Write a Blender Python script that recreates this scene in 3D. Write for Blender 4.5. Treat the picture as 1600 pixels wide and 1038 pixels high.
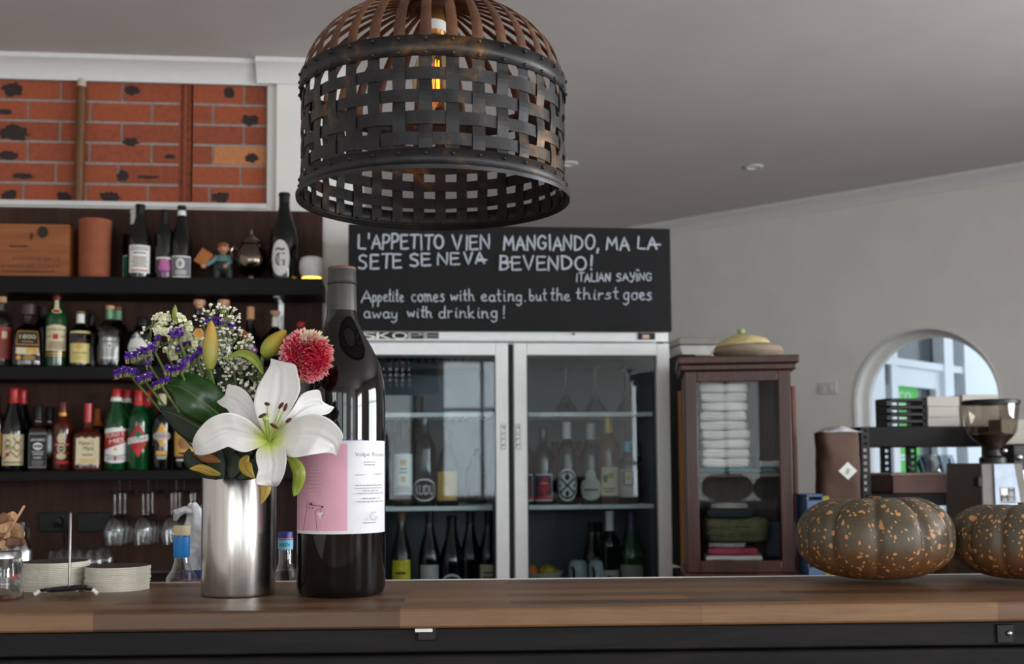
import bpy, math, random
from mathutils import Vector, Matrix
R_ = random.Random(7)
PI = math.pi
S = bpy.context.scene
for o in list(bpy.data.objects): bpy.data.objects.remove(o)

# ------------------------------------------------------------------ camera
FPX, YAW, PITCH, ROLL = 1800.0, math.radians(6.0), math.radians(4.0), math.radians(0.42)
CAM = Vector((0, 0, 1.25))
ROW0 = 725 - FPX*math.tan(PITCH)           # row of the optical axis
fw = Vector((math.sin(YAW)*math.cos(PITCH), math.cos(YAW)*math.cos(PITCH), math.sin(PITCH)))
r0 = Vector((math.cos(YAW), -math.sin(YAW), 0)); u0 = r0.cross(fw)
rt = r0*math.cos(ROLL) - u0*math.sin(ROLL); up = u0*math.cos(ROLL) + r0*math.sin(ROLL)
cam = bpy.data.cameras.new('camera'); camo = bpy.data.objects.new('camera', cam)
S.collection.objects.link(camo); S.camera = camo
camo.matrix_world = Matrix(((rt.x, up.x, -fw.x, CAM.x), (rt.y, up.y, -fw.y, CAM.y), (rt.z, up.z, -fw.z, CAM.z), (0, 0, 0, 1)))
cam.sensor_width = 36; cam.lens = 36*FPX/1600; cam.shift_y = (ROW0-519)/1600
cam.clip_start = .02
cam.dof.use_dof = True; cam.dof.focus_distance = 1.66; cam.dof.aperture_fstop = 7.0

def ray(px, py): return fw + rt*((px-800)/FPX) + up*((ROW0-py)/FPX)
def at(px, py, Y):                          # point seen at a pixel on the plane y = Y
    d = ray(px, py); return CAM + d*((Y-CAM.y)/d.y)
def on(px, py, z):                          # point seen at a pixel on the level z
    d = ray(px, py); return CAM + d*((z-CAM.z)/d.z)
def hit(px, py, p0, n):
    d = ray(px, py); return CAM + d*((p0-CAM).dot(n)/d.dot(n))
def mpp(p): return (p-CAM).dot(fw)/FPX      # metres per pixel

# ------------------------------------------------------------------ light
S.view_settings.view_transform = 'Standard'; S.view_settings.look = 'None'
S.view_settings.gamma = 1; S.view_settings.use_curve_mapping = False
S.view_settings.exposure = 0.15
S.cycles.transparent_max_bounces = 40; S.cycles.max_bounces = 10
S.cycles.caustics_reflective = False; S.cycles.caustics_refractive = False
S.cycles.sample_clamp_indirect = 4
W = bpy.data.worlds.new('world'); S.world = W; W.use_nodes = True
W.node_tree.nodes['Background'].inputs[0].default_value = (.78, .89, 1.0, 1)
W.node_tree.nodes['Background'].inputs[1].default_value = 1.7
def area(name, loc, rot, sx, sy, power, col=(1, .97, .93)):
    l = bpy.data.lights.new(name, 'AREA'); l.shape = 'RECTANGLE'; l.size = sx; l.size_y = sy
    l.energy = power; l.color = col
    o = bpy.data.objects.new(name, l); S.collection.objects.link(o); o.location = loc; o.rotation_euler = rot
    return o
# daylight through the windows of the room, plus two added fill lights
RY, RX = -3.6, 4.6                         # window walls behind and to the right of the camera
area('daylight_front_window', (.95, RY-.10, 1.62), (PI/2, 0, 0),   .9, 1.5, 26, (.90, .96, 1))
area('daylight_curtained_window', (-.30, RY-.10, 1.55), (PI/2, 0, 0), 1.1, 1.7, 14, (1, .97, .93))
area('daylight_far_window', (2.9, RY-.10, 1.5), (PI/2, 0, 0), .8, 1.5, 30, (.9, .96, 1))
area('added_fill_left', (-1.75, RY-.10, 1.6), (PI/2, 0, 0), 1.3, 1.7, 50, (1, .98, .95))  # added fill from behind left, no window known there
area('daylight_side_window', (RX+.10, 1.9, 1.6), (PI/2, 0, PI/2), 2.3, 1.5, 245, (.97, .98, 1))
area('added_fill_side_rear', (RX+.10, -2.2, 1.6), (PI/2, 0, PI/2), 1.6, 1.5, 260, (.97, .98, 1))  # added fill for the room and the angled wall, no window known there

# ------------------------------------------------------------------ materials
def lin(c):
    c = [x/255 for x in c]
    return tuple(x/12.92 if x <= .04045 else ((x+.055)/1.055)**2.4 for x in c) + (1,)
MATS = {}
class NT:
    def __init__(s, name):
        s.m = bpy.data.materials.new(name); s.m.use_nodes = True; s.t = s.m.node_tree
        s.n = s.t.nodes; s.b = s.n['Principled BSDF']; s.out = s.n['Material Output']
    def new(s, typ, **k):
        x = s.n.new(typ)
        for a, v in k.items(): setattr(x, a, v)
        return x
    def link(s, a, b): s.t.links.new(a, b)
    def coord(s, scale=(1, 1, 1), rot=(0, 0, 0)):
        tc = s.new('ShaderNodeTexCoord'); mp = s.new('ShaderNodeMapping')
        mp.inputs['Scale'].default_value = scale; mp.inputs['Rotation'].default_value = rot
        s.link(tc.outputs['Object'], mp.inputs[0]); return mp.outputs[0]
    def noise(s, vec, scale, detail=4, rough=.55, dist=0):
        x = s.new('ShaderNodeTexNoise'); s.link(vec, x.inputs['Vector'])
        x.inputs['Scale'].default_value = scale; x.inputs['Detail'].default_value = detail
        x.inputs['Roughness'].default_value = rough; x.inputs['Distortion'].default_value = dist
        return x.outputs['Fac']
    def ramp(s, fac, stops, interp='LINEAR'):
        x = s.new('ShaderNodeValToRGB'); s.link(fac, x.inputs[0]); e = x.color_ramp.elements
        x.color_ramp.interpolation = interp
        while len(e) < len(stops): e.new(.5)
        for k, (p, c) in zip(e, stops): k.position = p; k.color = c if len(c) == 4 else lin(c)
        return x.outputs[0]
    def mix(s, fac, a, b, blend='MIX'):
        x = s.new('ShaderNodeMix', data_type='RGBA', blend_type=blend)
        for i, v in ((0, fac), (6, a), (7, b)):
            if hasattr(v, 'links'): s.link(v, x.inputs[i])
            elif i == 0: x.inputs[0].default_value = v
            else: x.inputs[i].default_value = v if len(v) == 4 else lin(v)
        return x.outputs[2]
    def bump(s, h, strength=.3, dist=.002):
        x = s.new('ShaderNodeBump'); s.link(h, x.inputs['Height'])
        x.inputs['Strength'].default_value = strength; x.inputs['Distance'].default_value = dist
        s.link(x.outputs[0], s.b.inputs['Normal'])
    def math(s, op, a, b=0, c=None):
        x = s.new('ShaderNodeMath', operation=op)
        for i, v in enumerate((a, b) if c is None else (a, b, c)):
            if hasattr(v, 'links'): s.link(v, x.inputs[i])
            else: x.inputs[i].default_value = v
        return x.outputs[0]
    def set(s, **k):
        for a, v in k.items():
            i = s.b.inputs[a.replace('_', ' ')]
            if hasattr(v, 'links'): s.link(v, i)
            else: i.default_value = v
def mat(name, col, rough=.5, metal=0, var=.12, scale=30, bump=0, stretch=(1, 1, 1), spec=.5, sss=0, coat=0):
    """plain procedural material: base colour with a little noise of its own"""
    if name in MATS: return MATS[name]
    k = NT(name); v = k.coord(stretch); c = lin(col)
    n = k.noise(v, scale)
    lo = tuple(max(0, x*(1-var)) for x in c[:3])+(1,); hi = tuple(min(1, x*(1+var)) for x in c[:3])+(1,)
    k.set(Base_Color=k.ramp(n, [(.3, lo), (.7, hi)]), Roughness=rough, Metallic=metal)
    k.b.inputs['Specular IOR Level'].default_value = spec
    if coat: k.set(Coat_Weight=coat, Coat_Roughness=.05)
    if sss:
        k.b.inputs['Subsurface Weight'].default_value = sss; k.b.inputs['Subsurface Radius'].default_value = (.6, .5, .4)
        k.b.inputs['Subsurface Scale'].default_value = .004
    if bump: k.bump(n, bump, .002)
    MATS[name] = k.m; return k.m
def glass(name, tint=(250, 252, 252), edge=.75, base=.06, power=3.0, dark=None, rough=.01):
    """thin glass: clear straight on, mirror-like at grazing angles"""
    if name in MATS: return MATS[name]
    k = NT(name); k.n.remove(k.b)
    tr = k.new('ShaderNodeBsdfTransparent'); gl = k.new('ShaderNodeBsdfGlossy')
    gl.inputs['Roughness'].default_value = rough
    lw = k.new('ShaderNodeLayerWeight'); lw.inputs['Blend'].default_value = .5
    p = k.math('POWER', lw.outputs['Facing'], power)
    fac = k.math('MULTIPLY_ADD', p, edge, base)
    n = k.noise(k.coord(), 6, 2)
    t = lin(tint); d = lin(dark) if dark else tuple(x*.8 for x in t[:3])+(1,)
    base_c = k.ramp(n, [(.3, tuple(x*.97 for x in t[:3])+(1,)), (.7, t)])
    k.link(k.mix(p, base_c, d), tr.inputs[0])
    mx = k.new('ShaderNodeMixShader'); k.link(fac, mx.inputs[0])
    k.link(tr.outputs[0], mx.inputs[1]); k.link(gl.outputs[0], mx.inputs[2]); k.link(mx.outputs[0], k.out.inputs[0])
    MATS[name] = k.m; return k.m
def glow(name, col, strength):
    if name in MATS: return MATS[name]
    k = NT(name); n = k.noise(k.coord(), 40, 1)
    k.set(Base_Color=lin(col), Emission_Color=k.ramp(n, [(.2, tuple(x*.9 for x in lin(col)[:3])+(1,)), (.8, lin(col))]), Emission_Strength=strength)
    MATS[name] = k.m; return k.m
def wood(name, c1, c2, c3=None, axis='x', scale=1.0, rough=.5, bump=.15, spec=.4):
    if name in MATS: return MATS[name]
    k = NT(name); st = {'x': (1.2, 14, 14), 'y': (14, 1.2, 14), 'z': (14, 14, 1.2)}[axis]
    v = k.coord(tuple(a*scale for a in st)); a = k.noise(v, 2.2, 6, .6, 1.2); b = k.noise(v, 9, 3, .7)
    f = k.math('MULTIPLY_ADD', b, .35, k.math('MULTIPLY', a, .75))
    k.set(Base_Color=k.ramp(f, [(.3, c1), (.55, c2), (.75, c3 or c2)]), Roughness=rough)
    k.b.inputs['Specular IOR Level'].default_value = spec
    k.bump(f, bump, .002); MATS[name] = k.m; return k.m

# ------------------------------------------------------------------ geometry
class G:
    def __init__(s): s.v = []; s.f = []; s.m = []
    def add(s, vs, fs, mi=0, M=None):
        o = len(s.v); s.v += [tuple(M @ Vector(p)) if M else tuple(p) for p in vs]
        s.f += [tuple(i+o for i in q) for q in fs]; s.m += [mi]*len(fs); return s
    def box(s, x0, x1, y0, y1, z0, z1, mi=0, M=None):
        v = [(x, y, z) for z in (z0, z1) for y in (y0, y1) for x in (x0, x1)]
        return s.add(v, [(0, 2, 3, 1), (4, 5, 7, 6), (0, 1, 5, 4), (2, 6, 7, 3), (0, 4, 6, 2), (1, 3, 7, 5)], mi, M)
    def lathe(s, prof, n=32, mi=0, c=(0, 0, 0), sq=2, M=None, closed=False, sy=1):
        """surface of revolution about z; sq > 2 squares the cross-section"""
        vs = []; fs = []
        for r, z in prof:
            for i in range(n):
                a = 2*PI*i/n; ca, sa = math.cos(a), math.sin(a)
                q = 1 if sq == 2 else 1/(abs(ca)**sq+abs(sa)**sq)**(1/sq)
                vs.append((c[0]+r*q*ca, c[1]+r*q*sa*sy, c[2]+z))
        m = len(prof)
        for j in range(m if closed else m-1):
            a, b = j*n, ((j+1) % m)*n
            for i in range(n): k = (i+1) % n; fs.append((a+i, a+k, b+k, b+i))
        if not closed:
            if prof[0][0] > 1e-6: fs.append(tuple(range(n))[::-1]) if getattr(s, 'cap', True) else 0
            if prof[-1][0] > 1e-6: fs.append(tuple((m-1)*n+i for i in range(n))) if getattr(s, 'cap', True) else 0
        return s.add(vs, fs, mi, M)
    def tube(s, pts, r, n=8, mi=0, M=None, caps=True):
        pts = [Vector(p) for p in pts]; vs = []; fs = []
        rs = r if isinstance(r, (list, tuple)) else [r]*len(pts)
        ref = None
        for i, p in enumerate(pts):
            t = (pts[min(i+1, len(pts)-1)]-pts[max(i-1, 0)])
            t = t.normalized() if t.length > 1e-9 else Vector((0, 0, 1))
            if ref is None: ref = Vector((0, 0, 1)) if abs(t.z) < .9 else Vector((1, 0, 0))
            a = t.cross(ref)
            if a.length < 1e-6: a = t.orthogonal()
            a.normalize(); b = a.cross(t).normalized(); ref = b
            for j in range(n):
                w = 2*PI*j/n; vs.append(p+a*(rs[i]*math.cos(w))+b*(rs[i]*math.sin(w)))
        for i in range(len(pts)-1):
            for j in range(n): k = (j+1) % n; fs.append((i*n+j, (i+1)*n+j, (i+1)*n+k, i*n+k))
        if caps: fs.append(tuple(range(n))); fs.append(tuple((len(pts)-1)*n+j for j in range(n))[::-1])
        return s.add(vs, fs, mi, M)
    def ball(s, c, r, n=12, m=8, mi=0, M=None):
        r = (r, r, r) if isinstance(r, (int, float)) else r
        vs = [(c[0], c[1], c[2]-r[2])]; fs = []
        for j in range(1, m):
            a = PI*j/m-PI/2
            for i in range(n):
                b = 2*PI*i/n; vs.append((c[0]+r[0]*math.cos(a)*math.cos(b), c[1]+r[1]*math.cos(a)*math.sin(b), c[2]+r[2]*math.sin(a)))
        vs.append((c[0], c[1], c[2]+r[2])); L = len(vs)-1
        for i in range(n):
            k = (i+1) % n; fs.append((0, 1+k, 1+i)); fs.append((L, L-n+i, L-n+k))
        for j in range(m-2):
            for i in range(n): k = (i+1) % n; fs.append((1+j*n+i, 1+j*n+k, 1+(j+1)*n+k, 1+(j+1)*n+i))
        return s.add(vs, fs, mi, M)
    def prism(s, poly, h0, h1, axis='y', mi=0, M=None):
        """polygon (a,b) swept along an axis: x -> (h,a,b), y -> (a,h,b), z -> (a,b,h)"""
        f = {'x': lambda a, b, h: (h, a, b), 'y': lambda a, b, h: (a, h, b), 'z': lambda a, b, h: (a, b, h)}[axis]
        n = len(poly); vs = [f(a, b, h0) for a, b in poly]+[f(a, b, h1) for a, b in poly]
        fs = [tuple(range(n)), tuple(range(2*n-1, n-1, -1))]+[(i, n+i, n+(i+1) % n, (i+1) % n) for i in range(n)]
        return s.add(vs, fs, mi, M)
    def grid(s, fn, nu, nv, mi=0):
        vs = [fn(i/nu, j/nv) for j in range(nv+1) for i in range(nu+1)]
        return s.add(vs, [(j*(nu+1)+i, j*(nu+1)+i+1, (j+1)*(nu+1)+i+1, (j+1)*(nu+1)+i) for j in range(nv) for i in range(nu)], mi)
def make(name, g, mats, parent=None, loc=None, rot=None, smooth=True, angle=40, bevel=0, solid=0, subsurf=0, offset=0):
    me = bpy.data.meshes.new(name); me.from_pydata(g.v, [], g.f)
    for m in (mats if isinstance(mats, (list, tuple)) else [mats]): me.materials.append(m)
    me.polygons.foreach_set('material_index', g.m)
    if smooth:
        me.polygons.foreach_set('use_smooth', [True]*len(g.f))
        if not subsurf: me.set_sharp_from_angle(angle=math.radians(angle))
    me.validate(); me.update()
    o = bpy.data.objects.new(name, me); S.collection.objects.link(o)
    if parent: o.parent = parent
    if loc is not None: o.location = loc
    if rot is not None: o.rotation_euler = rot
    if bevel:
        b = o.modifiers.new('edge', 'BEVEL'); b.width = bevel; b.segments = 2; b.limit_method = 'ANGLE'; b.angle_limit = math.radians(40)
    if solid:
        b = o.modifiers.new('thick', 'SOLIDIFY'); b.thickness = solid; b.offset = offset
    if subsurf:
        b = o.modifiers.new('sub', 'SUBSURF'); b.levels = b.render_levels = subsurf
    return o
def thing(name, label, cat, loc=(0, 0, 0), rz=0, group=None, rot=None):
    o = bpy.data.objects.new(name, None); S.collection.objects.link(o); o.empty_display_size = .02
    o.location = loc; o.rotation_euler = rot or (0, 0, rz)
    return tag(o, label, cat, group)
def tag(o, label, cat, group=None):
    o['label'] = label; o['category'] = cat
    if group: o['group'] = group
    return o
def struct(o): o['kind'] = 'structure'; return o
def copy_tree(o, parent=None):
    c = o.copy(); S.collection.objects.link(c)
    if parent: c.parent = parent
    for ch in list(o.children): copy_tree(ch, c)
    return c
_TX = {}
def text2d(s):
    if s not in _TX:
        cu = bpy.data.curves.new('lettering', 'FONT'); cu.body = s; cu.size = 1; cu.resolution_u = 3
        ob = bpy.data.objects.new('lettering', cu); me = bpy.data.meshes.new_from_object(ob)
        vs = [(v.co.x, v.co.y) for v in me.vertices]; fs = [tuple(p.vertices) for p in me.polygons]
        bpy.data.objects.remove(ob); bpy.data.curves.remove(cu); bpy.data.meshes.remove(me)
        x0 = min(v[0] for v in vs); x1 = max(v[0] for v in vs); y0 = min(v[1] for v in vs); y1 = max(v[1] for v in vs)
        _TX[s] = ([((a-x0)/(x1-x0)-.5, (b-y0)/(y1-y0)-.5) for a, b in vs], fs, (x1-x0)/(y1-y0))
    return _TX[s]
class Print:
    """flat artwork (u to the right, v up) laid on a surface by fn(u, v, lift); each layer a hair above the one before"""
    def __init__(s, fn, lift=.0004, step=.00025, rows=1, curved=False): s.rows = rows; s.curved = curved; s.g = G(); s.fn = fn; s.k = lift; s.step = step; s.mats = []
    def mi(s, m):
        if m not in s.mats: s.mats.append(m)
        return s.mats.index(m)
    def layer(s): s.k += s.step
    def shape(s, u0, u1, top, bot, m, n=14):
        vs = []; fs = []; m_ = s.rows
        for i in range(n+1):
            u = u0+(u1-u0)*i/n; a, b = bot(u), top(u); vs += [s.fn(u, a+(b-a)*j/m_, s.k) for j in range(m_+1)]
        for i in range(n):
            for j in range(m_): q = i*(m_+1)+j; fs.append((q, q+m_+1, q+m_+2, q+1))
        s.g.add(vs, fs, s.mi(m)); s.layer()
    def rect(s, u0, u1, v0, v1, m, n=12): s.shape(u0, u1, lambda u: v1, lambda u: v0, m, n)
    def frame(s, u0, u1, v0, v1, t, m):
        k = s.k
        for a in ((u0, u1, v1-t, v1), (u0, u1, v0, v0+t), (u0, u0+t, v0, v1), (u1-t, u1, v0, v1)): s.rect(*a, m); s.k = k
        s.layer()
    def ell(s, u, v, ru, rv, m, n=20):
        h = lambda q: rv*math.sqrt(max(0, 1-((q-u)/ru)**2)); s.shape(u-ru, u+ru, lambda q: v+h(q), lambda q: v-h(q), m, n)
    def ring(s, u, v, ru, rv, t, m, n=28, a0=0, a1=2*PI):
        vs = []; fs = []
        for i in range(n+1):
            a = a0+(a1-a0)*i/n
            for q in (0, t): vs.append(s.fn(u+(ru-q)*math.cos(a), v+(rv-q)*math.sin(a), s.k))
        for i in range(n): fs.append((2*i, 2*i+2, 2*i+3, 2*i+1))
        s.g.add(vs, fs, s.mi(m)); s.layer()
    def dia(s, u, v, ru, rv, m):
        h = lambda q: rv*(1-abs(q-u)/ru); s.shape(u-ru, u+ru, lambda q: v+h(q), lambda q: v-h(q), m, 8)
    def text(s, t, u, v, h, m, w=None, rot=0):
        vs, fs, asp = text2d(t); w = w or h*asp; c, q = math.cos(rot), math.sin(rot)
        s.g.add([s.fn(u+a*w*c-b*h*q, v+a*w*q+b*h*c, s.k) for a, b in vs], fs, s.mi(m)); s.layer()
    def line(s, pts, t, m):
        vs = []; fs = []
        if s.curved: pts = [(a[0]+(b[0]-a[0])*q/6, a[1]+(b[1]-a[1])*q/6) for a, b in zip(pts, pts[1:]) for q in range(6)]+[pts[-1]]
        for i, p in enumerate(pts):
            a = Vector(pts[max(i-1, 0)]); b = Vector(pts[min(i+1, len(pts)-1)]); d = (b-a)
            d = d.normalized() if d.length > 1e-9 else Vector((1, 0)); nn = Vector((-d.y, d.x))*t/2
            for q in (-1, 1): vs.append(s.fn(p[0]+nn.x*q, p[1]+nn.y*q, s.k+i*8e-6))
        for i in range(len(pts)-1): fs.append((2*i, 2*i+2, 2*i+3, 2*i+1))
        s.g.add(vs, fs, s.mi(m)); s.layer()
    def small(s, u0, u1, v0, v1, n, m, fill=.45, jit=.25):
        """rows of print too small to read"""
        k = s.k; p = (v1-v0)/n
        for i in range(n):
            j = (u1-u0)*jit*R_.random()*.5; v = v1-p*(i+.5); s.rect(u0+j, u1-j, v-p*fill/2, v+p*fill/2, m, 5); s.k = k
        s.layer()
    def build(s, name, parent=None, **kw): return make(name, s.g, s.mats, parent, smooth=False, **kw)
# ------------------------------------------------------------------ shared materials
PAINT = mat('wall_paint', (229, 226, 221), .85, var=.03, scale=5, bump=.05)
CEIL = mat('ceiling_paint', (204, 199, 197), .9, var=.03, scale=3)
TRIM = mat('trim_paint', (222, 221, 220), .55, var=.02)
BLACK = mat('black_board', (15, 13, 14), .6, var=.2, spec=.2)
BLACKM = mat('black_metal', (13, 13, 14), .45, 0, .2, spec=.35)
PLAST = mat('black_plastic', (15, 16, 18), .45, spec=.3)
WHITEP = mat('white_paper', (228, 227, 222), .7, var=.03)
CREAM = mat('cream_paper', (205, 193, 158), .7, var=.05)
GREYP = mat('grey_paper', (112, 112, 120), .7, var=.05)
INK = mat('black_ink', (20, 19, 20), .7); GINK = mat('grey_ink', (120, 119, 120), .7)
RED = mat('red_ink', (168, 26, 24), .55); GREEN = mat('green_ink', (20, 96, 62), .6)
GOLD = mat('gold_foil', (196, 140, 58), .38, .6); GOLDP = mat('gold_paper', (205, 158, 74), .6)
BLUE = mat('blue_ink', (24, 66, 140), .6); PURPLE = mat('purple_ink', (116, 44, 112), .6)
PINKI = mat('mauve_ink', (178, 96, 150), .6); BROWNI = mat('brown_ink', (110, 72, 52), .7)
CORK = mat('cork', (198, 150, 112), .85, var=.25, scale=160)
CORKD = mat('dark_cork', (120, 82, 56), .8, var=.25, scale=160)
STEEL = mat('steel', (196, 196, 198), .3, 1, .06); CHROME = mat('chrome', (210, 210, 212), .12, 1, .04)
GLASS = glass('clear_glass'); STEMG = glass('stemware_glass', edge=.95, base=.07, power=1.9)
PANE = glass('glazing', (238, 244, 246), edge=.6, base=.028, power=3.5)
PANE2 = glass('cabinet_glazing', (246, 248, 248), edge=.5, base=.018, power=3.5)
BOTB = mat('black_bottle_glass', (9, 9, 10), .08, 0, .1, spec=.6)
BOTG = mat('green_bottle_glass', (12, 62, 30), .07, 0, .15, spec=.6)
BOTD = mat('dark_olive_bottle_glass', (16, 18, 12), .09, 0, .15, spec=.6)
BOTBR = mat('brown_bottle_glass', (34, 18, 10), .08, 0, .15, spec=.6)
AMBER = mat('amber_liquor', (142, 62, 14), .12, 0, .15); DKAMB = mat('dark_amber_liquor', (66, 22, 9), .12, 0, .15)
PALE = glass('pale_spirit', (226, 214, 170), edge=.3, base=.04)
CLEARQ = glass('clear_spirit', (214, 216, 214), edge=.45, base=.05)
ROSE = mat('rose_wine', (196, 132, 104), .15)
SMOKE = glass('smoky_glass', (150, 146, 142), edge=.6, base=.06)

# ------------------------------------------------------------------ the room
CZ = 2.846; WY = 4.60
xB = at(418, 230, WY).x; xP = at(433, 230, WY).x; xE = at(550, 400, WY).x   # brick edge, pilaster, wall end
WD = Vector((math.cos(math.radians(-46)), math.sin(math.radians(-46)), 0)); WN = Vector((WD.y, -WD.x, 0))
WP = Vector((1.751, 7.52, 0))
def wp(px, py):                              # pixel -> (distance along the angled wall, height)
    q = hit(px, py, WP, WN); return (q-WP).dot(WD), q.z
tL = (xE-WP.x)/WD.x; tR = (RX-WP.x)/WD.x
pL = WP+WD*tL; pR = WP+WD*tR
g = G(); g.box(-2.7, RX+.2, RY-.2, 10.2, -.06, 0)
k = NT('floor_boards'); v = k.coord((1, 1, 1)); br = k.new('ShaderNodeTexBrick'); k.link(v, br.inputs[0])
br.inputs['Scale'].default_value = 1; br.inputs['Brick Width'].default_value = 1.4; br.inputs['Row Height'].default_value = .12
br.inputs['Mortar Size'].default_value = .003; br.inputs['Color1'].default_value = lin((96, 66, 46)); br.inputs['Color2'].default_value = lin((122, 86, 60)); br.inputs['Mortar'].default_value = lin((30, 20, 14))
k.set(Base_Color=br.outputs[0], Roughness=.45); MATS['floor'] = k.m
struct(make('floor', g, MATS['floor']))
g = G(); g.box(-2.7, RX+.2, RY-.2, 10.2, CZ, CZ+.06); struct(make('ceiling', g, CEIL))
# bricks seen through the opening above the shelving
bz0, bz1 = 2.277, at(200, 128, WY).z
g = G(); g.box(-2.6, xB, WY+.004, WY+.12, bz0-.05, bz1+.05, 0)
BR = [mat('brick_orange', (156, 78, 50), .85, 0, .16, 60, .5), mat('brick_red', (142, 70, 46), .85, 0, .18, 50, .5),
      mat('brick_dark_orange', (150, 74, 48), .85, 0, .22, 40, .5), mat('brick_pale', (188, 122, 78), .85, 0, .14, 60, .5)]
MORT = mat('mortar', (150, 140, 134), .95, 0, .2, 90, .4)
CHAR = mat('kiln_burn', (48, 38, 36), .9, 0, .25, 120)
CHASE = mat('chase_brown', (116, 58, 34), .85, 0, .35, 60, .4)
ch0, ch1 = at(281, 230, WY).x, at(301, 230, WY).x
course = (bz1-bz0)/6.0
for r in range(6):
    z1 = bz1-.006-course*r; z0 = z1-course+.011
    joint = at(93 if r % 2 == 0 else 43, 230, WY).x + (-.012 if r > 3 else 0)
    for q in range(-6, 6):
        x0 = joint+q*.2365+.005; x1 = x0+.2265
        x1 = min(x1, xB-.008)
        if x0 < -2.55 or x1 < x0+.03: continue
        mi = 4 if (r == 3 and x0 > xB-.36 and x0 < xB-.1) else 1+R_.randrange(3)
        for a, b in ((x0, min(x1, ch0)), (max(x0, ch1), x1)):
            if b-a > .015: g.box(a, b, WY, WY+.05, z0, z1, mi)
    # crumbly bits left in the cut chase
    for q in range(5):
        x = ch0+(ch1-ch0)*R_.random(); g.ball((x, WY+.018, z0+(z1-z0)*R_.random()), (.012, .012, .02), 7, 5, R_.choice((6, 2, 6, 0)))
g.box(ch0-.004, ch1, WY+.003, WY+.03, bz0, bz1, 6); g.box(ch1-.006, ch1+.001, WY+.003, WY+.03, bz0, bz1, 7)
g.box(ch0+.014, ch0+.024, WY-.001, WY+.03, bz0, bz1, 2)
for px, py, rx, ry in ((20, 140, 17, 12), (8, 175, 11, 5), (22, 208, 24, 13), (12, 243, 17, 8), (35, 275, 18, 5), (15, 305, 13, 9), (100, 308, 11, 9), (172, 308, 17, 9),
                       (207, 142, 13, 8), (205, 222, 13, 7), (192, 275, 10, 9), (230, 277, 19, 3), (358, 145, 9, 9), (390, 188, 15, 9), (393, 247, 11, 8), (345, 309, 14, 10), (265, 245, 9, 4)):
    c = at(px, py, WY); s_ = mpp(c); n = 26; pts = []
    for i in range(n):
        a = 2*PI*i/n; w = .72+.42*R_.random(); pts.append((c.x+rx*s_*w*math.cos(a), WY-.0006, c.z+ry*s_*w*math.sin(a)))
    g.add([(c.x, WY-.0007, c.z)]+pts, [(0, 1+i, 1+(i+1) % n) for i in range(n)], 5)
struct(make('wall_back', g, [MORT]+BR+[CHAR, CHASE, BLACK], smooth=False))
# painted wall around the bricks
g = G()
g.box(-2.6, xB, WY-.02, WY+.12, bz1, CZ); g.box(-2.6, xB, WY-.02, WY+.12, 0, bz0-.01)
g.box(xB, xP, WY-.02, WY+.12, 0, CZ); g.box(xP, xE, WY-.045, WY+.12, 0, CZ)
g.box(xE-.12, xE, WY+.12, pL.y+.1, 0, CZ)
struct(make('wall_left', g, PAINT, smooth=False, bevel=.003))
def cornice(name, x0, x1, y):
    prof = [(0, 0), (0, -.085), (-.012, -.085), (-.014, -.075), (-.03, -.045), (-.062, -.022), (-.075, -.018), (-.075, 0)]
    g = G(); g.prism([(y+a, CZ+b) for a, b in prof], x0, x1, 'x'); return struct(make(name, g, TRIM))
cornice('trim_1', -2.6, xP, WY-.02); cornice('trim_2', xP-.075, xE, WY-.045)
g = G(); g.box(-2.6, xB, WY-.034, WY+.004, bz0-.014, bz0+.006); struct(make('trim_3', g, TRIM, bevel=.002))
g = G(); g.box(-2.75, -2.6, RY-.2, WY+.1, 0, CZ); struct(make('wall_side', g, PAINT))
# wall with windows behind the viewer
def holed(x0, x1, z0, z1, holes):
    out = []; xs = sorted({x0, x1, *[h[0] for h in holes], *[h[1] for h in holes]})
    for a, b in zip(xs, xs[1:]):
        cut = sorted((h[2], h[3]) for h in holes if h[0] <= a+1e-6 and h[1] >= b-1e-6); z = z0
        for c, d in cut:
            if c > z: out.append((a, b, z, c))
            z = d
        if z < z1: out.append((a, b, z, z1))
    return out
def window(name, w, h, mull, rails, M):
    g = G(); t = .05
    for a, b in ((-w/2, -w/2+t), (w/2-t, w/2)): g.box(a, b, -.03, .03, 0, h)
    for a, b in ((0, t), (h-t, h)): g.box(-w/2, w/2, -.03, .03, a, b)
    for m in mull: g.box(m-.02, m+.02, -.025, .025, 0, h)
    for m in rails: g.box(-w/2, w/2, -.02, .02, m-.018, m+.018)
    o = struct(make(name, g, TRIM, bevel=.003)); o.matrix_world = M
    p = G(); p.box(-w/2+.02, w/2-.02, -.003, .003, .02, h-.02); make('pane', p, GLASS, o)
holes = [(.5, 1.4, .87, 2.37), (-.85, .25, .7, 2.4), (2.5, 3.3, .75, 2.25), (-2.4, -1.1, .75, 2.45)]
g = G()
for a, b, c, d in holed(-2.7, RX+.1, 0, CZ, holes): g.box(a, b, RY-.08, RY, c, d)
struct(make('wall_rear', g, PAINT, smooth=False))
window('window_1', .9, 1.5, (0,), (.95,), Matrix.Translation((.95, RY-.05, .87)))
window('window_2', 1.1, 1.7, (-.18, .18), (), Matrix.Translation((-.30, RY-.05, .7)))
window('window_3', .8, 1.5, (), (.5, 1.0), Matrix.Translation((2.9, RY-.05, .75)))
g = G()
for a, b, c, d in holed(RY, pR.y+.1, 0, CZ, [(.75, 3.05, .85, 2.35), (-3.0, -1.4, .85, 2.35)]): g.box(RX, RX+.08, a, b, c, d)
struct(make('wall_right', g, PAINT, smooth=False))
window('window_4', 2.3, 1.5, (-.37, .37), (.95,), Matrix.Translation((RX+.05, 1.9, .85)) @ Matrix.Rotation(PI/2, 4, 'Z'))
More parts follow.
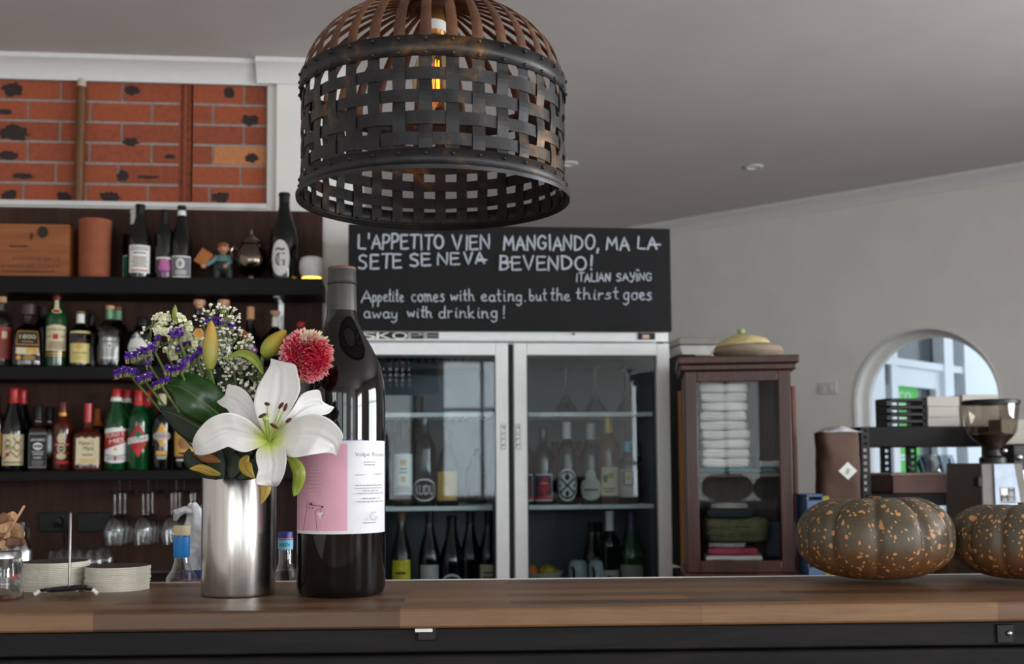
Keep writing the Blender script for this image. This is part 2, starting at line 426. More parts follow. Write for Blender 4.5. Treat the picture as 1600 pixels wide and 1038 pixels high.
window('added_window_6', 1.6, 1.5, (0,), (.95,), Matrix.Translation((RX+.05, -2.2, .85)) @ Matrix.Rotation(PI/2, 4, 'Z'))  # frame of an opening added for the rear side fill light
window('added_window_7', 1.3, 1.7, (0,), (1.1,), Matrix.Translation((-1.75, RY-.05, .75)))  # frame of an opening added for the left fill light
# angled wall with its arched opening
s0, _ = wp(1338, 660); s1, _ = wp(1561, 640); sc_ = (s0+s1)/2; ra = (s1-s0)/2
_, ztop = wp(1452, 514); zs = ztop-ra; zsill = .92; TH = .20
g = G(); N = 36
def wpt(s, z, d=0): q = WP+WD*s-WN*d; return (q.x, q.y, z)     # d > 0 goes behind the face
if (CAM-WP).dot(WN) < 0: WN = -WN
for d, flip in ((0, 0), (TH, 1)):
    for a, b, c, e in ((tL-.3, sc_-ra, 0, CZ), (sc_+ra, tR+.2, 0, CZ), (sc_-ra, sc_+ra, 0, zsill)):
        q = [wpt(a, c, d), wpt(b, c, d), wpt(b, e, d), wpt(a, e, d)]; g.add(q, [(0, 1, 2, 3)])
    vs = []; fs = []
    for i in range(N+1):
        a = PI-PI*i/N; vs += [wpt(sc_+ra*math.cos(a), zs+ra*math.sin(a), d), wpt(sc_+ra*math.cos(a), CZ, d)]
    g.add(vs, [(2*i, 2*i+2, 2*i+3, 2*i+1) for i in range(N)])
ol = [(sc_-ra, zsill), (sc_-ra, zs)]+[(sc_+ra*math.cos(PI-PI*i/N), zs+ra*math.sin(PI-PI*i/N)) for i in range(1, N+1)]+[(sc_+ra, zsill)]
vs = []
for s, z in ol: vs += [wpt(s, z, 0), wpt(s, z, TH)]
n = len(ol); g.add(vs, [(2*i, 2*i+1, (2*i+3) % (2*n), (2*i+2) % (2*n)) for i in range(n)])
struct(make('wall_angled', g, PAINT))
def archframe(name, w, d0, d1, m, inset=0):
    g = G(); o2 = [(sc_-ra+inset, zsill), (sc_-ra+inset, zs)]+[(sc_+(ra-inset)*math.cos(PI-PI*i/N), zs+(ra-inset)*math.sin(PI-PI*i/N)) for i in range(1, N+1)]+[(sc_+ra-inset, zsill)]
    o3 = [(sc_-ra-w+inset, zsill), (sc_-ra-w+inset, zs)]+[(sc_+(ra+w-inset)*math.cos(PI-PI*i/N), zs+(ra+w-inset)*math.sin(PI-PI*i/N)) for i in range(1, N+1)]+[(sc_+ra+w-inset, zsill)]
    vs = []
    for (a, b), (c, e) in zip(o2, o3): vs += [wpt(a, b, d0), wpt(c, e, d0), wpt(c, e, d1), wpt(a, b, d1)]
    m_ = len(o2); fs = []
    for i in range(m_-1):
        for j in range(4): k = (j+1) % 4; fs.append((4*i+j, 4*i+k, 4*i+4+k, 4*i+4+j))
    g.add(vs, fs); return make(name, g, m)
struct(archframe('trim_4', .012, -.008, .02, TRIM))
w5 = struct(archframe('window_5', .035, .11, .16, TRIM, .035))
g = G(); vs = [wpt(s, z, .125) for s, z in ol]; g.add(vs, [tuple(range(len(vs)))]); make('pane', g, GLASS, w5)
g = G()
prof = [(0, 0), (0, -.085), (.012, -.085), (.014, -.07), (.03, -.045), (.05, -.025), (.06, -.02), (.06, 0)]
vs = [wpt(tL, CZ+b, -a) for a, b in prof]+[wpt(tR, CZ+b, -a) for a, b in prof]; m_ = len(prof)
g.add(vs, [(i, (i+1) % m_, m_+(i+1) % m_, m_+i) for i in range(m_)]); struct(make('trim_5', g, TRIM))

# outside, through the arch: a glazed white shopfront with a green sign
OD = Vector((math.sin(math.radians(49)), math.cos(math.radians(49)), 0)); ON = Vector((-OD.y, OD.x, 0))
OP = at(1440, 570, 8.35)
def op(px, py): q = hit(px, py, OP, ON); return (q-OP).dot(OD), q.z
def opt(s, z, d=0): q = OP+OD*s+ON*d; return (q.x, q.y, z)
if (CAM-OP).dot(ON) < 0: ON = -ON
def opanel(g, px0, px1, py0, py1, d0, d1, mi=0, pyref=None):
    """upright board on the shopfront, its edges read off at two columns and two rows"""
    a, _ = op(px0, 600); b, _ = op(px1, 600); _, z1 = op((px0+px1)/2, py0); _, z0 = op((px0+px1)/2, py1)
    v = [opt(s, z, d) for d in (d0, d1) for z in (z0, z1) for s in (a, b)]
    g.add(v, [(0, 1, 3, 2), (4, 6, 7, 5), (0, 4, 5, 1), (2, 3, 7, 6), (0, 2, 6, 4), (1, 5, 7, 3)], mi)
SHOPW = mat('shopfront_white', (226, 232, 238), .5, var=.02); DKG = mat('dark_glazing', (66, 74, 80), .15, 0, .25, 3)
SIGN = mat('sign_green', (62, 190, 52), .5, var=.05)
g = G()
opanel(g, 1340, 1366, 440, 960, 0, .08); opanel(g, 1379, 1389, 440, 960, 0, .07)
opanel(g, 1350, 1500, 566, 577, 0, .08); opanel(g, 1459, 1473, 440, 960, 0, .09); opanel(g, 1489, 1500, 440, 960, 0, .1)
opanel(g, 1379, 1465, 577, 606, 0, .05); opanel(g, 1452, 1462, 577, 960, 0, .05)
opanel(g, 1350, 1460, 632, 641, .0, .03)
d_ = struct(make('door_1', g, SHOPW, smooth=False))
g = G(); opanel(g, 1340, 1500, 440, 960, -.03, -.01, 0); make('pane', g, DKG, d_)
g = G(); opanel(g, 1500, 1680, 400, 980, -.02, .1, 0); struct(make('wall_outside', g, SHOPW, smooth=False))
g = G(); opanel(g, 1391, 1431, 604, 775, .0, .012, 0)
sa, _ = op(1391, 640); sb, _ = op(1431, 640)
pr = Print(lambda u, v, l: opt(u, v, l), .014, .001); pr.g = g; pr.mats = [SIGN]
_, z_ = op(1410, 619); _, zz = op(1410, 627); hh = (z_-zz)
pr.text('ECO', (sa+sb)/2-.03, z_, hh*1.5, SHOPW, (sb-sa)*.62)
for yy in (655, 668, 690, 712, 718): _, zq = op(1410, yy); pr.rect(sa+.03, sb-.05, zq-hh*.2, zq+hh*.2, SHOPW)
tag(pr.build('shop_sign'), 'green sign with white lettering on the shopfront outside the arched window', 'sign')
g = G(); g.box(2.0, 11, 6.0, 13, -.05, -.01)
struct(make('path_outside', g, mat('paving', (170, 168, 164), .9)))

# downlights and switches
def downlight(px, py, lab):
    p = on(px, py, CZ); t = thing('ceiling_downlight', lab, 'downlight', (p.x, p.y, CZ))
    g = G(); g.lathe([(.036, -.001), (.05, -.001), (.05, -.006), (.046, -.009), (.036, -.009)], 32, closed=True); make('bezel', g, TRIM, t)
    g = G(); g.lathe([(.036, -.003), (.02, -.002), (.0, -.0015)], 24); make('lamp_face', g, mat('lamp_glass', (225, 220, 205), .3), t)
downlight(1178, 260, 'small recessed white downlight out on the open ceiling, to the right')
downlight(889, 255, 'small recessed white downlight half behind the right edge of the metal pendant')
p = hit(1294, 607, WP, WN); t = thing('light_switch', 'white light switch on the angled wall left of the arched window', 'light switch', (p.x, p.y, p.z), math.radians(-46))
g = G(); g.box(-.057, .057, -.01, 0, -.036, .036); make('plate', g, mat('switch_white', (214, 212, 205), .4), t, bevel=.003)
for q in (-.025, .02): g = G(); g.box(q-.008, q+.008, -.015, -.009, -.014, .014); make('rocker', g, mat('switch_white', (214, 212, 205), .4), t, bevel=.002)
t = at(125, 200, WY-.02); g = G(); z0, z1 = bz0, bz1
PIPE = mat('pipe_bronze', (108, 72, 44), .5, .3, .2)
th = thing('pipe', 'upright brown pipe with a pale top end in front of the bricks', 'pipe', (t.x, WY-.022, z0+.006))
g = G(); g.tube([(0, 0, 0), (.004, 0, (z1-z0)*.92)], .019, 16); make('tube', g, PIPE, th)
g = G(); g.tube([(.004, 0, (z1-z0)*.90), (.004, 0, (z1-z0)-.008)], .0165, 16); make('coupling', g, mat('pale_pipe', (188, 176, 160), .5), th)

# ------------------------------------------------------------------ the bar counter
CT = 1.05; CA = math.radians(-4.2)
c0 = on(800, 950.5, CT)
def cl(x, y): return (c0.x+x*math.cos(CA)-y*math.sin(CA), c0.y+x*math.sin(CA)+y*math.cos(CA))
CD = .40
bar = thing('bar_counter', 'long timber bar counter with a dark boarded front running across the room', 'bar counter', (c0.x, c0.y, 0), CA)
k = NT('butcher_block'); tc = k.new('ShaderNodeTexCoord'); sp = k.new('ShaderNodeSeparateXYZ'); k.link(tc.outputs['Object'], sp.inputs[0])
cb = k.new('ShaderNodeCombineXYZ'); k.link(sp.outputs[0], cb.inputs[0]); k.link(k.math('SUBTRACT', sp.outputs[1], k.math('MULTIPLY', sp.outputs[2], .35)), cb.inputs[1])
br = k.new('ShaderNodeTexBrick'); k.link(cb.outputs[0], br.inputs[0]); br.offset = .37; br.offset_frequency = 2
for a, b in (('Scale', 1), ('Brick Width', .42), ('Row Height', .047), ('Mortar Size', .0004), ('Bias', 0), ('Mortar Smooth', .3)): br.inputs[a].default_value = b
br.inputs['Color1'].default_value = (0, 0, 0, 1); br.inputs['Color2'].default_value = (1, 1, 1, 1); br.inputs['Mortar'].default_value = (.1, .1, .1, 1)
mp = k.new('ShaderNodeMapping'); k.link(tc.outputs['Object'], mp.inputs[0]); mp.inputs['Scale'].default_value = (2.2, 34, 34)
gr = k.noise(mp.outputs[0], 3, 6, .65, .8)
col = k.ramp(br.outputs[0], [(0, (90, 64, 44)), (.45, (130, 94, 63)), (.8, (164, 122, 82)), (1, (108, 78, 53))])
col2 = k.mix(k.math('MULTIPLY', gr, .75), col, (50, 33, 23)); k.set(Base_Color=col2, Roughness=.42); k.bump(gr, .12, .001); MATS['block'] = k.m
g = G(); g.box(-1.9, 2.3, 0, CD, CT-.027, CT); make('worktop', g, MATS['block'], bar, bevel=.004)
DW = wood('stained_dark_boards', (13, 12, 13), (22, 20, 22), (34, 30, 32), 'x', 1, .6, .4, .2)
g = G(); g.box(-1.9, 2.3, .012, .05, CT-.062, CT-.0275); make('rail', g, DW, bar, bevel=.003)
g = G(); g.box(-1.9, 2.3, .004, .05, CT-.33, CT-.064); g.box(-1.9, 2.3, .004, .05, CT-.62, CT-.334); g.box(-1.9, 2.3, .004, .05, 0, CT-.624)
make('front_boards', g, DW, bar, bevel=.004)
g = G(); g.box(-1.9, 2.3, CD-.04, CD-.005, 0, CT-.0275); make('back_panel', g, DW, bar)
g = G(); g.box(-1.9, 2.3, CD-.001, CD+.005, CT-.028, CT+.001); make('edge_strip', g, TRIM, bar)
for px, py, w in ((667, 988, .026), (1546, 983, .024)):
    p = on(px, py, 1.0); q = at(px, py, c0.y); x = (q.x-c0.x)/math.cos(CA); z = q.z
    g = G(); g.box(x-w/2, x+w/2, .008, .012, z-.014, z+.012); b_ = make('bracket', g, BLACKM, bar, bevel=.001)
    g = G(); g.ball((x+.005, .006, z), (.004, .003, .004), 10, 6); make('screw', g, STEEL, b_)
    if px < 800: g = G(); g.box(x-.016, x+.008, .0, .012, CT-.0315, CT-.0272); make('white_tab', g, TRIM, bar)

# back bench under the shelving and under the cabinet
BT = .85
t = thing('back_bench', 'dark brown back bench below the bottle shelves', 'bench', (-1.2, 4.3, 0))
BENCH = wood('bench_brown', (28, 18, 16), (42, 26, 23), (50, 32, 28), 'x', 1, .5)
g = G(); g.box(-1.4, at(540, 700, 4.2).x+1.2, -.28, .21, BT-.035, BT); make('worktop', g, BENCH, t, bevel=.003)
g = G(); g.box(-1.4, at(540, 700, 4.2).x+1.2, -.24, .21, 0, BT-.036); make('carcass', g, BENCH, t)
t = thing('work_bench', 'low dark bench along the right that carries the cabinet and the coffee grinder', 'bench', (2.2, 3.8, 0))
xl = 1.045-2.2
g = G(); g.box(xl, 1.75, -.42, .55, BT-.035, BT); make('worktop', g, BENCH, t, bevel=.003)
g = G(); g.box(xl+.03, 1.7, -.38, .5, 0, BT-.036); make('carcass', g, BENCH, t)

# ------------------------------------------------------------------ wall shelving
SY = 4.30
shx = at(503, 500, 4.52).x; shr = at(503, 500, SY).x
zT, zM, zB = at(250, 433, SY).z, at(250, 572.5, SY).z, at(250, 735, SY).z
tT, tM, tB = .062, .048, .036
PANB = wood('brown_panel', (42, 26, 20), (60, 38, 30), (74, 48, 36), 'z', .7, .6, .1, .2)
sh = thing('bottle_shelving', 'dark wall shelving of three black boards on a brown back panel', 'shelving', (-1.2, 4.5, zB))
g = G(); g.box(-1.3, shx+1.2, .02, .05, BT+.003-zB, at(250, 327, 4.52).z-zB); make('back_panel', g, PANB, sh)
for z, t_ in ((zT, tT), (zM, tM), (zB, tB)):
    g = G(); g.box(-1.3, shr+1.2, SY-4.5, .02, z-t_-zB, z-zB); make('shelf', g, BLACK, sh, bevel=.003)
bx = at(437, 470, 4.45).x+1.2
g = G(); g.box(bx-.012, bx+.012, .01, .018, zT-tT-zB-.30, zT-tT-zB); g.box(bx-.012, bx+.012, -.17, .018, zT-tT-zB-.006, zT-tT-zB)
make('bracket', g, STEEL, sh, bevel=.002)
# power points on the panel below
for px, lab in ((88, 'black double power point on the panel, nearer the left edge, a plug in it'), (147, 'black double power point on the panel beside the hanging glasses')):
    p = at(px, 816, 4.52); t = thing('power_point', lab, 'power point', (p.x, 4.52, p.z))
    g = G(); g.box(-.059, .059, -.012, 0, -.036, .036); make('plate', g, PLAST, t, bevel=.003)
    if px == 147:
        for q in (-.028, .028):
            g = G(); g.box(q-.008, q+.008, -.016, -.011, .012, .026); make('switch', g, BLACKM, t, bevel=.001)
            g = G()
            for a in (-.006, .006): g.box(q+a-.001, q+a+.001, -.0135, -.0115, -.014, -.004)
            g.box(q-.001, q+.001, -.0135, -.0115, -.025, -.017); make('socket', g, INK, t)
    else:
        g = G(); g.lathe([(.0, 0), (.02, 0), (.018, .03), (.0, .034)], 18, M=Matrix.Rotation(PI/2, 4, 'X')); g.tube([(0, -.03, 0), (.02, -.04, -.01), (.03, -.03, -.05), (.035, -.02, -.14)], .004, 8)
        make('plug', g, BLACKM, t, loc=(.012, -.012, 0))
# ------------------------------------------------------------------ woven metal pendant lamp
def pendant():
    LY = 1.78; c = at(678, 307, LY); R = 206*mpp(c); zb = 1.655; zt = 1.829; cz = c.z
    t = thing('pendant_lamp', 'large woven dark metal basket pendant lamp hanging over the bar', 'pendant lamp', (c.x, c.y, cz))
    zf = lambda py: at(678, py, LY-R).z-cz          # heights read off the front of the basket
    k = NT('aged_iron'); v = k.coord(); n1 = k.noise(v, 9, 5, .65, .6); n2 = k.noise(v, 60, 4, .6)
    f = k.math('MULTIPLY_ADD', n2, .3, k.math('MULTIPLY', n1, .75))
    k.set(Base_Color=k.ramp(f, [(.40, (30, 29, 31)), (.58, (46, 44, 45)), (.66, (84, 64, 44)), (.74, (134, 94, 56))]),
          Roughness=k.math('MULTIPLY_ADD', n2, .3, .3), Metallic=.55); k.bump(f, .25, .002); iron = k.m
    k = NT('rusted_ribs'); v = k.coord(); n1 = k.noise(v, 14, 5, .7, .4)
    k.set(Base_Color=k.ramp(n1, [(.3, (58, 36, 26)), (.5, (92, 58, 38)), (.7, (124, 82, 52))]), Roughness=.6, Metallic=.25); k.bump(n1, .2, .002); rust = k.m
    NS = 34; A = .0013; off = .5*2*PI/NS
    def zrow(i): return zf([113, 148, 182, 215][i])
    zt0, zt1 = zf(54), zf(87); zb0, zb1 = zf(231), zf(260)
    g = G(); sw = .0094/R
    pitch = (zrow(0)-zrow(3))/3
    for j in range(NS):                            # upright strips of the weave
        th = 2*PI*j/NS+off; vs = []; n = 26
        for q in range(n+1):
            z = zb1+.006+(zt0-.006-zb1-.006)*q/n; ph = (zrow(0)-z)/pitch
            a = A*math.cos(PI*ph+PI*j) if -.6 < ph < 3.6 else 0
            for e in (-1, 0, 1): w = th+e*sw; vs.append(((R-.002+a)*math.sin(w), -(R-.002+a)*math.cos(w), z))
        g.add(vs, [(q*3+e, q*3+e+1, q*3+e+4, q*3+e+3) for q in range(n) for e in (0, 1)])
    for i in range(4):                             # hoops of the weave
        vs = []; n = NS*6
        for q in range(n):
            w = 2*PI*q/n; a = -A*math.cos(PI*i+(w-off)*NS/2)
            h = .0090+.0005*math.sin(3*w+i)
            for e in (-1, 1): vs.append(((R-.002+a)*math.sin(w), -(R-.002+a)*math.cos(w), zrow(i)+e*h))
        g.add(vs, [(2*q, 2*((q+1) % n), 2*((q+1) % n)+1, 2*q+1) for q in range(n)])
    make('woven_cage', g, iron, t, smooth=False, solid=.0008)
    for nm, a, b in (('top_band', zt0, zt1), ('bottom_band', zb0, zb1)):
        g = G(); N_ = 96; vs = []
        for q in range(N_):
            w = 2*PI*q/N_
            for z in (a, b): vs.append((R*math.sin(w)*1.004, -R*math.cos(w)*1.004, z))
        g.add(vs, [(2*q, 2*((q+1) % N_), 2*((q+1) % N_)+1, 2*q+1) for q in range(N_)])
        for q in range(NS):
            w = 2*PI*q/NS+off
            for z in ((a-.005, b+.005) if nm == 'top_band' else (a-.007,)):
                g.ball((R*math.sin(w)*1.008, -R*math.cos(w)*1.008, z), .0024, 8, 5)
                if nm == 'bottom_band': g.ball((R*math.sin(w)*.994, -R*math.cos(w)*.994, z-.012), .0024, 8, 5)
        make(nm, g, iron, t, solid=.0012)
    g = G(); N_ = 96; prof = [(R*1.0, zb1+.004), (R*1.008, zb1-.001), (R*1.03, zb1-.004), (R*1.034, zb1-.001), (R*1.034, zb1+.002), (R*1.012, zb1+.004)]
    g.lathe(prof, N_, closed=True); make('rim', g, iron, t)
    g = G(); H = .128; top = .95
    for j in range(NS):
        th = 2*PI*j/NS+off; vs = []; n = 16
        for q in range(n+1):
            b = q/n*top*PI/2; r = (R-.003)*math.cos(b)+.0; z = zt0-.008+(H+.008)*math.sin(b); hw = .0088*(1-.62*q/n)
            for e in (-1, 0, 1):
                w = th+e*hw/max(r, .03); vs.append((r*math.sin(w), -r*math.cos(w), z))
        g.add(vs, [(q*3+e, q*3+e+1, q*3+e+4, q*3+e+3) for q in range(n) for e in (0, 1)])
    make('dome_ribs', g, rust, t, solid=.0014)
    g = G(); g.lathe([(.0, H+zt0+.006), (.034, H+zt0+.004), (.036, H+zt0-.006), (.03, H+zt0-.012), (0, H+zt0-.012)], 32); make('crown_plate', g, rust, t)
    g = G(); g.tube([(0, 0, zt0+H), (0, 0, CZ-cz)], .0035, 10); make('cord', g, BLACKM, t)
    g = G(); g.lathe([(.0, CZ-cz-.03), (.05, CZ-cz-.024), (.055, CZ-cz), (0, CZ-cz)], 32); make('canopy', g, iron, t)
    # lamp holder and filament bulb
    bz = at(676, 125, LY).z-cz
    g = G(); g.lathe([(0, bz+.115), (.016, bz+.112), (.019, bz+.10), (.019, bz+.07), (.016, bz+.066), (.0, bz+.066)], 24); so = make('lamp_holder', g, mat('brass', (150, 100, 52), .35, .9), t)
    g = G(); g.lathe([(.0195, bz+.092), (.0205, bz+.09), (.0205, bz+.078), (.0195, bz+.076)], 24, closed=True); make('ring', g, WHITEP, so)
    g = G(); g.tube([(0, 0, bz+.11), (0, 0, zt0+H)], .004, 8); make('stem_wire', g, BLACKM, t)
    g = G(); g.lathe([(.014, bz+.067), (.016, bz+.055), (.031, bz+.02), (.034, bz-.005), (.031, bz-.03), (.022, bz-.047), (0, bz-.056)], 28); bu = make('bulb', g, glass('bulb_glass', (255, 236, 205), edge=.5, base=.05), t)
    g = G(); n = 8; pts = []
    for q in range(n*2+1):
        w = 2*PI*q/(n*2); zz = bz+(.03 if q % 2 else -.018); pts.append((.0085*math.cos(w), .0085*math.sin(w), zz))
    g.tube(pts, .0011, 6); make('filament', g, glow('filament_glow', (255, 128, 30), 9), bu)
    g = G(); g.tube([(0, 0, bz+.066), (0, 0, bz+.03)], .004, 8); make('filament_post', g, GLASS, bu)
    l = bpy.data.lights.new('bulb_light', 'POINT'); l.energy = .02; l.color = (1, .55, .2); l.shadow_soft_size = .02
    o = bpy.data.objects.new('bulb_light', l); S.collection.objects.link(o); o.location = (c.x, c.y, cz+bz)
pendant()
# ------------------------------------------------------------------ bottles
# outline of each kind: (radius / body radius, height / total height)
PROF = {
 'bordeaux': [(.0, .008), (.85, 0), (.97, .006), (1, .02), (1, .60), (.97, .645), (.86, .69), (.62, .735), (.44, .77), (.385, .81), (.375, .96), (.42, .965), (.42, .985), (.38, 1), (0, 1)],
 'burgundy': [(.0, .008), (.85, 0), (.97, .006), (1, .02), (1, .46), (.97, .52), (.87, .59), (.70, .67), (.52, .75), (.40, .83), (.36, .9), (.355, .96), (.40, .965), (.40, .985), (.36, 1), (0, 1)],
 'whiskey':  [(.0, .008), (.85, 0), (.97, .008), (1, .03), (1, .60), (.96, .66), (.80, .705), (.56, .745), (.44, .78), (.40, .82), (.36, .97), (.34, 1), (0, 1)],
 'decanter': [(.0, .008), (.90, 0), (.98, .01), (1, .03), (.93, .40), (.83, .56), (.66, .62), (.36, .665), (.28, .70), (.28, .82), (.26, 1), (0, 1)],
 'squat':    [(.0, .008), (.88, 0), (.97, .01), (1, .04), (1, .56), (.95, .63), (.74, .695), (.46, .735), (.36, .77), (.34, .83), (.33, 1), (0, 1)],
 'square':   [(.0, .008), (.90, 0), (.98, .008), (1, .02), (1, .60), (.97, .635), (.85, .665), (.56, .69), (.42, .72), (.41, .78), (.44, .80), (.44, 1), (0, 1)],
 'apothecary': [(.0, .008), (.88, 0), (.97, .012), (1, .04), (1, .58), (.93, .68), (.74, .76), (.48, .80), (.40, .83), (.40, .86), (.42, 1), (0, 1)],
 'maker':    [(.0, .008), (.92, 0), (.99, .01), (1, .04), (.98, .50), (.92, .55), (.70, .585), (.42, .615), (.30, .67), (.28, .74), (.29, 1), (0, 1)],
 'round':    [(.0, .008), (.60, 0), (.75, .01), (.95, .12), (1, .28), (.93, .44), (.66, .56), (.34, .64), (.20, .70), (.17, .82), (.17, 1), (0, 1)],
 'cone':     [(.0, .008), (.93, 0), (1, .015), (.96, .06), (.80, .30), (.58, .50), (.34, .62), (.23, .68), (.22, .84), (.22, 1), (0, 1)],
 'waisted':  [(.0, .008), (.85, 0), (.97, .008), (1, .03), (1, .40), (.93, .47), (.97, .53), (.86, .60), (.60, .68), (.43, .75), (.38, .80), (.36, 1), (0, 1)],
 'vermouth': [(.0, .008), (.85, 0), (.97, .008), (1, .02), (1, .53), (.95, .60), (.80, .68), (.60, .76), (.47, .83), (.41, .90), (.42, 1), (0, 1)],
}
def radius(prof, t):
    for (a, z0), (b, z1) in zip(prof[1:], prof[2:]):
        if z0 <= t <= z1 and z1 > z0: return a+(b-a)*(t-z0)/(z1-z0)
    return prof[-2][0]
BOT_N = [0]
def bottle(label, px, ytop, w, Y, zb, prof, m, capm=None, capz=.86, capk='cap', labels=(), liquid=None, fill=.55, sq=2, yaw=0, name='wine_bottle', cat='bottle', group=None, capr=1.06, neck=None, flat=1, H=None, py=None, loc=None, R=None):
    p = loc or at(px, py or ytop+60, Y); k = mpp(p); R = R or w/2*k
    H = H or (at(px, ytop, Y).z-zb)
    P = PROF[prof]
    face = math.atan2(p.x, p.y)                     # turned towards the room
    t = thing(name, label, cat, (p.x, p.y, zb), -face+yaw, group)
    zc = capz
    body = [(r*R, z*H) for r, z in P if z < zc-.001]
    rc = radius(P, zc)*R
    if capm: body += [(rc, zc*H), (0, zc*H)]
    else: body = [(r*R, z*H) for r, z in P]
    seg = 28
    g = G(); g.lathe(body, seg, sq=sq, sy=flat); make('glass_body', g, m, t, angle=50)
    if liquid:
        g = G(); q = [(r*R*.93, max(z*H, .006)) for r, z in P if z < fill]; q.append((radius(P, fill)*R*.93, fill*H)); q.append((0, fill*H))
        g.lathe(q, seg, sq=sq, sy=flat); make('liquid', g, liquid, t, angle=50)
    if capm:
        g = G()
        if capk == 'stopper':
            g.lathe([(0, zc*H), (rc*.95, zc*H), (rc*.95, (zc+.35*(1-zc))*H), (rc*capr, (zc+.38*(1-zc))*H), (rc*capr, H*.995), (rc*capr*.9, H), (0, H)], 20)
        elif capk == 'foil':
            q = [(0, zc*H), (rc*1.05, zc*H)]+[(r*R*1.06, z*H) for r, z in P if z > zc+.001]; g.lathe(q, 24)
        else:
            g.lathe([(0, zc*H-.001), (rc*capr, zc*H-.001), (rc*capr, H*.99), (rc*capr*.93, H), (0, H)], 24)
        make({'stopper': 'stopper', 'foil': 'foil', 'cap': 'cap', 'cork': 'cork'}[capk], g, capm, t)
    if neck:
        z0, z1, nm = neck; g = G(); g.lathe([(radius(P, z0)*R*1.05, z0*H), (radius(P, z1)*R*1.05, z1*H)], 24)
        g.f = [f for f in g.f if len(f) == 4]; g.m = g.m[:len(g.f)]; make('neck_band', g, nm, t)
    for L in labels:
        z0, z1 = L['z']; hw = L.get('w', .8); art = L['art']; base = L.get('base')
        def fn(u, v, l, z0=z0, z1=z1, hw=hw):
            zz = z0+(z1-z0)*v; r = radius(P, zz)*R; a = hw
            if sq > 3: return (u*a*r*.82, -(r*flat*(1 if sq > 3 else 1))-l-.0002, zz*H)
            th = u*a; return ((r+l)*math.sin(th), -(r+l)*math.cos(th)*flat, zz*H)
        pr = Print(fn, curved=True, rows=6 if z1-z0 > .5 else 3 if z1 > .5 else 1)
        # artwork is written in label units: u, v in -1..1 and 0..1
        art(pr); pr.build('label', t)
    return t
# --- artwork
def A_plain(base, *fns):
    def f(p):
        p.rect(-1, 1, 0, 1, base)
        for q in fns: q(p)
    return f
def T(s, v, h, m, w=1.4, u=0): return lambda p: p.text(s, u, v, h, m, w)
def Rr(u0, u1, v0, v1, m): return lambda p: p.rect(u0, u1, v0, v1, m)
def SM(u0, u1, v0, v1, n, m): return lambda p: p.small(u0, u1, v0, v1, n, m)
def EL(u, v, a, b, m): return lambda p: p.ell(u, v, a, b, m)
def RG(u, v, a, b, t, m): return lambda p: p.ring(u, v, a, b, t, m)
def FR(t, m): return lambda p: p.frame(-1, 1, 0, 1, t, m)
def DI(u, v, a, b, m): return lambda p: p.dia(u, v, a, b, m)
def LN(pts, t, m): return lambda p: p.line(pts, t, m)
Yf, Yb = 4.385, 4.462
Lb = lambda z0, z1, art, w=.95: dict(z=(z0, z1), art=art, w=w)

# top shelf
bottle('pale bottle with white capsule and green label, half behind the cream-labelled wine bottle', 211, 329, 37, Yb, zT, 'bordeaux', SMOKE, WHITEP, .80, 'foil',
       [Lb(.02, .36, A_plain(WHITEP, Rr(-.92, .92, .04, .96, GREEN)), 1.2)], CLEARQ, .7)
bottle('black wine bottle with a tall cream label and a cream neck band, top shelf', 218.5, 320, 37, Yf, zT, 'burgundy', BOTD, BLACKM, .86, 'foil',
       [Lb(.08, .44, A_plain(WHITEP, SM(-.7, .7, .66, .78, 1, GINK), SM(-.8, .8, .80, .95, 2, BROWNI), SM(-.7, .7, .2, .6, 5, BROWNI), SM(-.8, .8, .03, .13, 1, RED)), .95)], neck=(.86, .90, WHITEP))
bottle('dark wine bottle with a mauve flower label, top shelf', 257, 328, 29, Yf, zT, 'bordeaux', BOTD, BLACKM, .78, 'foil',
       [Lb(.0, .31, A_plain(WHITEP, EL(-.35, .62, .42, .24, PURPLE), EL(.4, .62, .42, .24, PURPLE), EL(0, .72, .5, .22, PINKI), EL(0, .5, .62, .2, PINKI), Rr(-.6, .6, .30, .40, PURPLE), SM(-.8, .8, .1, .27, 2, PURPLE)), .95)], R=.036)
bottle('dark wine bottle with white neck band and square grey label with a round emblem', 283.5, 322, 33, Yf, zT, 'burgundy', BOTB, BLACKM, .93, 'foil',
       [Lb(.025, .31, A_plain(WHITEP, Rr(-.93, .93, .06, .94, GREYP), EL(-.1, .64, .4, .24, WHITEP), RG(-.1, .64, .24, .15, .06, GREYP), EL(-.1, .64, .1, .06, INK), SM(-.6, .5, .12, .34, 3, WHITEP)), .98)], neck=(.865, .93, WHITEP))
bottle('large black bottle with an oval white label bearing a letter G, end of top shelf', 444, 302, 44, Yf, zT, 'burgundy', BOTB, BLACKM, .88, 'foil',
       [dict(z=(.045, .445), w=1.0, art=lambda p: (p.ell(-.28, .5, .68, .5, WHITEP), p.text('G', -.28, .46, .42, INK, .66), p.line([(-.6, .72), (-.38, .76), (-.15, .72), (.06, .75)], .05, INK), p.line([(-.36, .58), (-.36, .36)], .06, INK)))])
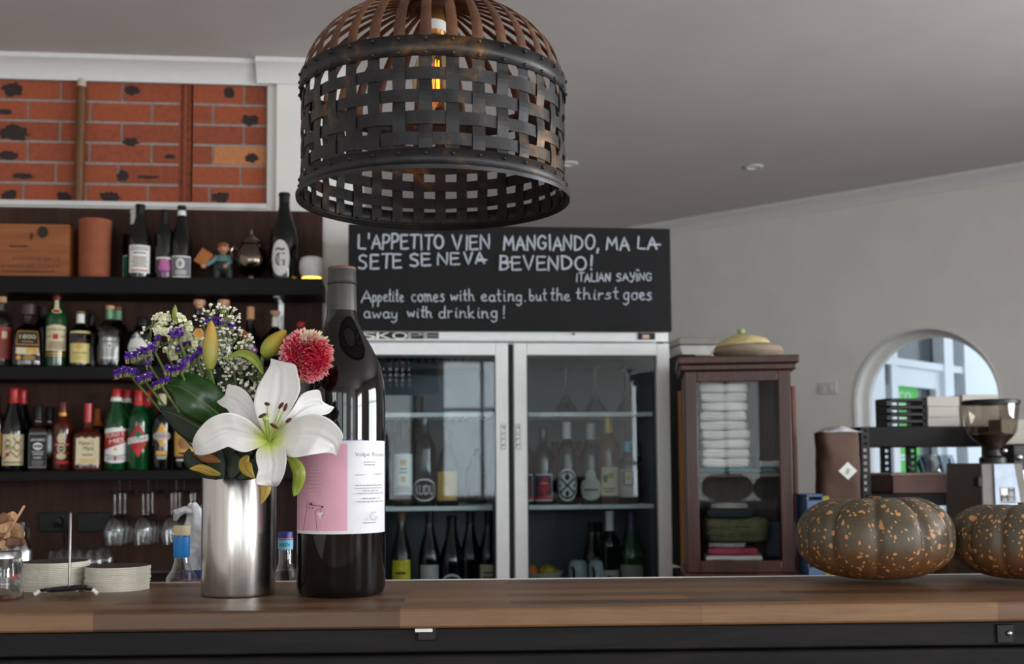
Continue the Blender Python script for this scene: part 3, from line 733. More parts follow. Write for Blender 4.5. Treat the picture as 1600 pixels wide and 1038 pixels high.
# middle shelf
bottle('clear bottle with a red label and cork, cut off by the left edge, middle shelf', 2, 464, 34, Yf, zM, 'whiskey', CLEARQ, CORK, .92, 'cork',
       [Lb(.12, .56, A_plain(mat('brick_red_label', (140, 46, 34), .6), Rr(.05, .5, .64, .86, CREAM), SM(-.7, .7, .1, .5, 4, BROWNI)), 1.0)], CLEARQ, .6, name='spirit_bottle')
bottle('trapezoid tequila bottle with a broad brown stopper and a black 1800 label', 43, 476, 46, Yf, zM, 'decanter', SMOKE, mat('stopper_brown', (58, 30, 26), .5), .84, 'cap',
       [Lb(.34, .56, A_plain(INK, FR(.05, GOLD), T('1800', .60, .30, CREAM, 1.5), SM(-.5, .5, .18, .30, 1, GOLD)), .92),
        Lb(.20, .30, A_plain(CREAM, Rr(-.1, .9, .1, .95, GOLDP)), .9), Lb(.10, .185, A_plain(mat('dark_label', (50, 36, 32), .6), EL(-.7, .5, .18, .4, GOLD), SM(-.4, .7, .1, .9, 3, GOLDP)), .95)], glass('tequila', (208, 176, 132), edge=.3, base=.04), .5, sq=5, name='spirit_bottle', capr=1.9)
bottle('dark bottle with a brown stopper, between the 1800 tequila and the green whiskey bottle', 66, 479, 32, Yb, zM, 'whiskey', BOTB, mat('stopper_brown', (58, 30, 26), .5), .86, 'cap', name='spirit_bottle', capr=1.3)
bottle('green whiskey bottle with red cap and cream JAMESON label', 88, 453, 32, Yf, zM, 'whiskey', BOTG, mat('dark_red_foil', (120, 18, 22), .35), .87, 'foil',
       [dict(z=(.21, .54), w=1.05, art=lambda p: (p.shape(-1, 1, lambda u: .93+.07*(1-u*u), lambda u: 0, CREAM), p.text('JAMESON', 0, .80, .11, INK, 1.75), p.rect(-.28, .18, .44, .64, RED),
        p.small(-.9, -.4, .5, .58, 1, BROWNI), p.small(.3, .9, .5, .6, 2, RED), p.small(-.8, .85, .06, .36, 4, BROWNI))),
        dict(z=(.685, .86), w=.75, art=lambda p: (p.rect(-.6, .6, .2, 1, CREAM), p.ell(0, .2, .9, .2, CREAM), p.ell(0, .2, .6, .14, RED))),
        Lb(.135, .185, lambda p: (p.rect(-1, 1, .7, .95, GOLD), p.rect(-1, 1, .1, .3, GOLD)), 1.1)], name='spirit_bottle')
bottle('squat amber bottle with white-wrapped neck and pale yellow label', 125, 487, 34, Yf, zM, 'squat', SMOKE, mat('olive_cap', (112, 104, 62), .6), .955, 'cap',
       [Lb(.08, .42, A_plain(mat('straw_label', (206, 196, 128), .65), DI(-.1, .82, .35, .22, GOLDP), SM(-.7, .7, .45, .56, 1, BROWNI), SM(-.6, .6, .15, .4, 3, GOLDP)), .98), Lb(.60, .64, A_plain(mat('straw_label', (206, 196, 128), .65)), 1.1)], AMBER, .5, name='spirit_bottle', neck=(.79, .95, WHITEP), capr=1.2)
bottle('amber bottle half behind the pale yellow label, middle shelf', 143, 490, 28, Yb, zM, 'squat', SMOKE, BLACKM, .9, 'cap', (), AMBER, .38, name='spirit_bottle')
bottle('clear square-shouldered gin bottle with white label and green-foiled cork', 171, 478, 38, Yf, zM, 'squat', CLEARQ, CORK, .94, 'cork',
       [Lb(.11, .49, A_plain(WHITEP, FR(.05, GINK), SM(-.8, .8, .72, .84, 1, GINK), EL(0, .6, .12, .06, GINK), SM(-.7, .7, .15, .5, 5, GINK)), .85)], CLEARQ, .6, sq=3, name='spirit_bottle', neck=(.78, .935, mat('pale_green_foil', (112, 158, 122), .45)))
bottle('clear bottle with green-foiled neck, just behind the white-labelled gin', 183, 480, 34, Yb, zM, 'squat', SMOKE, CORKD, .95, 'cork', (), CLEARQ, .5, name='spirit_bottle', neck=(.79, .94, mat('pale_green_foil', (112, 158, 122), .45)))
bottle('black apothecary gin bottle with a white diamond label', 222, 496, 44, Yf, zM, 'apothecary', BOTB, BLACKM, .84, 'cap',
       [dict(z=(.10, .68), w=1.2, art=lambda p: (p.dia(-.35, .5, .75, .5, WHITEP), p.text("HENDRICK'S", -.35, .45, .07, INK, .9), p.small(-.8, .1, .30, .38, 1, GINK)))], name='spirit_bottle')
WS = mat('wooden_stopper', (206, 156, 124), .7, var=.2, scale=80)
bottle('clear bottle with a flat wooden stopper, behind the white flowers', 311, 469, 40, Yf, zM, 'squat', CLEARQ, WS, .88, 'stopper', (), CLEARQ, .5, name='spirit_bottle', capr=1.35)
bottle('clear bottle with a flat wooden stopper, behind the upright lily bud and purple statice', 349, 469, 40, Yf, zM, 'squat', CLEARQ, WS, .88, 'stopper', (), CLEARQ, .5, name='spirit_bottle', capr=1.35)
bottle('clear cone-shaped bottle with a tall cork behind the flowers', 391, 480, 52, Yf, zM, 'cone', SMOKE, CORK, .80, 'cork', [Lb(.22, .40, lambda p: (p.ell(0, .6, .35, .3, mat('pale_violet', (170, 170, 206), .6)), p.ell(.2, .3, .5, .25, PURPLE)), .8)], CLEARQ, .4, name='spirit_bottle')
bottle('round dark bottle with a flat cork, left of the pink chrysanthemum', 430, 486, 56, Yf, zM, 'round', BOTB, WS, .90, 'stopper', (), name='spirit_bottle', capr=1.6, neck=(.72, .89, WHITEP))
bottle('dark bottle with a red cap peeking over the pink chrysanthemum', 470, 504, 34, Yf, zM, 'whiskey', BOTBR, RED, .9, 'cap', name='spirit_bottle')
# bottom shelf
REDF = mat('red_foil', (170, 22, 26), .3)
bottle('dark liqueur bottle with gold label, cut off at the left end of the bottom shelf', -7, 617, 30, Yf, zB, 'whiskey', BOTBR, BLACKM, .85, 'cap', [Lb(.2, .5, A_plain(GOLDP), 1.2)], name='spirit_bottle')
bottle('black bottle with red foil cap and a drawn cream label, bottom shelf', 21, 607, 36, Yf, zB, 'burgundy', BOTB, REDF, .82, 'foil',
       [dict(z=(.07, .44), w=.98, art=lambda p: (p.rect(-1, 1, 0, 1, CREAM), p.ring(-.45, .72, .25, .12, .05, BROWNI), p.ring(.35, .6, .3, .16, .05, BROWNI), p.ell(-.45, .35, .2, .06, RED), p.line([(-.8, .2), (-.2, .45), (.3, .25), (.8, .5)], .05, BROWNI),
        p.line([(0, .9), (.4, .7), (.7, .85)], .05, BROWNI), p.small(-.8, .2, .5, .62, 2, BROWNI), p.small(-.9, .9, .05, .14, 1, BROWNI)))])
bottle('black bottle with red foil cap just behind the drawn cream label', 34, 609, 34, Yb, zB, 'burgundy', BOTB, REDF, .82, 'foil')
bottle("square whiskey bottle with black Jack Daniel's label, bottom shelf", 59, 635, 28, Yf, zB, 'square', BOTBR, BLACKM, .80, 'cap',
       [Lb(.05, .58, A_plain(INK, FR(.035, GINK), T("JACK DANIEL'S", .80, .10, WHITEP, 1.6), RG(0, .62, .55, .10, .05, WHITEP), T('No.7', .62, .07, WHITEP, .5), Rr(-.7, .7, .465, .475, WHITEP), T('TENNESSEE', .40, .06, WHITEP, 1.2), T('WHISKEY', .29, .06, WHITEP, 1.0), SM(-.75, .75, .06, .22, 3, GINK)), 1.1)], sq=7, name='spirit_bottle')
bottle("square whiskey bottle with black cap, directly behind the Jack Daniel's label", 77, 636, 28, Yb, zB, 'square', BOTBR, BLACKM, .80, 'cap', (), sq=7, name='spirit_bottle')
bottle('bourbon bottle with cream medallion label and maroon neck, bottom shelf', 97.5, 629, 31, Yf, zB, 'whiskey', mat('bourbon_glass', (70, 26, 14), .08, 0, .2), mat('maroon_cap', (86, 16, 18), .4), .86, 'cap',
       [dict(z=(.10, .56), w=.95, art=lambda p: (p.ell(-.1, .80, .45, .17, CREAM), p.rect(-.8, .8, .56, .66, RED), p.small(-.7, .6, .58, .64, 1, CREAM), p.ell(-.1, .48, .42, .15, CREAM), p.ring(-.1, .48, .25, .09, .06, INK), p.rect(-.8, .8, .32, .36, RED), p.ell(-.1, .24, .5, .10, CREAM), p.rect(-.6, .7, .0, .10, RED)))], name='spirit_bottle', neck=(.80, .85, GOLD))
bottle("squarish bourbon bottle with red wax and cream Maker's Mark label", 137, 631, 44, Yf, zB, 'maker', mat('bourbon_glass', (70, 26, 14), .08, 0, .2), REDF, .72, 'foil',
       [dict(z=(.09, .50), w=.95, art=lambda p: (p.shape(-1, 1, lambda u: .97+.03*math.sin(9*u), lambda u: 0.02*math.sin(7*u), CREAM), p.text("Maker's", -.12, .78, .15, INK, 1.3), p.text('Mark', .1, .58, .14, INK, .9), p.small(-.5, .5, .30, .40, 1, BROWNI), p.small(-.7, .7, .05, .22, 2, GOLDP)))], sq=4, name='spirit_bottle')
bottle('slim bottle with an orange neck strip, behind the red-waxed bourbon', 152, 639, 26, Yb, zB, 'whiskey', BOTBR, mat('orange_strip', (190, 100, 40), .5), .72, 'foil', (), name='spirit_bottle')
def punt(p):
    p.shape(-1, 1, lambda u: .96+.04*(1-u*u), lambda u: .02+.06*u*u, WHITEP)
    p.shape(-1, 1, lambda u: .88+.05*u, lambda u: .50+.12*u, RED); p.text('PUNT E', -.05, .80, .11, WHITEP, 1.5, .06); p.text('MES', .1, .64, .12, WHITEP, 1.2, .06)
    p.ell(0, .40, .12, .04, GOLDP); p.line([(-1, .26), (0, .21), (1, .26)], .02, INK); p.rect(-.08, .06, .08, .2, RED); p.small(-.8, .8, .1, .2, 2, GINK)
for px, Y, yt, lab, L in ((181, Yf, 608, 'green vermouth bottle with red cap and red and white PUNT E MES label', [dict(z=(.08, .52), w=1.05, art=punt)]), (196, Yb, 610, 'green vermouth bottle with red cap, tucked behind the PUNT E MES label', ())):
    bottle(lab, px, yt, 36, Y, zB, 'vermouth', BOTG, REDF, .90, 'cap', L, name='vermouth_bottle', neck=(.845, .895, WHITEP), capr=1.02)
def cynar(p):
    p.dia(0, .5, .95, .5, RED); p.ell(0, .62, .3, .16, GREEN); p.shape(-1, 1, lambda u: .62+.06*u, lambda u: .44+.06*u, WHITEP); p.text('CYNAR', 0, .53, .13, INK, 1.5, .05); p.ell(0, .66, .16, .08, GREEN); p.dia(0, .2, .3, .16, mat('bright_red', (200, 40, 40), .6))
for px, Y, yt, lab, L in ((216, Yf, 610, 'green bottle with red cap and red CYNAR diamond label', [dict(z=(.16, .58), w=1.05, art=cynar)]), (229, Yb, 612, 'green bottle with red cap, half behind the CYNAR bottle', ())):
    bottle(lab, px, yt, 34, Y, zB, 'whiskey', BOTG, REDF, .88, 'cap', L, name='liqueur_bottle', neck=(.81, .875, mat('bright_red', (200, 40, 40), .6)), capr=1.05)
bottle('dark amaro bottle with an orange and white AVERNA label', 253, 616, 30, Yf, zB, 'whiskey', BOTB, CREAM, .86, 'cap',
       [dict(z=(.14, .60), w=1.05, art=lambda p: (p.dia(0, .68, .72, .36, GOLDP), p.ring(0, .68, .5, .24, .05, GOLD), p.ell(0, .66, 1, .12, mat('silver_label', (176, 176, 178), .5)), p.text('AVERNA', 0, .66, .10, RED, 1.6), p.rect(-.55, .5, .12, .24, GOLDP), p.small(-.5, .5, .0, .1, 2, WHITEP)))], name='liqueur_bottle')
bottle('dark bottle with a gold and brown label behind the green leaves', 289, 628, 36, Yf, zB, 'whiskey', BOTB, BLACKM, .86, 'cap',
       [dict(z=(.20, .58), w=1.0, art=lambda p: (p.rect(-1, 1, 0, 1, GOLDP), p.ell(0, .5, .6, .25, mat('tan_label', (150, 106, 66), .6)), p.small(-.8, .8, -.22, -.08, 1, WHITEP)))], name='liqueur_bottle')

# ------------------------------------------------------------------ other things on the top shelf
a = at(0, 390, 4.42); b = at(108, 390, 4.36)
t = thing('wine_crate', 'pine wine crate with branded lettering at the left end of the top shelf', 'crate', (b.x, 4.36, zT))
PINE = wood('pine', (112, 62, 32), (144, 84, 44), (160, 98, 54), 'x', .8, .6, .2)
hC = at(50, 350, 4.36).z-zT; wC = .36
g = G(); g.box(-wC, 0, 0, .012, 0, hC); make('front_panel', g, PINE, t, bevel=.0015)
g = G(); g.box(-.012, 0, .0125, .138, 0, hC-.004); g.box(-wC, -wC+.012, .0125, .138, 0, hC-.004); g.box(-wC, 0, .1385, .15, 0, hC-.004); g.box(-wC, 0, .0125, .138, 0, .01)
make('sides', g, PINE, t, bevel=.0015)
BURN = mat('branded_burn', (70, 34, 18), .75, 0, .3, 200); KNOT = mat('pine_knot', (44, 24, 16), .7)
pr = Print(lambda u, v, l: (u, -l, v), .0003, .0002)
sc_c = mpp(b)
pr.text('DOMAINE DE LA', -.115, hC*.36, .010, BURN, .17); pr.text('ROMANEE-CONTI', -.135, hC*.22, .013, BURN, .21)
pr.small(-.24, -.05, hC*.1, hC*.15, 1, BURN); pr.small(-.22, -.14, hC*.55, hC*.62, 1, BURN); pr.ell(-.098, hC*.88, .0, 0, KNOT) if 0 else None
pr.ell(-.095, hC*.85, .020, .022, KNOT); pr.dia(-.135, hC*.77, .008, .016, BURN)
pr.build('branding', t)
p = at(148, 400, 4.40); R = 24.5*mpp(p); H = at(148, 345, 4.40).z-zT
t = tag(make('terracotta_pot', G().lathe([(R*.86, .004), (R*.93, 0), (R*.96, .006), (R*.99, H*.85), (R*1.0, H*.86), (R*1.02, H*.99), (R*1.01, H), (R*.93, H), (R*.88, .02), (0, .018)], 40), mat('terracotta', (142, 76, 48), .8, 0, .12, 25, .2), loc=(p.x, p.y, zT)),
        'plain terracotta cylinder pot standing beside the pine wine crate', 'pot')
# figurine of a man carrying a crate
p = at(348, 420, 4.40); u = mpp(p); t = thing('figurine', 'painted figurine of a capped man in dark overalls carrying a wooden crate', 'figurine', (p.x, p.y, zT))
SKIN = mat('painted_skin', (204, 142, 108), .5); TEAL = mat('painted_teal', (92, 126, 124), .6); OVER = mat('painted_overalls', (30, 40, 38), .6); CAPM = mat('painted_cap', (150, 100, 60), .6); CRT = mat('painted_crate', (166, 98, 40), .6, 0, .2)
g = G()
for s_ in (-1, 1):
    g.tube([(s_*9*u, 0, 0), (s_*10*u, 0, 8*u), (s_*8*u, 0, 24*u)], [5.5*u, 6*u, 8*u], 12); g.ball((s_*9.5*u, -4*u, 3*u), (5*u, 9*u, 3.2*u), 12, 6)
g.ball((0, 0, 24*u), (15*u, 10*u, 12*u), 16, 10); g.lathe([(12*u, 22*u), (12.5*u, 30*u), (9*u, 36*u)], 16, sy=.75); make('overalls', g, OVER, t)
g = G(); g.lathe([(11*u, 26*u), (12*u, 34*u), (9*u, 41*u), (4*u, 44*u), (0, 44.5*u)], 16, sy=.75)
g.tube([(-8*u, 0, 39*u), (-16*u, -5*u, 31*u), (-25*u, -10*u, 24*u)], [4.4*u, 4.2*u, 3.4*u], 10); g.tube([(8*u, 0, 39*u), (12*u, -6*u, 30*u), (6*u, -9*u, 24*u)], [4.4*u, 4*u, 3.2*u], 10); make('shirt', g, TEAL, t)
g = G(); g.ball((1*u, -1*u, 52*u), (8.2*u, 8*u, 9*u), 18, 12); g.ball((1*u, -9.5*u, 51*u), (2*u, 2.4*u, 2*u), 8, 6)
for s_ in (-1, 1): g.ball((1*u+s_*8.2*u, 0, 52*u), (1.5*u, 2*u, 2.6*u), 8, 6)
g.ball((-28*u, -12*u, 22*u), (4*u, 4*u, 3.4*u), 10, 7); g.ball((5*u, -10*u, 23*u), (3.5*u, 3*u, 3.4*u), 10, 7); g.tube([(0, 0, 41*u), (1*u, 0, 46*u)], 3.5*u, 10)
h_ = make('head_and_hands', g, SKIN, t)
g = G()
for s_ in (-1, 1): g.ball((1*u+s_*3*u, -8.4*u, 54*u), (1*u, .7*u, 1.2*u), 8, 6)
g.tube([(-2.4*u, -8.2*u, 47.6*u), (1*u, -9*u, 46.6*u), (4.4*u, -8.2*u, 47.6*u)], .5*u, 6); make('face_paint', g, INK, h_)
g = G(); g.ball((1*u, 0, 57*u), (9*u, 8.6*u, 5*u), 16, 8); g.ball((-1*u, -8*u, 56.5*u), (8*u, 5*u, 1.2*u), 14, 6); make('cap', g, CAPM, t)
g = G(); M = Matrix.Translation((-28*u, -4*u, 36*u)) @ Matrix.Rotation(math.radians(33), 4, 'Y'); g.box(-9*u, 9*u, -8*u, 8*u, -12*u, -10.5*u, 0, M)
for q in (-1, 1): g.box(q*9*u-.7*u, q*9*u+.7*u, -8*u, 8*u, -12*u, 12*u, 0, M); g.box(-9*u, 9*u, q*8*u-.7*u, q*8*u+.7*u, -12*u, 12*u, 0, M)
make('crate', g, CRT, t)
# silver pot
p = at(393, 410, 4.40); u = mpp(p)*1.1; t = thing('silver_urn', 'tarnished silver lidded urn beside the figurine on the top shelf', 'urn', (p.x, p.y, zT))
SILV = mat('tarnished_silver', (118, 108, 96), .16, 1, .3, 20)
g = G(); g.lathe([(0, 0), (11*u, 0), (11*u, 2*u), (6*u, 5*u), (6*u, 7*u), (14*u, 11*u), (21*u, 22*u), (22.5*u, 32*u), (20*u, 44*u), (14*u, 52*u), (13*u, 54*u), (0, 54*u)], 32); make('body', g, SILV, t)
g = G(); g.lathe([(0, 53.5*u), (14.5*u, 54.5*u), (14.5*u, 56*u), (11*u, 61*u), (5*u, 65*u), (2.5*u, 67*u), (2*u, 70*u), (3*u, 73*u), (1.5*u, 77*u), (0, 78*u)], 28); make('lid', g, SILV, t)
for s_ in (-1, 1):
    g = G(); g.tube([(s_*19*u, 0, 46*u), (s_*25*u, 0, 51*u), (s_*29*u, 0, 44*u), (s_*26*u, 0, 34*u), (s_*21.5*u, 0, 29*u)], 1.5*u, 8); make('handle', g, SILV, t)
# small speaker lamp with a glowing base
p = at(487, 420, 4.36); u = mpp(p); H = at(487, 402, 4.36).z-zT
t = thing('smart_speaker', 'small rounded white speaker with a glowing warm base at the end of the top shelf', 'speaker', (p.x, p.y, zT))
R = 19.5*u
g = G(); g.lathe([(0, .003), (R*.5, .003), (R*.80, H*.16), (R*.97, H*.36), (R, H*.55), (R*.97, H*.78), (R*.84, H*.95), (R*.6, H), (0, H)], 32); make('shell', g, mat('speaker_white', (206, 204, 202), .7), t)
g = G(); g.lathe([(0, 0), (R*.74, 0), (R*.79, H*.05), (R*.80, H*.11), (R*.70, H*.16)], 32); make('light_ring', g, glow('warm_ring', (255, 190, 84), 3.0), t)
# ------------------------------------------------------------------ glass-door fridge
def fridge():
    Y0 = 4.20; x0, x1 = at(545, 700, Y0).x, at(1047.5, 700, Y0).x; cx = (x0+x1)/2; ztop = at(800, 355.5, Y0).z; zh = at(800, 518, Y0).z; zr = at(800, 535, Y0).z
    t = thing('display_fridge', 'white two-door glass drinks fridge standing behind the bar', 'fridge', (cx, Y0+.35, 0))
    X = lambda px: at(px, 700, Y0).x-cx
    Z = lambda py: at(800, py, Y0).z
    y = lambda q: q-.35                       # local depth of a distance behind the front
    FW = mat('fridge_white', (230, 231, 232), .35, var=.03); INN = mat('fridge_liner', (116, 122, 128), .45, var=.06, scale=8); DK = mat('fridge_gasket', (58, 60, 62), .6)
    a, b = X(547), X(1046); D = .70; zf = .25
    g = G(); g.box(a, a+.035, y(.05), y(D), zf, ztop); g.box(b-.035, b, y(.05), y(D), zf, ztop); g.box(a, b, y(D-.04), y(D), zf, ztop)
    g.box(a, b, y(.05), y(D), ztop-.03, ztop); g.box(a, b, y(.05), y(D), .0, zf); g.box(a, b, y(.05), y(.10), zr-.01, ztop)
    make('body', g, FW, t, bevel=.004)
    g = G(); g.box(a+.036, b-.036, y(D-.05), y(D-.041), zf, ztop-.04); g.box(a+.036, a+.04, y(.06), y(D-.05), zf, ztop-.04); g.box(b-.04, b-.036, y(.06), y(D-.05), zf, ztop-.04); g.box(a+.036, b-.036, y(.06), y(D-.05), zf, zf+.01)
    g.box(a+.04, b-.04, y(.12), y(D-.05), zr-.006, zr); make('liner', g, INN, t)
    g = G(); g.box(a+.10, a+.50, y(.30), y(.60), zr-.075, zr-.01); 
    f_ = make('fan_cover', g, mat('fan_grey', (70, 74, 78), .5), t, bevel=.004)
    g = G()
    for i in range(12): g.box(a+.13+i*.029, a+.145+i*.029, y(.297), y(.3005), zr-.05, zr-.03)
    make('slots', g, INK, f_)
    # header rail with badge and switch
    g = G(); g.box(X(545), X(1047), y(.0), y(.06), Z(532), zh-.001); g.box(X(545), X(1047), y(-.006), y(.0), Z(532)-.004, Z(532)+.004); make('header_rail', g, FW, t, bevel=.003)
    pr = Print(lambda u, v, l: (u, y(-l), v), .0004, .0003); zc = (Z(520)+Z(531))/2; h = Z(519.5)-Z(531)
    u0, u1 = X(563), X(686); SILB = mat('badge_silver', (150, 150, 146), .4, .3); PALEB = mat('badge_white', (240, 238, 224), .5)
    pr.rect(u0, u1, zc-h/2, zc+h/2, INK); pr.frame(u0, u1, zc-h/2, zc+h/2, .002, INK)
    cells = (u1-u0)/5
    for i, c in enumerate('SKOPE'):
        um = u0+cells*(i+.5); m = PALEB if i < 3 else mat('badge_dull', (150, 150, 148), .4, .3)
        pr.text(c, um, zc, h*.88, m, cells*.98)
        if i < 4: pr.rect(u0+cells*(i+1)-.003, u0+cells*(i+1)+.003, zc-h*.12, zc+h*.12, INK)
    uo = u0+cells*2.5; pr.ring(uo, zc, .006, .006, .002, INK)
    pr.rect(X(999), X(1026), zc-h*.5, zc+h*.52, INK); pr.rect(X(1006), X(1017), zc-h*.28, zc+h*.28, mat('switch_amber', (196, 160, 140), .4))
    pr.ell(X(898), zc+h*.3, .005, .004, INK)
    pr.build('badge', t)
    # two doors
    for nm, pa, pb, hinge in (('left', 548, 794, 0), ('right', 803, 1046, 1)):
        a_, b_ = X(pa), X(pb); z1, z0 = Z(537), .28; st = X(797+20)-X(797); tp = Z(537)-Z(556)
        d = G(); d.box(a_, a_+st, y(-.02), y(.045), z0, z1); d.box(b_-st, b_, y(-.02), y(.045), z0, z1); d.box(a_+st, b_-st, y(-.02), y(.045), z1-tp, z1); d.box(a_+st, b_-st, y(-.02), y(.045), z0, z0+.1)
        # mitre shadow lines at the corners
        o = make('door', d, FW, t, bevel=.003)
        g = G(); g.box(a_+st-.002, b_-st+.002, y(.0), y(.006), z0+.098, z1-tp+.002); make('glass_pane', g, PANE, o)
        g = G()
        for q in ((a_+st, a_+st+.008, z0+.1, z1-tp), (b_-st-.008, b_-st, z0+.1, z1-tp)): g.box(q[0], q[1], y(.008), y(.03), q[2], q[3])
        g.box(a_+st, b_-st, y(.008), y(.03), z1-tp-.008, z1-tp); make('gasket', g, DK, o)
        pr = Print(lambda u, v, l: (u, y(-.02-l), v), .0004, .0003); um = X(785.5) if nm == 'left' else X(808.5); vm = Z(683); hh = Z(663)-Z(702)
        pr.rect(um-.009, um+.009, vm-hh/2, vm+hh/2, FW); pr.frame(um-.009, um+.009, vm-hh/2, vm+hh/2, .0015, INK)
        for i, c in enumerate('PULL'): pr.text(c, um, vm+hh*(.36-.24*i), .011, INK, .011, -PI/2)
        pr.build('pull_plate', o)
    g = G(); g.box(X(795), X(802), y(.03), y(.05), .25, Z(537)); make('centre_gasket', g, DK, t)
    zS = Z(645); zS2 = Z(793)
    for z in (zS, zS2, Z(793)-.36):
        for sa, sb in ((X(551), X(798)), (X(799), X(1044))):
            g = G(); g.box(sa+.03, sb-.03, y(.072), y(.08), z-.012, z+.004)
            for i in range(9): g.box(sa+.04, sb-.04, y(.10+.06*i), y(.104+.06*i), z-.005, z)
            for i in range(18): q = sa+.04+(sb-sa-.08)*i/17; g.box(q-.0015, q+.0015, y(.075), y(.6), z-.0065, z-.001)
            make('wire_shelf', g, mat('shelf_white', (212, 216, 214), .4), t)
    return zS, zS2, Z(793)-.36
fS, fS2, fS3 = fridge()
# chalkboard across the top of the fridge
Yc = 4.19; xa, xb = at(544.5, 430, Yc).x, at(1046.5, 430, Yc).x; za, zb_ = at(800, 518, Yc).z, at(800, 355.5, Yc).z
cbt = thing('chalkboard', 'long black chalkboard with a handwritten Italian saying and its translation', 'chalkboard', ((xa+xb)/2, Yc, za))
SLATE = mat('slate_black', (21, 21, 23), .65, 0, .14, 6, spec=.2); CHALK = mat('chalk_white', (176, 182, 192), .95, 0, .22, 260)
g = G(); g.box(-(xb-xa)/2, (xb-xa)/2, -.018, .008, 0, zb_-za); make('board', g, SLATE, cbt, bevel=.002)
def arc(cx, cy, rx, ry, a0, a1, n=9): return [(cx+rx*math.cos(math.radians(a0+(a1-a0)*i/n)), cy+ry*math.sin(math.radians(a0+(a1-a0)*i/n))) for i in range(n+1)]
GL = {  # strokes in a unit cell; y = 0 baseline, 1 = height of a capital or of a small letter
 'L': (.7, [[(.05, 1), (.0, .02), (.7, 0)]]), "'": (.2, [[(.1, 1.1), (.1, .75)]]), 'A': (.9, [[(0, 0), (.42, 1), (.85, 0)], [(.12, .36), (.78, .36)]]),
 'P': (.7, [[(0, 0), (.03, 1)], [(.0, .95), (.3, 1.0), (.6, .9), (.66, .72), (.5, .5), (.05, .42)]]), 'E': (.75, [[(.65, .98), (.0, 1), (.02, 0), (.72, .03)], [(.0, .5), (.6, .55)]]),
 'T': (.8, [[(0, .98), (.85, 1)], [(.42, 1), (.4, 0)]]), 'I': (.2, [[(.1, 1), (.1, 0)]]), 'O': (.95, [arc(.46, .5, .44, .48, 70, 435, 18)]),
 'V': (.85, [[(0, 1), (.4, 0), (.8, 1)]]), 'N': (.85, [[(0, 0), (.03, 1), (.75, 0), (.78, 1)]]), 'M': (1.05, [[(0, 0), (.1, 1), (.5, .3), (.85, 1), (1.0, 0)]]),
 'G': (.9, [arc(.45, .5, .43, .48, 40, 320, 14)+[(.82, .45), (.5, .45)]]), 'D': (.9, [[(.05, 0), (.05, 1)], [(.0, 1.0)]+arc(.1, .5, .72, .5, 85, -90, 12)]), ',': (.25, [[(.14, .12), (.04, -.18)]]),
 'S': (.75, [[(.66, .9), (.35, 1), (.06, .86), (.1, .62), (.55, .45), (.66, .2), (.4, 0), (.0, .08)]]), 'B': (.8, [[(.05, 0), (.05, 1)], [(0, 1), (.5, .97), (.62, .8), (.5, .6), (.1, .52), (.6, .44), (.72, .22), (.5, .03), (0, 0)]]),
 '!': (.25, [[(.14, 1.1), (.1, .3)], [(.09, .05), (.11, -.02)]]), 'Y': (.8, [[(0, 1), (.2, .5), (.6, .5)], [(.7, 1), (.55, .2), (.25, -.2), (.0, -.05)]]),
 'a': (.85, [arc(.36, .46, .34, .44, 40, 330, 12)+[(.66, .9), (.68, .1), (.85, .05)]]), 'c': (.75, [arc(.4, .48, .36, .46, 50, 310, 12)]), 'e': (.8, [[(.06, .42), (.6, .6), (.62, .85), (.35, .97), (.06, .7), (.06, .3), (.3, .02), (.75, .12)]]),
 'd': (.9, [arc(.36, .46, .34, .44, 40, 330, 12)+[(.7, 1.75), (.7, .1), (.85, .04)]]), 'o': (.85, [arc(.4, .48, .37, .46, 80, 440, 16)+[(.8, .9)]]), 'm': (1.2, [[(.03, 1), (.05, 0)], [(.05, .65), (.25, .97), (.45, .85), (.47, 0)], [(.47, .65), (.7, .97), (.92, .85), (.95, .08), (1.15, .05)]]),
 's': (.7, [[(.6, .88), (.3, .98), (.12, .72), (.5, .5), (.6, .22), (.3, 0), (.0, .1)]]), 'w': (1.1, [[(0, .95), (.22, .05), (.5, .8), (.75, .05), (1.0, .95)]]), 'i': (.35, [[(.12, .95), (.12, .12), (.3, .05)], [(.15, 1.4), (.17, 1.32)]]),
 't': (.6, [[(.25, 1.7), (.22, .12), (.5, .04)], [(0, 1.02), (.52, 1.05)]]), 'h': (.85, [[(.05, 1.75), (.05, 0)], [(.05, .6), (.35, .97), (.62, .8), (.65, .1), (.8, .05)]]), 'n': (.85, [[(.03, 1), (.05, 0)], [(.05, .6), (.35, .97), (.6, .82), (.63, .1), (.8, .05)]]),
 'g': (.85, [arc(.36, .5, .33, .42, 40, 330, 12)+[(.66, .95), (.66, -.35), (.35, -.62), (.05, -.4)]]), 'b': (.8, [[(.05, 1.75), (.07, .1)]+arc(.36, .42, .32, .42, 210, 520, 14)]), 'u': (.85, [[(.03, .95), (.08, .2), (.3, .02), (.58, .25), (.62, .95), (.65, .1), (.8, .05)]]),
 'r': (.6, [[(.03, 1), (.06, 0)], [(.06, .6), (.3, .95), (.52, .86)]]), 'k': (.8, [[(.05, 1.75), (.05, 0)], [(.6, .95), (.08, .45), (.65, .02)]]), 'y': (.8, [[(.02, .95), (.1, .25), (.35, .1), (.6, .35), (.65, .95), (.62, -.3), (.3, -.62), (.03, -.4)]]),
 'p': (.85, [[(.05, .95), (.05, -.7)], arc(.36, .5, .32, .44, 160, -160, 14)]), '.': (.3, [[(.1, .06), (.12, -.02)]]), 'q': (.5, []),
}
prc = Print(lambda u, v, l: (u-(xb-xa)/2, -.018-l, v), .0004, .00004)
def bz(px, py): q = at(px, py, Yc-.018); return q.x-xa, q.z-za
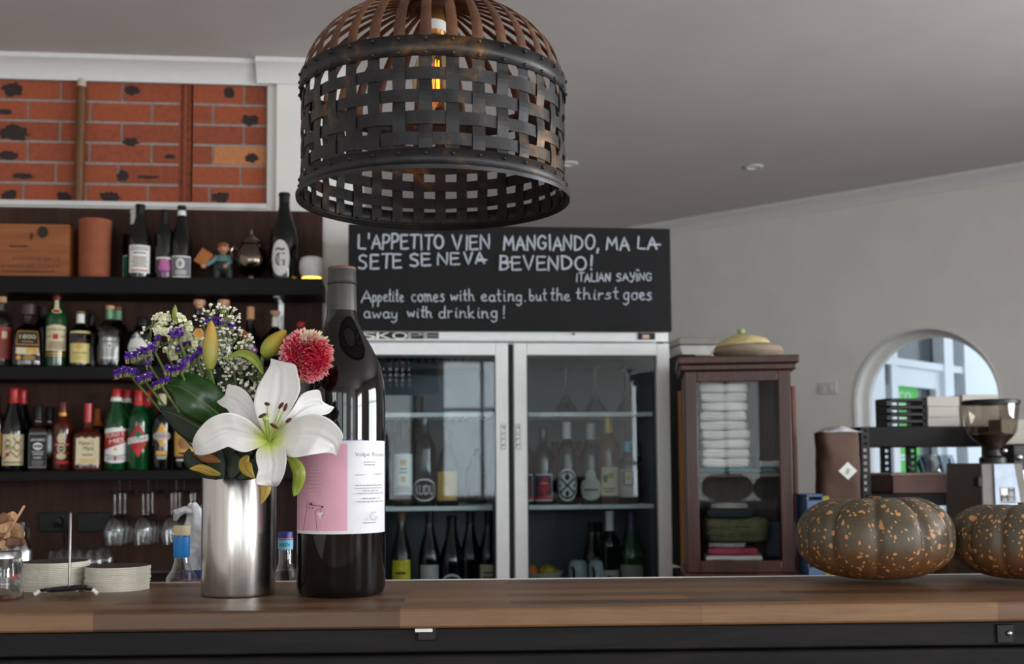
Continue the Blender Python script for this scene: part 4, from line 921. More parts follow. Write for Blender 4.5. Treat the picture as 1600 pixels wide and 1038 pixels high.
def word(s, x0, x1, ybase, hgt, thick, slope=0):
    """one chalked word: x0..x1, base line and letter height as read off the board (in 1/2.963 px from 530,340)"""
    w = sum(GL[c][0] for c in s)+.22*(len(s)-1); pen = x0
    kx = (x1-x0)/w
    for i, c in enumerate(s):
        gw, st = GL[c]; jx, jy = R_.uniform(-.03, .03), R_.uniform(-.05, .05); js = R_.uniform(.94, 1.05); sl = R_.uniform(-.05, .06)
        for stroke in st:
            pts = []
            dense = []
            for a, b in zip(stroke, stroke[1:]): dense += [(a[0]+(b[0]-a[0])*q/3, a[1]+(b[1]-a[1])*q/3) for q in range(3)]
            dense.append(stroke[-1])
            for a, b in dense:
                X_ = pen+(a+jx+sl*b)*kx; Y_ = ybase-(b*js+jy)*hgt+slope*(X_-x0)
                pts.append(bz(530+X_/2.963, 340+Y_/2.963))
            k = prc.k; prc.line(pts, thick*R_.uniform(.85, 1.15), CHALK)
            # rounded ends of the stroke
            for e in (pts[0], pts[-1]): prc.ell(e[0], e[1], thick*.5, thick*.5, CHALK, 6)
        pen += (gw+.22)*kx
HV = .0066
for s, x0, x1, yb, h in (("L'APPETITO", 90, 484, 146, 66), ('VIEN', 527, 700, 149, 66), ('MANGIANDO,', 762, 1204, 150, 66), ('MA', 1237, 1342, 150, 58), ('LA', 1382, 1470, 147, 56),
                         ('SETE', 92, 290, 236, 64), ('SE', 328, 425, 225, 58), ('NE', 455, 558, 220, 54), ('VA', 580, 672, 216, 54), ('BEVENDO!', 743, 1172, 243, 62)):
    word(s, x0, x1, yb, h, HV)
prc.line([bz(530+x/2.963, 340+y/2.963) for x, y in ((1432, 126), (1487, 128))], HV, CHALK); prc.line([bz(530+x/2.963, 340+y/2.963) for x, y in ((640, 202), (684, 198))], HV, CHALK)
prc.line([bz(530+x/2.963, 340+y/2.963) for x, y in ((742, 212), (800, 208))], HV, CHALK)
for s, x0, x1, yb, h in (('ITALIAN', 1096, 1253, 298, 38), ('SAYING', 1283, 1443, 295, 36)): word(s, x0, x1, yb, h, .0044)
for x in (1375, 1383): q = bz(530+x/2.963, 340+246/2.963); prc.ell(q[0], q[1], .003, .003, CHALK, 8)
for s, x0, x1, yb, h in (('A', 102, 152, 396, 52), ('ppetite', 155, 298, 392, 32), ('comes', 335, 487, 392, 34), ('with', 515, 626, 388, 30), ('eating.', 655, 866, 391, 32), ('but', 878, 960, 388, 30), ('the', 975, 1068, 387, 32), ('thirst', 1094, 1290, 382, 30), ('goes', 1311, 1443, 386, 36),
                         ('away', 115, 272, 470, 32), ('with', 316, 430, 466, 30), ('drinking', 460, 732, 468, 32), ('!', 752, 776, 470, 48)):
    word(s, x0, x1, yb, h, .0042)
prc.build('chalk_lettering', cbt)

# what the fridge holds
Y1, Y2 = 4.36, 4.46
CAPW = WHITEP
FB = lambda *a, **k: bottle(*a, **k)
FB('rose wine bottle with a white label and dark cap, left on the fridge shelf', 630, 655, 33, Y1, fS2, 'bordeaux', SMOKE, BLACKM, .80, 'foil', [Lb(.14, .60, A_plain(WHITEP, Rr(-.3, .3, .72, .86, GOLDP), Rr(-.2, .25, .32, .45, GOLDP), SM(-.4, .4, .5, .68, 2, GINK), SM(-.8, .8, .06, .22, 3, GINK)), 1.0)], ROSE, .6)
FB('tall black wine bottle standing behind the KUDU bottle in the fridge', 654, 619, 38, 4.56, fS2, 'bordeaux', BOTB, BLACKM, .84, 'foil')
FB('dark bottle with a silver cap and an outlined oval KUDU label in the fridge', 663, 646, 36, Y1, fS2, 'bordeaux', BOTB, mat('silver_cap', (150, 152, 156), .35, .6), .93, 'cap', [dict(z=(.06, .30), w=1.25, art=lambda p: (p.ring(0, .5, .95, .5, .07, WHITEP), p.text('KUDU', 0, .5, .42, WHITEP, 1.3)))], capr=1.2)
FB('dark bottle with a plain yellow label in the fridge', 699, 674, 35, Y1, fS2, 'burgundy', BOTD, BLACKM, .86, 'foil', [Lb(.08, .46, A_plain(mat('yellow_label', (206, 164, 62), .65)), 1.0)])
for px, yt, Y, lab in ((611, 656, 4.52, 'dark bottle at the far left of the fridge shelf, behind the rose wine'), (745, 700, 4.6, 'dark bottle deep in the fridge, to the right of the yellow label')):
    FB(lab, px, yt, 34, Y, fS2, 'burgundy', BOTB, BLACKM, .86, 'foil')
LAB_R = mat('red_violet_label', (92, 66, 92), .65, 0, .3, 30); SC = mat('scarlet', (186, 44, 46), .6)
redart = lambda p: (p.rect(-1, 1, 0, 1, WHITEP), p.rect(-.9, .9, .05, .95, LAB_R), p.ell(.1, .55, .5, .32, SC), p.ell(.1, .75, .3, .16, SC), p.rect(-.9, .9, .05, .18, SC), p.rect(-.25, .4, .64, .68, CREAM))
for px, lab in ((819, 'clear bottle with a red picture label, half hidden by the fridge door frame'), (849, 'clear bottle with a red picture label, second on the right fridge shelf')):
    FB(lab, px, 668, 32, Y1, fS2, 'bordeaux', SMOKE, glass('smoky_glass'), .95, 'cap', [Lb(.06, .40, redart, 1.0)], CLEARQ, .5)
def skull(p):
    p.ell(0, .5, 1, .5, WHITEP); p.ring(0, .5, .88, .44, .07, INK); p.line([(-.5, .66), (.5, .30)], .07, INK); p.line([(.5, .66), (-.5, .30)], .07, INK); p.ell(0, .75, .2, .11, INK); p.ell(0, .24, .16, .09, INK)
    for s_ in (-1, 1): p.ell(s_*.52, .67, .1, .04, INK); p.ell(s_*.52, .29, .1, .04, INK); p.ell(s_*.62, .48, .1, .05, GINK)
FB('bottle with white capsule and oval skull and crossbones label in the fridge', 886, 660, 34, Y1, fS2, 'bordeaux', BOTBR, CAPW, .80, 'foil', [dict(z=(.05, .44), w=1.05, art=skull)])
FB('black bottle with pale pear-shaped label and white patterned cap in the fridge', 923, 662, 36, Y1, fS2, 'bordeaux', BOTB, mat('patterned_cap', (176, 178, 180), .5, 0, .5, 120), .80, 'foil', [dict(z=(.06, .44), w=1.1, art=lambda p: (p.ell(0, .36, 1, .36, mat('pear_label', (190, 196, 176), .6)), p.ell(0, .72, .42, .26, mat('pear_label', (190, 196, 176), .6)), p.small(-.6, .6, .26, .4, 1, BLUE)))])
FB('bottle with gold capsule and cream label with a green mark in the fridge', 950.5, 649, 34, Y1, fS2, 'bordeaux', mat('dusky_rose_glass', (96, 66, 54), .1), mat('gold_capsule', (196, 158, 60), .4, .3), .80, 'foil', [Lb(.10, .42, A_plain(CREAM, EL(-.3, .6, .25, .14, GREEN), EL(.2, .7, .3, .1, mat('leaf_ink', (120, 140, 60), .6)), SM(-.5, .6, .1, .3, 2, BROWNI)), 1.0)])
FB('bottle with pale blue collar and grey label with a blue panel in the fridge', 982, 690, 34, Y1, fS2, 'whiskey', SMOKE, mat('sky_blue_cap', (90, 170, 206), .5), .84, 'cap', [Lb(.12, .56, A_plain(mat('grey_label', (160, 154, 146), .65), Rr(-.5, .5, .40, .92, BLUE), Rr(-.3, .3, .46, .90, CREAM), EL(0, .7, .15, .12, GOLDP)), 1.0)], CLEARQ, .5)
for px, lab in ((868, 'dark bottle behind the red label and the skull label'), (905, 'dark bottle behind the skull label and the pear-shaped label'), (1006, 'dark bottle at the far right of the fridge shelf')):
    FB(lab, px, 690, 32, 4.52, fS2, 'bordeaux', BOTB, BLACKM, .8, 'foil')
# upturned cocktail glasses on the upper right shelf
for px, lab in ((884, 'upturned cocktail glass, first of three on the top fridge shelf'), (930, 'upturned cocktail glass, middle of three on the top fridge shelf'), (980, 'upturned cocktail glass, last of three on the top fridge shelf')):
    p = at(px, 610, 4.40); u = mpp(p); H = at(px, 577, 4.40).z-fS
    g = G(); g.cap = False; g.lathe([(21*u, .001), (16*u, H*.14), (6*u, H*.36), (1.6*u, H*.46), (1.3*u, H*.70), (1.6*u, H*.94), (12*u, H*.985), (16*u, H), (16*u, H*1.01), (0, H*1.012)], 28)
    tag(make('cocktail_glass', g, glass('cocktail_glass_clear', (196, 200, 202), edge=.9, base=.10, power=1.8, dark=(70, 72, 74)), loc=(p.x, p.y, fS)), lab, 'glass', 'upturned cocktail glasses in the fridge')
# lower shelf
YEL = mat('bright_yellow_label', (214, 190, 30), .6)
FB('dark wine bottle with a bright yellow label, low in the left of the fridge', 627, 800, 34, Y1, fS3, 'burgundy', BOTD, CORKD, .9, 'cork', [Lb(.14, .48, A_plain(YEL, SM(-.7, .6, .52, .68, 1, INK), EL(-.1, .3, .16, .1, INK)), .95)])
FB('dark wine bottle with a plain pale grey label, low in the fridge', 671, 798, 34, Y1, fS3, 'burgundy', BOTB, BLACKM, .86, 'foil', [Lb(.1, .42, A_plain(mat('pale_grey_label', (176, 172, 166), .65)), .95)])
FB('dark sparkling bottle with a foiled round neck and arched white label, low in the fridge', 706, 806, 38, Y1, fS3, 'burgundy', BOTB, mat('dark_foil', (40, 40, 42), .2, .8), .80, 'foil', [dict(z=(.0, .36), w=1.05, art=lambda p: (p.shape(-1, 1, lambda u: .5+.45*math.sqrt(1-u*u), lambda u: 0, WHITEP), p.dia(.5, .6, .14, .16, BLUE), p.small(-.6, .3, .3, .6, 2, GINK)))])
FB('unlabelled dark wine bottle, low in the fridge beside the arched label', 735, 800, 34, Y1, fS3, 'burgundy', BOTB, BLACKM, .86, 'foil')
FB('dark wine bottle with a cream label against the door frame, low in the fridge', 764, 799, 34, Y1, fS3, 'burgundy', BOTB, BLACKM, .86, 'foil', [Lb(.1, .42, A_plain(CREAM, SM(-.6, .6, .5, .8, 2, BROWNI)), 1.0)])
FB('dark bottle with a long white capsule, low in the right of the fridge', 953, 799, 32, Y1, fS3, 'bordeaux', BOTB, CAPW, .78, 'foil', [Lb(.06, .34, A_plain(mat('pale_grey_label', (176, 172, 166), .65), EL(-.1, .5, .4, .3, INK)), 1.0)])
FB('dark bottle with purple capsule and broad grey label, low in the right of the fridge', 987, 799, 40, Y1, fS3, 'burgundy', BOTG, mat('purple_capsule', (62, 36, 74), .4), .78, 'foil', [Lb(.08, .40, A_plain(mat('warm_grey_label', (150, 142, 136), .65), LN([(-1, .72), (1, .72)], .03, GINK), EL(.1, .15, .1, .06, INK)), 1.05)])
for px, Y, lab in ((925, 4.46, 'dark slender bottle, left of two behind the long white capsule'), (936, 4.56, 'dark slender bottle, right of two behind the long white capsule')):
    FB(lab, px, 816, 30, Y, fS3, 'burgundy', BOTBR, BLACKM, .86, 'foil', yaw=0)
zf_ = at(845, 893, 4.37).z
p = at(843, 900, 4.40); u = mpp(p); BW = mat('bowl_white', (206, 204, 190), .35)
hB = at(843, 893, 4.40).z-fS3
g = G(); g.cap = False; g.lathe([(0, .0), (16*u, .0), (17*u, hB*.35), (30*u, hB*.75), (38*u, hB), (36.5*u, hB), (31*u, hB*.86), (18*u, hB*.74), (0, hB*.72)], 32)
tag(make('fruit_bowl', g, BW, loc=(p.x, p.y, fS3)), 'white bowl holding two citrus fruits, low in the right of the fridge', 'bowl')
for px, c, nm, lab in ((828, (214, 120, 36), 'orange', 'orange lying in the white bowl in the fridge'), (855, (178, 150, 40), 'lemon', 'greenish yellow lemon lying in the white bowl in the fridge')):
    q = at(px, 889, 4.40); g = G(); g.ball((0, 0, 0), (13*u*(1.15 if nm == 'lemon' else 1), 13*u, 12*u*(.9 if nm == 'lemon' else 1)), 20, 14); g.ball((0, 0, 12*u), (2*u, 2*u, 1*u), 8, 5)
    tag(make(nm, g, mat(nm+'_peel', c, .5, 0, .15, 120, .3), loc=(q.x, 4.40, hB*.72+fS3+(.029 if nm == 'orange' else .028))), lab, nm)
for px, lab in ((903, 'pale grey flask with steel lid and side handle, left one of the fridge pair'), (934, 'pale grey flask with steel lid and side handle, right one of the fridge pair')):
    p = at(px, 890, 4.37); u = mpp(p); H = at(px, 874, 4.37).z-fS3
    t = thing('flask', lab, 'flask', (p.x, p.y, fS3), group='pale flasks in the fridge')
    g = G(); g.lathe([(0, 0), (13*u, 0), (14.5*u, 2*u), (14.5*u, H-.02), (12*u, H-.008), (8*u, H-.004), (0, H-.004)], 28); make('body', g, mat('flask_grey', (170, 184, 190), .35), t)
    g = G(); g.lathe([(0, H-.004), (7*u, H-.004), (7*u, H+.006), (5*u, H+.009), (0, H+.009)], 20); make('lid', g, CHROME, t)
    g = G(); g.tube([(-10*u, -11*u, H-.03), (-9.5*u, -19*u, H-.04), (-9.5*u, -20*u, H-.09), (-10*u, -12*u, H-.11)], 2.2*u, 8); make('handle', g, BLACKM, t)

# ------------------------------------------------------------------ dark wood cabinet with linen
def cabinet():
    Y0 = 3.79; x0, x1 = at(1074, 720, Y0).x, at(1233, 720, Y0).x; cx = (x0+x1)/2; w = x1-x0; z0 = BT; zt = at(1150, 557, Y0).z; D = .36
    WD_ = wood('rosewood', (40, 22, 17), (64, 36, 28), (84, 50, 38), 'z', .8, .35, .15)
    t = thing('wooden_cabinet', 'tall reddish brown wooden cabinet with a glass door, folded linen inside', 'cabinet', (cx, Y0, z0), 0)
    H = zt-z0; a, b = -w/2, w/2; st = .042
    g = G(); g.box(a-.022, b+.030, -.030, D+.02, H-.026, H); g.box(a-.014, b+.020, -.020, D+.01, H-.048, H-.027); make('cornice', g, WD_, t, bevel=.004)
    g = G(); g.box(a, a+.018, 0, D, .03, H-.049); g.box(b-.018, b, 0, D, .03, H-.049); g.box(a, b, D-.012, D, .03, H-.049); g.box(a, b, 0, D, H-.062, H-.049); g.box(a, b, .02, D-.013, .05, .064)
    make('carcass', g, WD_, t, bevel=.002)
    g = G(); g.box(a-.012, b+.022, -.02, D+.01, 0, .03); make('plinth', g, WD_, t, bevel=.004)
    zlo = .065
    g = G(); g.box(a, a+st, -.022, -.001, .032, H-.051); g.box(b-st, b, -.022, -.001, .032, H-.051); g.box(a+st, b-st, -.022, -.001, H-.051-.036, H-.051); g.box(a+st, b-st, -.022, -.001, .032, .032+.04)
    d = make('door', g, WD_, t, bevel=.003)
    g = G(); g.box(a+st-.004, b-st+.004, -.014, -.010, .068, H-.083); make('glass_pane', g, PANE2, d)
    zs = at(1150, 740, Y0+.05).z-z0
    g = G(); g.box(a+.018, b-.018, .02, D-.013, zs-.012, zs); make('shelf', g, WD_, t)
    return cx, Y0, z0+.065, z0+zs, w, zt
before = set(bpy.data.objects)
cx, Y0, zlo, zsh, w, ztc = cabinet()
TOW = mat('towel_white', (226, 224, 222), .95, 0, .04, 200, .5)
def folded(name, label, cat, cx, cy, z, sx, sy, h, m, seed, group=None):
    """one folded cloth: soft block with a rounded fold to the front and uneven edges"""
    r = random.Random(seed); n = 14; g = G()
    ph = [r.uniform(0, 6) for _ in range(6)]
    def f(u, v):
        a = 2*PI*u; b = PI*(v-.5)
        e = .30; c = lambda q: math.copysign(abs(q)**e, q)
        x = sx/2*c(math.cos(b))*c(math.cos(a)); y = sy/2*c(math.cos(b))*c(math.sin(a)); zz = h/2*(1+c(math.sin(b)))
        x *= 1+.03*math.sin(3*zz/h+ph[0])+.03*math.sin(5*a+ph[4]); y *= 1+.04*math.sin(4*a+ph[1])
        zz += h*.07*math.sin(x/sx*7+ph[2])*(zz/h)*.8
        return (x, y, zz)
    g.grid(f, 40, 10)
    # crease lines of the fold along the front
    for q in range(2):
        zz = h*(.36+.3*q); g.tube([(-sx*.46+sx*.92*i/8, -sy/2*.985+.001*math.sin(i+seed), zz+.002*math.sin(i*1.3+seed)) for i in range(9)], .0035, 6)
    return tag(make(name, g, m, loc=(cx, cy, z), rot=(0, 0, r.uniform(-.05, .05)), angle=60), label, cat, group)
zt0 = zsh+.002; pcx = at(1118, 700, Y0+.12).x
folded('cloth', 'teal folded cloth under the white towel stack in the cabinet', 'cloth', cx, Y0+.16, zt0, w*.76, .20, .016, mat('teal_cloth', (70, 130, 132), .9), 3)
nt = 9; ztop_in = at(1130, 600, Y0+.08).z; hh = (ztop_in-zt0-.018)/nt
names = ['bottom', 'second from bottom', 'third from bottom', 'fourth from bottom', 'middle', 'fourth from top', 'third from top', 'second from top', 'topmost']
for i in range(nt):
    folded('towel', 'white folded towel in the cabinet, %s of the stack' % names[i], 'towel', pcx+R_.uniform(-.003, .004), Y0+.13+R_.uniform(-.005, .005), zt0+.018+hh*i, .165, .19, hh*1.0, TOW, 20+i, 'white towels in the cabinet')
folded('cloth', 'white cloth with a blue edge at the right of the cabinet shelf', 'cloth', at(1190, 700, Y0+.1).x, Y0+.14, zt0+.018, .075, .14, .022, mat('pale_cloth', (206, 212, 214), .9), 5)
zz = zlo+.001
for nm, h, m, lab, sx, ox in (('white', .018, TOW, 'white folded cloth at the very bottom of the cabinet', .20, -.005), ('pink', .026, mat('pink_cloth', (176, 66, 92), .9), 'bright pink folded cloth low in the cabinet', .18, -.01), ('patterned', .016, mat('patterned_cloth', (150, 142, 140), .9, 0, .35, 60), 'grey patterned cloth between the pink and the green cloths', .13, -.03),
                       ('olive', .085, mat('olive_cloth', (84, 84, 58), .95, 0, .35, 60, .6), 'bulky olive green cloth in the bottom of the cabinet', .215, .0), ('navy', .03, mat('slate_cloth', (46, 54, 60), .9), 'dark slate folded cloth on top of the olive cloth', .16, -.02), ('grey', .022, mat('grey_cloth', (146, 142, 136), .9), 'crumpled grey cloth topmost in the lower part of the cabinet', .13, -.02)):
    folded('cloth', lab, 'cloth', cx+ox-.01, Y0+.15, zz, sx, .22, h, m, sum(map(ord, nm))); zz += h*1.0
g = G(); g.box(-.05, .05, -.004, .004, 0, .12); tag(make('folder', g, mat('blue_grey_folder', (92, 108, 128), .6), loc=(at(1192, 800, Y0+.25).x, Y0+.27, zlo)), 'blue grey folder standing at the back right of the lower cabinet', 'folder')
# basket and boxes on the cabinet
p = at(1154, 545, Y0+.14); u = mpp(p); t = thing('woven_basket', 'shallow woven basket with a tilted straw lid on top of the cabinet', 'basket', (p.x, Y0+.15, ztc))
k = NT('coiled_straw'); v = k.coord((1, 1, 1)); wv = k.new('ShaderNodeTexWave'); wv.bands_direction = 'Z'; k.link(v, wv.inputs[0]); wv.inputs['Scale'].default_value = 60; wv.inputs['Distortion'].default_value = 2
nz = k.noise(v, 18, 3); k.set(Base_Color=k.mix(nz, (176, 156, 130), (124, 108, 96)), Roughness=.85); k.bump(wv.outputs['Fac'], .6, .004); STRAW = k.m
STRAW2 = mat('straw_lid', (196, 178, 128), .8, 0, .18, 40, .4)
g = G(); g.lathe([(0, 0), (36*u, 0), (50*u, 5*u), (55*u, 12*u), (52*u, 19*u), (46*u, 22*u), (42*u, 20*u), (0, 18*u)], 40); make('basket_body', g, STRAW, t)
M = Matrix.Translation((-9*u, -4*u, 24*u)) @ Matrix.Rotation(math.radians(-4), 4, 'Y')
g = G(); g.lathe([(41*u, -2*u), (42*u, 0), (38*u, 5*u), (26*u, 11*u), (12*u, 15*u), (0, 16*u)], 36, M=M); make('lid', g, STRAW2, t)
g = G(); g.lathe([(0, 15*u), (8*u, 15*u), (5*u, 18*u), (6.5*u, 22*u), (4*u, 25*u), (0, 25.5*u)], 14, M=M); make('lid_knob', g, mat('lime_knob', (142, 158, 96), .6), t)
g = G(); g.tube([(-48*u, -10*u, 16*u), (-58*u, -16*u, 10*u), (-57*u, -18*u, 1*u)], 1.5*u, 8); make('strap', g, CREAM, t)
CROT = Matrix.Translation((cx, Y0, 0)) @ Matrix.Rotation(math.radians(-13), 4, 'Z') @ Matrix.Translation((-cx, -Y0, 0))
for o in set(bpy.data.objects)-before:          # the cabinet stands turned a little towards the bar
    if o.parent is None: o.matrix_basis = CROT @ o.matrix_basis
q = at(1112, 555, 4.45); z_ = at(1080, 558, 4.45).z
g = G(); g.box(at(1048, 540, 4.45).x, at(1076, 540, 4.45).x, 4.34, 4.62, BT, z_); tag(make('gap_shade_block', g, BLACK, bevel=.004), 'black block standing in for the shade in the gap between fridge and wooden cabinet', 'shade block')  # black block put in as the shade of the gap
t = thing('storage_tub', 'translucent plastic tub with a brown lid, high between fridge and cabinet', 'tub', (at(1082, 545, 4.48).x, 4.48, z_))
zl = at(1080, 543, 4.48).z-z_; ww = 30*mpp(q)
g = G(); g.prism([(-ww*.86, 0), (ww*.86, 0), (ww, max(zl, .02)), (-ww, max(zl, .02))], -.09, .09, 'y'); make('tub', g, mat('frosted_plastic', (166, 162, 158), .4), t, bevel=.004)
g = G(); g.box(-ww*1.05, ww*1.05, -.1, .1, max(zl, .02), max(zl, .02)+.03); make('lid', g, mat('lid_taupe', (118, 112, 104), .5), t, bevel=.005)
LIGHTW = wood('light_batten', (150, 104, 58), (176, 126, 74), None, 'z', 1, .6)
xq = at(1069.5, 720, 4.16); g = G(); g.box(-.009, .009, 0, .04, 0, at(1069, 611, 4.16).z-BT); tag(make('timber_batten', g, LIGHTW, loc=(xq.x, 4.17, BT), bevel=.001), 'pale upright timber batten left of the wooden cabinet', 'batten')
xq = at(1241, 720, 4.05); g = G(); g.box(-.011, .004, 0, .3, 0, at(1241, 603, 4.05).z-BT); tag(make('timber_board', g, wood('board_red', (70, 36, 26), (112, 62, 42), None, 'z', 1, .5), loc=(xq.x+.012, 4.06, BT), bevel=.002), 'thin reddish board standing on edge behind the right side of the cabinet', 'board')
# ------------------------------------------------------------------ below the shelves
RK = thing('glass_rack', 'black wire rack under the lowest shelf that holds the hanging stemware', 'rack', (at(240, 750, 4.4).x, 4.40, zB-tB))
rz = at(240, 769, 4.36).z-(zB-tB)             # height of the rails
g = G(); rx0, rx1 = -.135, .175
rails = [-.128, -.098, -.028, .002, .072, .102, .165]
for x in rails: g.tube([(x, -.16, rz), (x, .10, rz)], .0026, 6)
for y in (-.10, .06):
    g.tube([(rails[0], y, rz), (rails[-1], y, rz)], .0026, 6)
    for x in (-.10, .0, .10): g.tube([(x, y, rz), (x, y, 0)], .0026, 6)
for y in (-.155, ): 
    for z in (-.012, -.024): g.tube([(-.10, y+.02, z), (.10, y+.02, z)], .0022, 6)
make('wire_frame', g, BLACKM, RK)
def wineglass(name, label, p, H, r, inv, group, rot=None):
    t = thing(name, label, 'glass', p, group=group, rot=rot); s = -1 if inv else 1
    z = lambda q: s*q*H
    g = G(); g.cap = False
    g.lathe([(0, z(.012)), (r*.9, z(0)), (r*.92, z(.006)), (r*.35, z(.028)), (.004, z(.06))], 26); make('foot', g, STEMG, t)
    g = G(); g.lathe([(.004, z(.06)), (.0036, z(.25)), (.0042, z(.44))], 14); make('stem', g, STEMG, t)
    g = G(); g.cap = False; g.lathe([(.0042, z(.44)), (r*.35, z(.465)), (r*.75, z(.54)), (r*.97, z(.66)), (r, z(.74)), (r*.93, z(.87)), (r*.82, z(1))], 30); make('bowl', g, STEMG, t)
    return t
spots = []
for col in range(4):
    for row in range(3):
        if col == 3 and row == 2: continue
        spots.append((-.113+.10*col if col < 3 else .125+.03, -.10+.09*row))
words = ['left file', 'second file', 'third file', 'right file']; rows = ['front', 'middle', 'back']
i = 0
for col in range(4):
    for row in range(3):
        if col == 3 and row == 2: continue
        x = RK.location.x+(-.113, -.013, .087, .155)[col]+(0 if col < 3 else .0); y = 4.40-.11+.08*row
        wineglass('wine_glass', 'upturned wine glass hanging in the rack, %s glass of the %s' % (rows[row], words[col]), (x, y, zB-tB+rz+.006), .195, .037, True, 'hanging wine glasses'); i += 1
for n_, px in enumerate((87, 103, 118, 133, 148, 164)):
    Yq = 4.30+.035*(n_ % 2); p = at(px, 860, Yq); H = .105+.003*(n_ % 3); r = .040
    g = G(); g.cap = False; g.lathe([(r*.80, .001), (r*.95, H*.25), (r, H*.5), (r*.9, H*.8), (r*.62, H*.97), (r*.3, H), (0, H)], 30)
    tag(make('tumbler', g, STEMG, loc=(p.x, Yq, BT)), 'upturned stemless glass on the back bench, %s from the left of its row' % ('first', 'second', 'third', 'fourth', 'fifth', 'sixth')[n_], 'glass', 'upturned glasses on the back bench')
# cocktail shaker behind the jar
p = at(35, 860, 4.25); H = at(35, 842, 4.25).z-BT; u = mpp(p)
t = thing('cocktail_shaker', 'shiny metal shaker behind the glass jar at the left', 'shaker', (p.x, 4.25, BT))
g = G(); g.lathe([(0, 0), (13*u, 0), (17*u, H*.7), (15*u, H*.78), (0, H*.78)], 28); make('body', g, CHROME, t)
g = G(); g.lathe([(0, H*.78), (13*u, H*.78), (9*u, H*.95), (6*u, H), (0, H)], 24); make('lid', g, CHROME, t)
p = at(20, 838, 4.3); H = at(33, 818, 4.3).z-BT; u = mpp(p)
t = thing('water_jug', 'clear rounded glass carafe on the back bench behind the cork jar', 'jug', (at(22, 840, 4.32).x, 4.32, BT))
g = G(); g.cap = False; g.lathe([(0, .003), (15*u, .002), (17*u, H*.4), (13*u, H*.8), (14.5*u, H)], 28); make('body', g, STEMG, t)
g = G(); g.tube([(14*u, 0, H*.93), (22*u, 0, H*.9), (23*u, 0, H*.6), (16*u, 0, H*.45)], 2*u, 8); make('handle', g, STEMG, t)

# ------------------------------------------------------------------ on the bar, left end
def coasters(px, pytop, w, n, side, seed):
    r = random.Random(seed); p = on(px, 921, CT); u = mpp(p); R = w/2*u; H = at(px, pytop, p.y).z-CT; th = H/n
    CO = mat('coaster_board', (204, 198, 184), .85, 0, .05, 60); CT_ = mat('coaster_print', (44, 34, 34), .6, 0, .15, 30)
    lean = 0
    for i in range(n):
        lean += r.uniform(-.0004, .0007)*(1 if i > n*.5 else .4)
        top = i == n-1
        g = G(); q = [(0, .0), (R*.985, 0), (R, th*.25), (R, th*.80), (R*.985, th*.97)]
        g.lathe(q+[(0, th*.97)], 48)
        if top: g.m[-48:] = [1]*48
        o = make('coaster', g, [CO, CT_], loc=(p.x+lean+r.uniform(-.0012, .0012), p.y+r.uniform(-.0012, .0012), CT+th*i), angle=30)
        tag(o, ('dark printed top coaster of the %s stack on the bar' if top else 'plain off-white round coaster within the %s stack on the bar') % side, 'coaster', None if top else 'coasters of the %s stack' % side)
coasters(83, 877, 100, 16, 'taller left', 5); coasters(183, 884, 98, 13, 'lower right', 9)
# bill spike
p = on(108, 930, CT); u = mpp(p); t = thing('bill_spike', 'wire bill spike with white-tipped coiled base in front of the coaster stacks', 'bill spike', (p.x, p.y, CT))
hb = .0105; hs = at(107, 800, p.y).z-CT
g = G(); g.tube([(0, 0, hb), (0, 0, hs*.97), (0, 0, hs)], [.0022, .0021, .0006], 10); make('spike', g, mat('spike_wire', (130, 126, 124), .3, 1), t)
g = G(); n = 70; pts = []
for i in range(n+1):
    a = -PI*.5+2*PI*2.15*i/n; r = .004+.026*min(1, i/n*1.15)+.004*i/n; pts.append((r*math.cos(a), r*math.sin(a), hb+.002*math.sin(i*.2)))
g.tube(pts, .0026, 8)
feet = []
for a in (205, -25, 90):
    q = math.radians(a); A = (.030*math.cos(q), .030*math.sin(q), hb); B = (.044*math.cos(q), .036*math.sin(q), .009); C_ = (.052*math.cos(q), .043*math.sin(q), .0035)
    g.tube([A, B, C_], .0026, 8); feet.append((B, C_))
b_ = make('coil_base', g, BLACKM, t)
for B, C_ in feet:
    g = G(); d = (Vector(C_)-Vector(B)); g.tube([Vector(B), Vector(B)+d*1.05], [.0032, .0034], 10); make('foot_tip', g, mat('white_rubber', (222, 222, 220), .5), t)
# jar of corks with a skewer
p = on(14, 936, CT); u = mpp(p); H = at(14, 818, p.y).z-CT; R = 33*u
t = thing('glass_jar', 'wide glass jar of used corks, cut off at the left end of the bar', 'jar', (p.x-.012, p.y, CT))
g = G(); g.cap = False; g.lathe([(0, .003), (R*.9, .002), (R, .01), (R*.98, H*.4), (R*.86, H*.55), (R*.80, H*.62), (R*.92, H*.72), (R, H*.97), (R*1.01, H)], 36); make('body', g, STEMG, t)
g = G(); g.cap = False; g.lathe([(R*.84, H*.535), (R*.89, H*.545), (R*.87, H*.61), (R*.82, H*.63)], 36); make('metal_band', g, STEEL, t)
r = random.Random(3)
k_ = 0
for lay in range(4):
    for q in range(6 if lay < 3 else 4):
        a = q*1.05+lay*.5; rr = R*.55 if q < 5 else 0; zz = H*.70+lay*.0115+.006
        M = Matrix.Translation((p.x-.012+rr*math.cos(a), p.y+rr*math.sin(a), CT+zz)) @ Matrix.Rotation(r.uniform(0, PI), 4, 'Z') @ Matrix.Rotation(PI/2+r.uniform(-.4, .4), 4, 'Y')
        g = G(); g.lathe([(0, -.014), (.0068, -.014), (.0074, -.012), (.0074, .012), (.0068, .014), (0, .014)], 12)
        o = make('wine_cork', g, [CORK, CORKD][r.randrange(2)]); o.matrix_world = M
        tag(o, 'used wine cork in the glass jar at the left end of the bar', 'cork', 'corks in the jar'); k_ += 1
q0 = on(14, 936, CT); a = at(10, 838, q0.y-.005); b = at(38, 791, q0.y-.02)
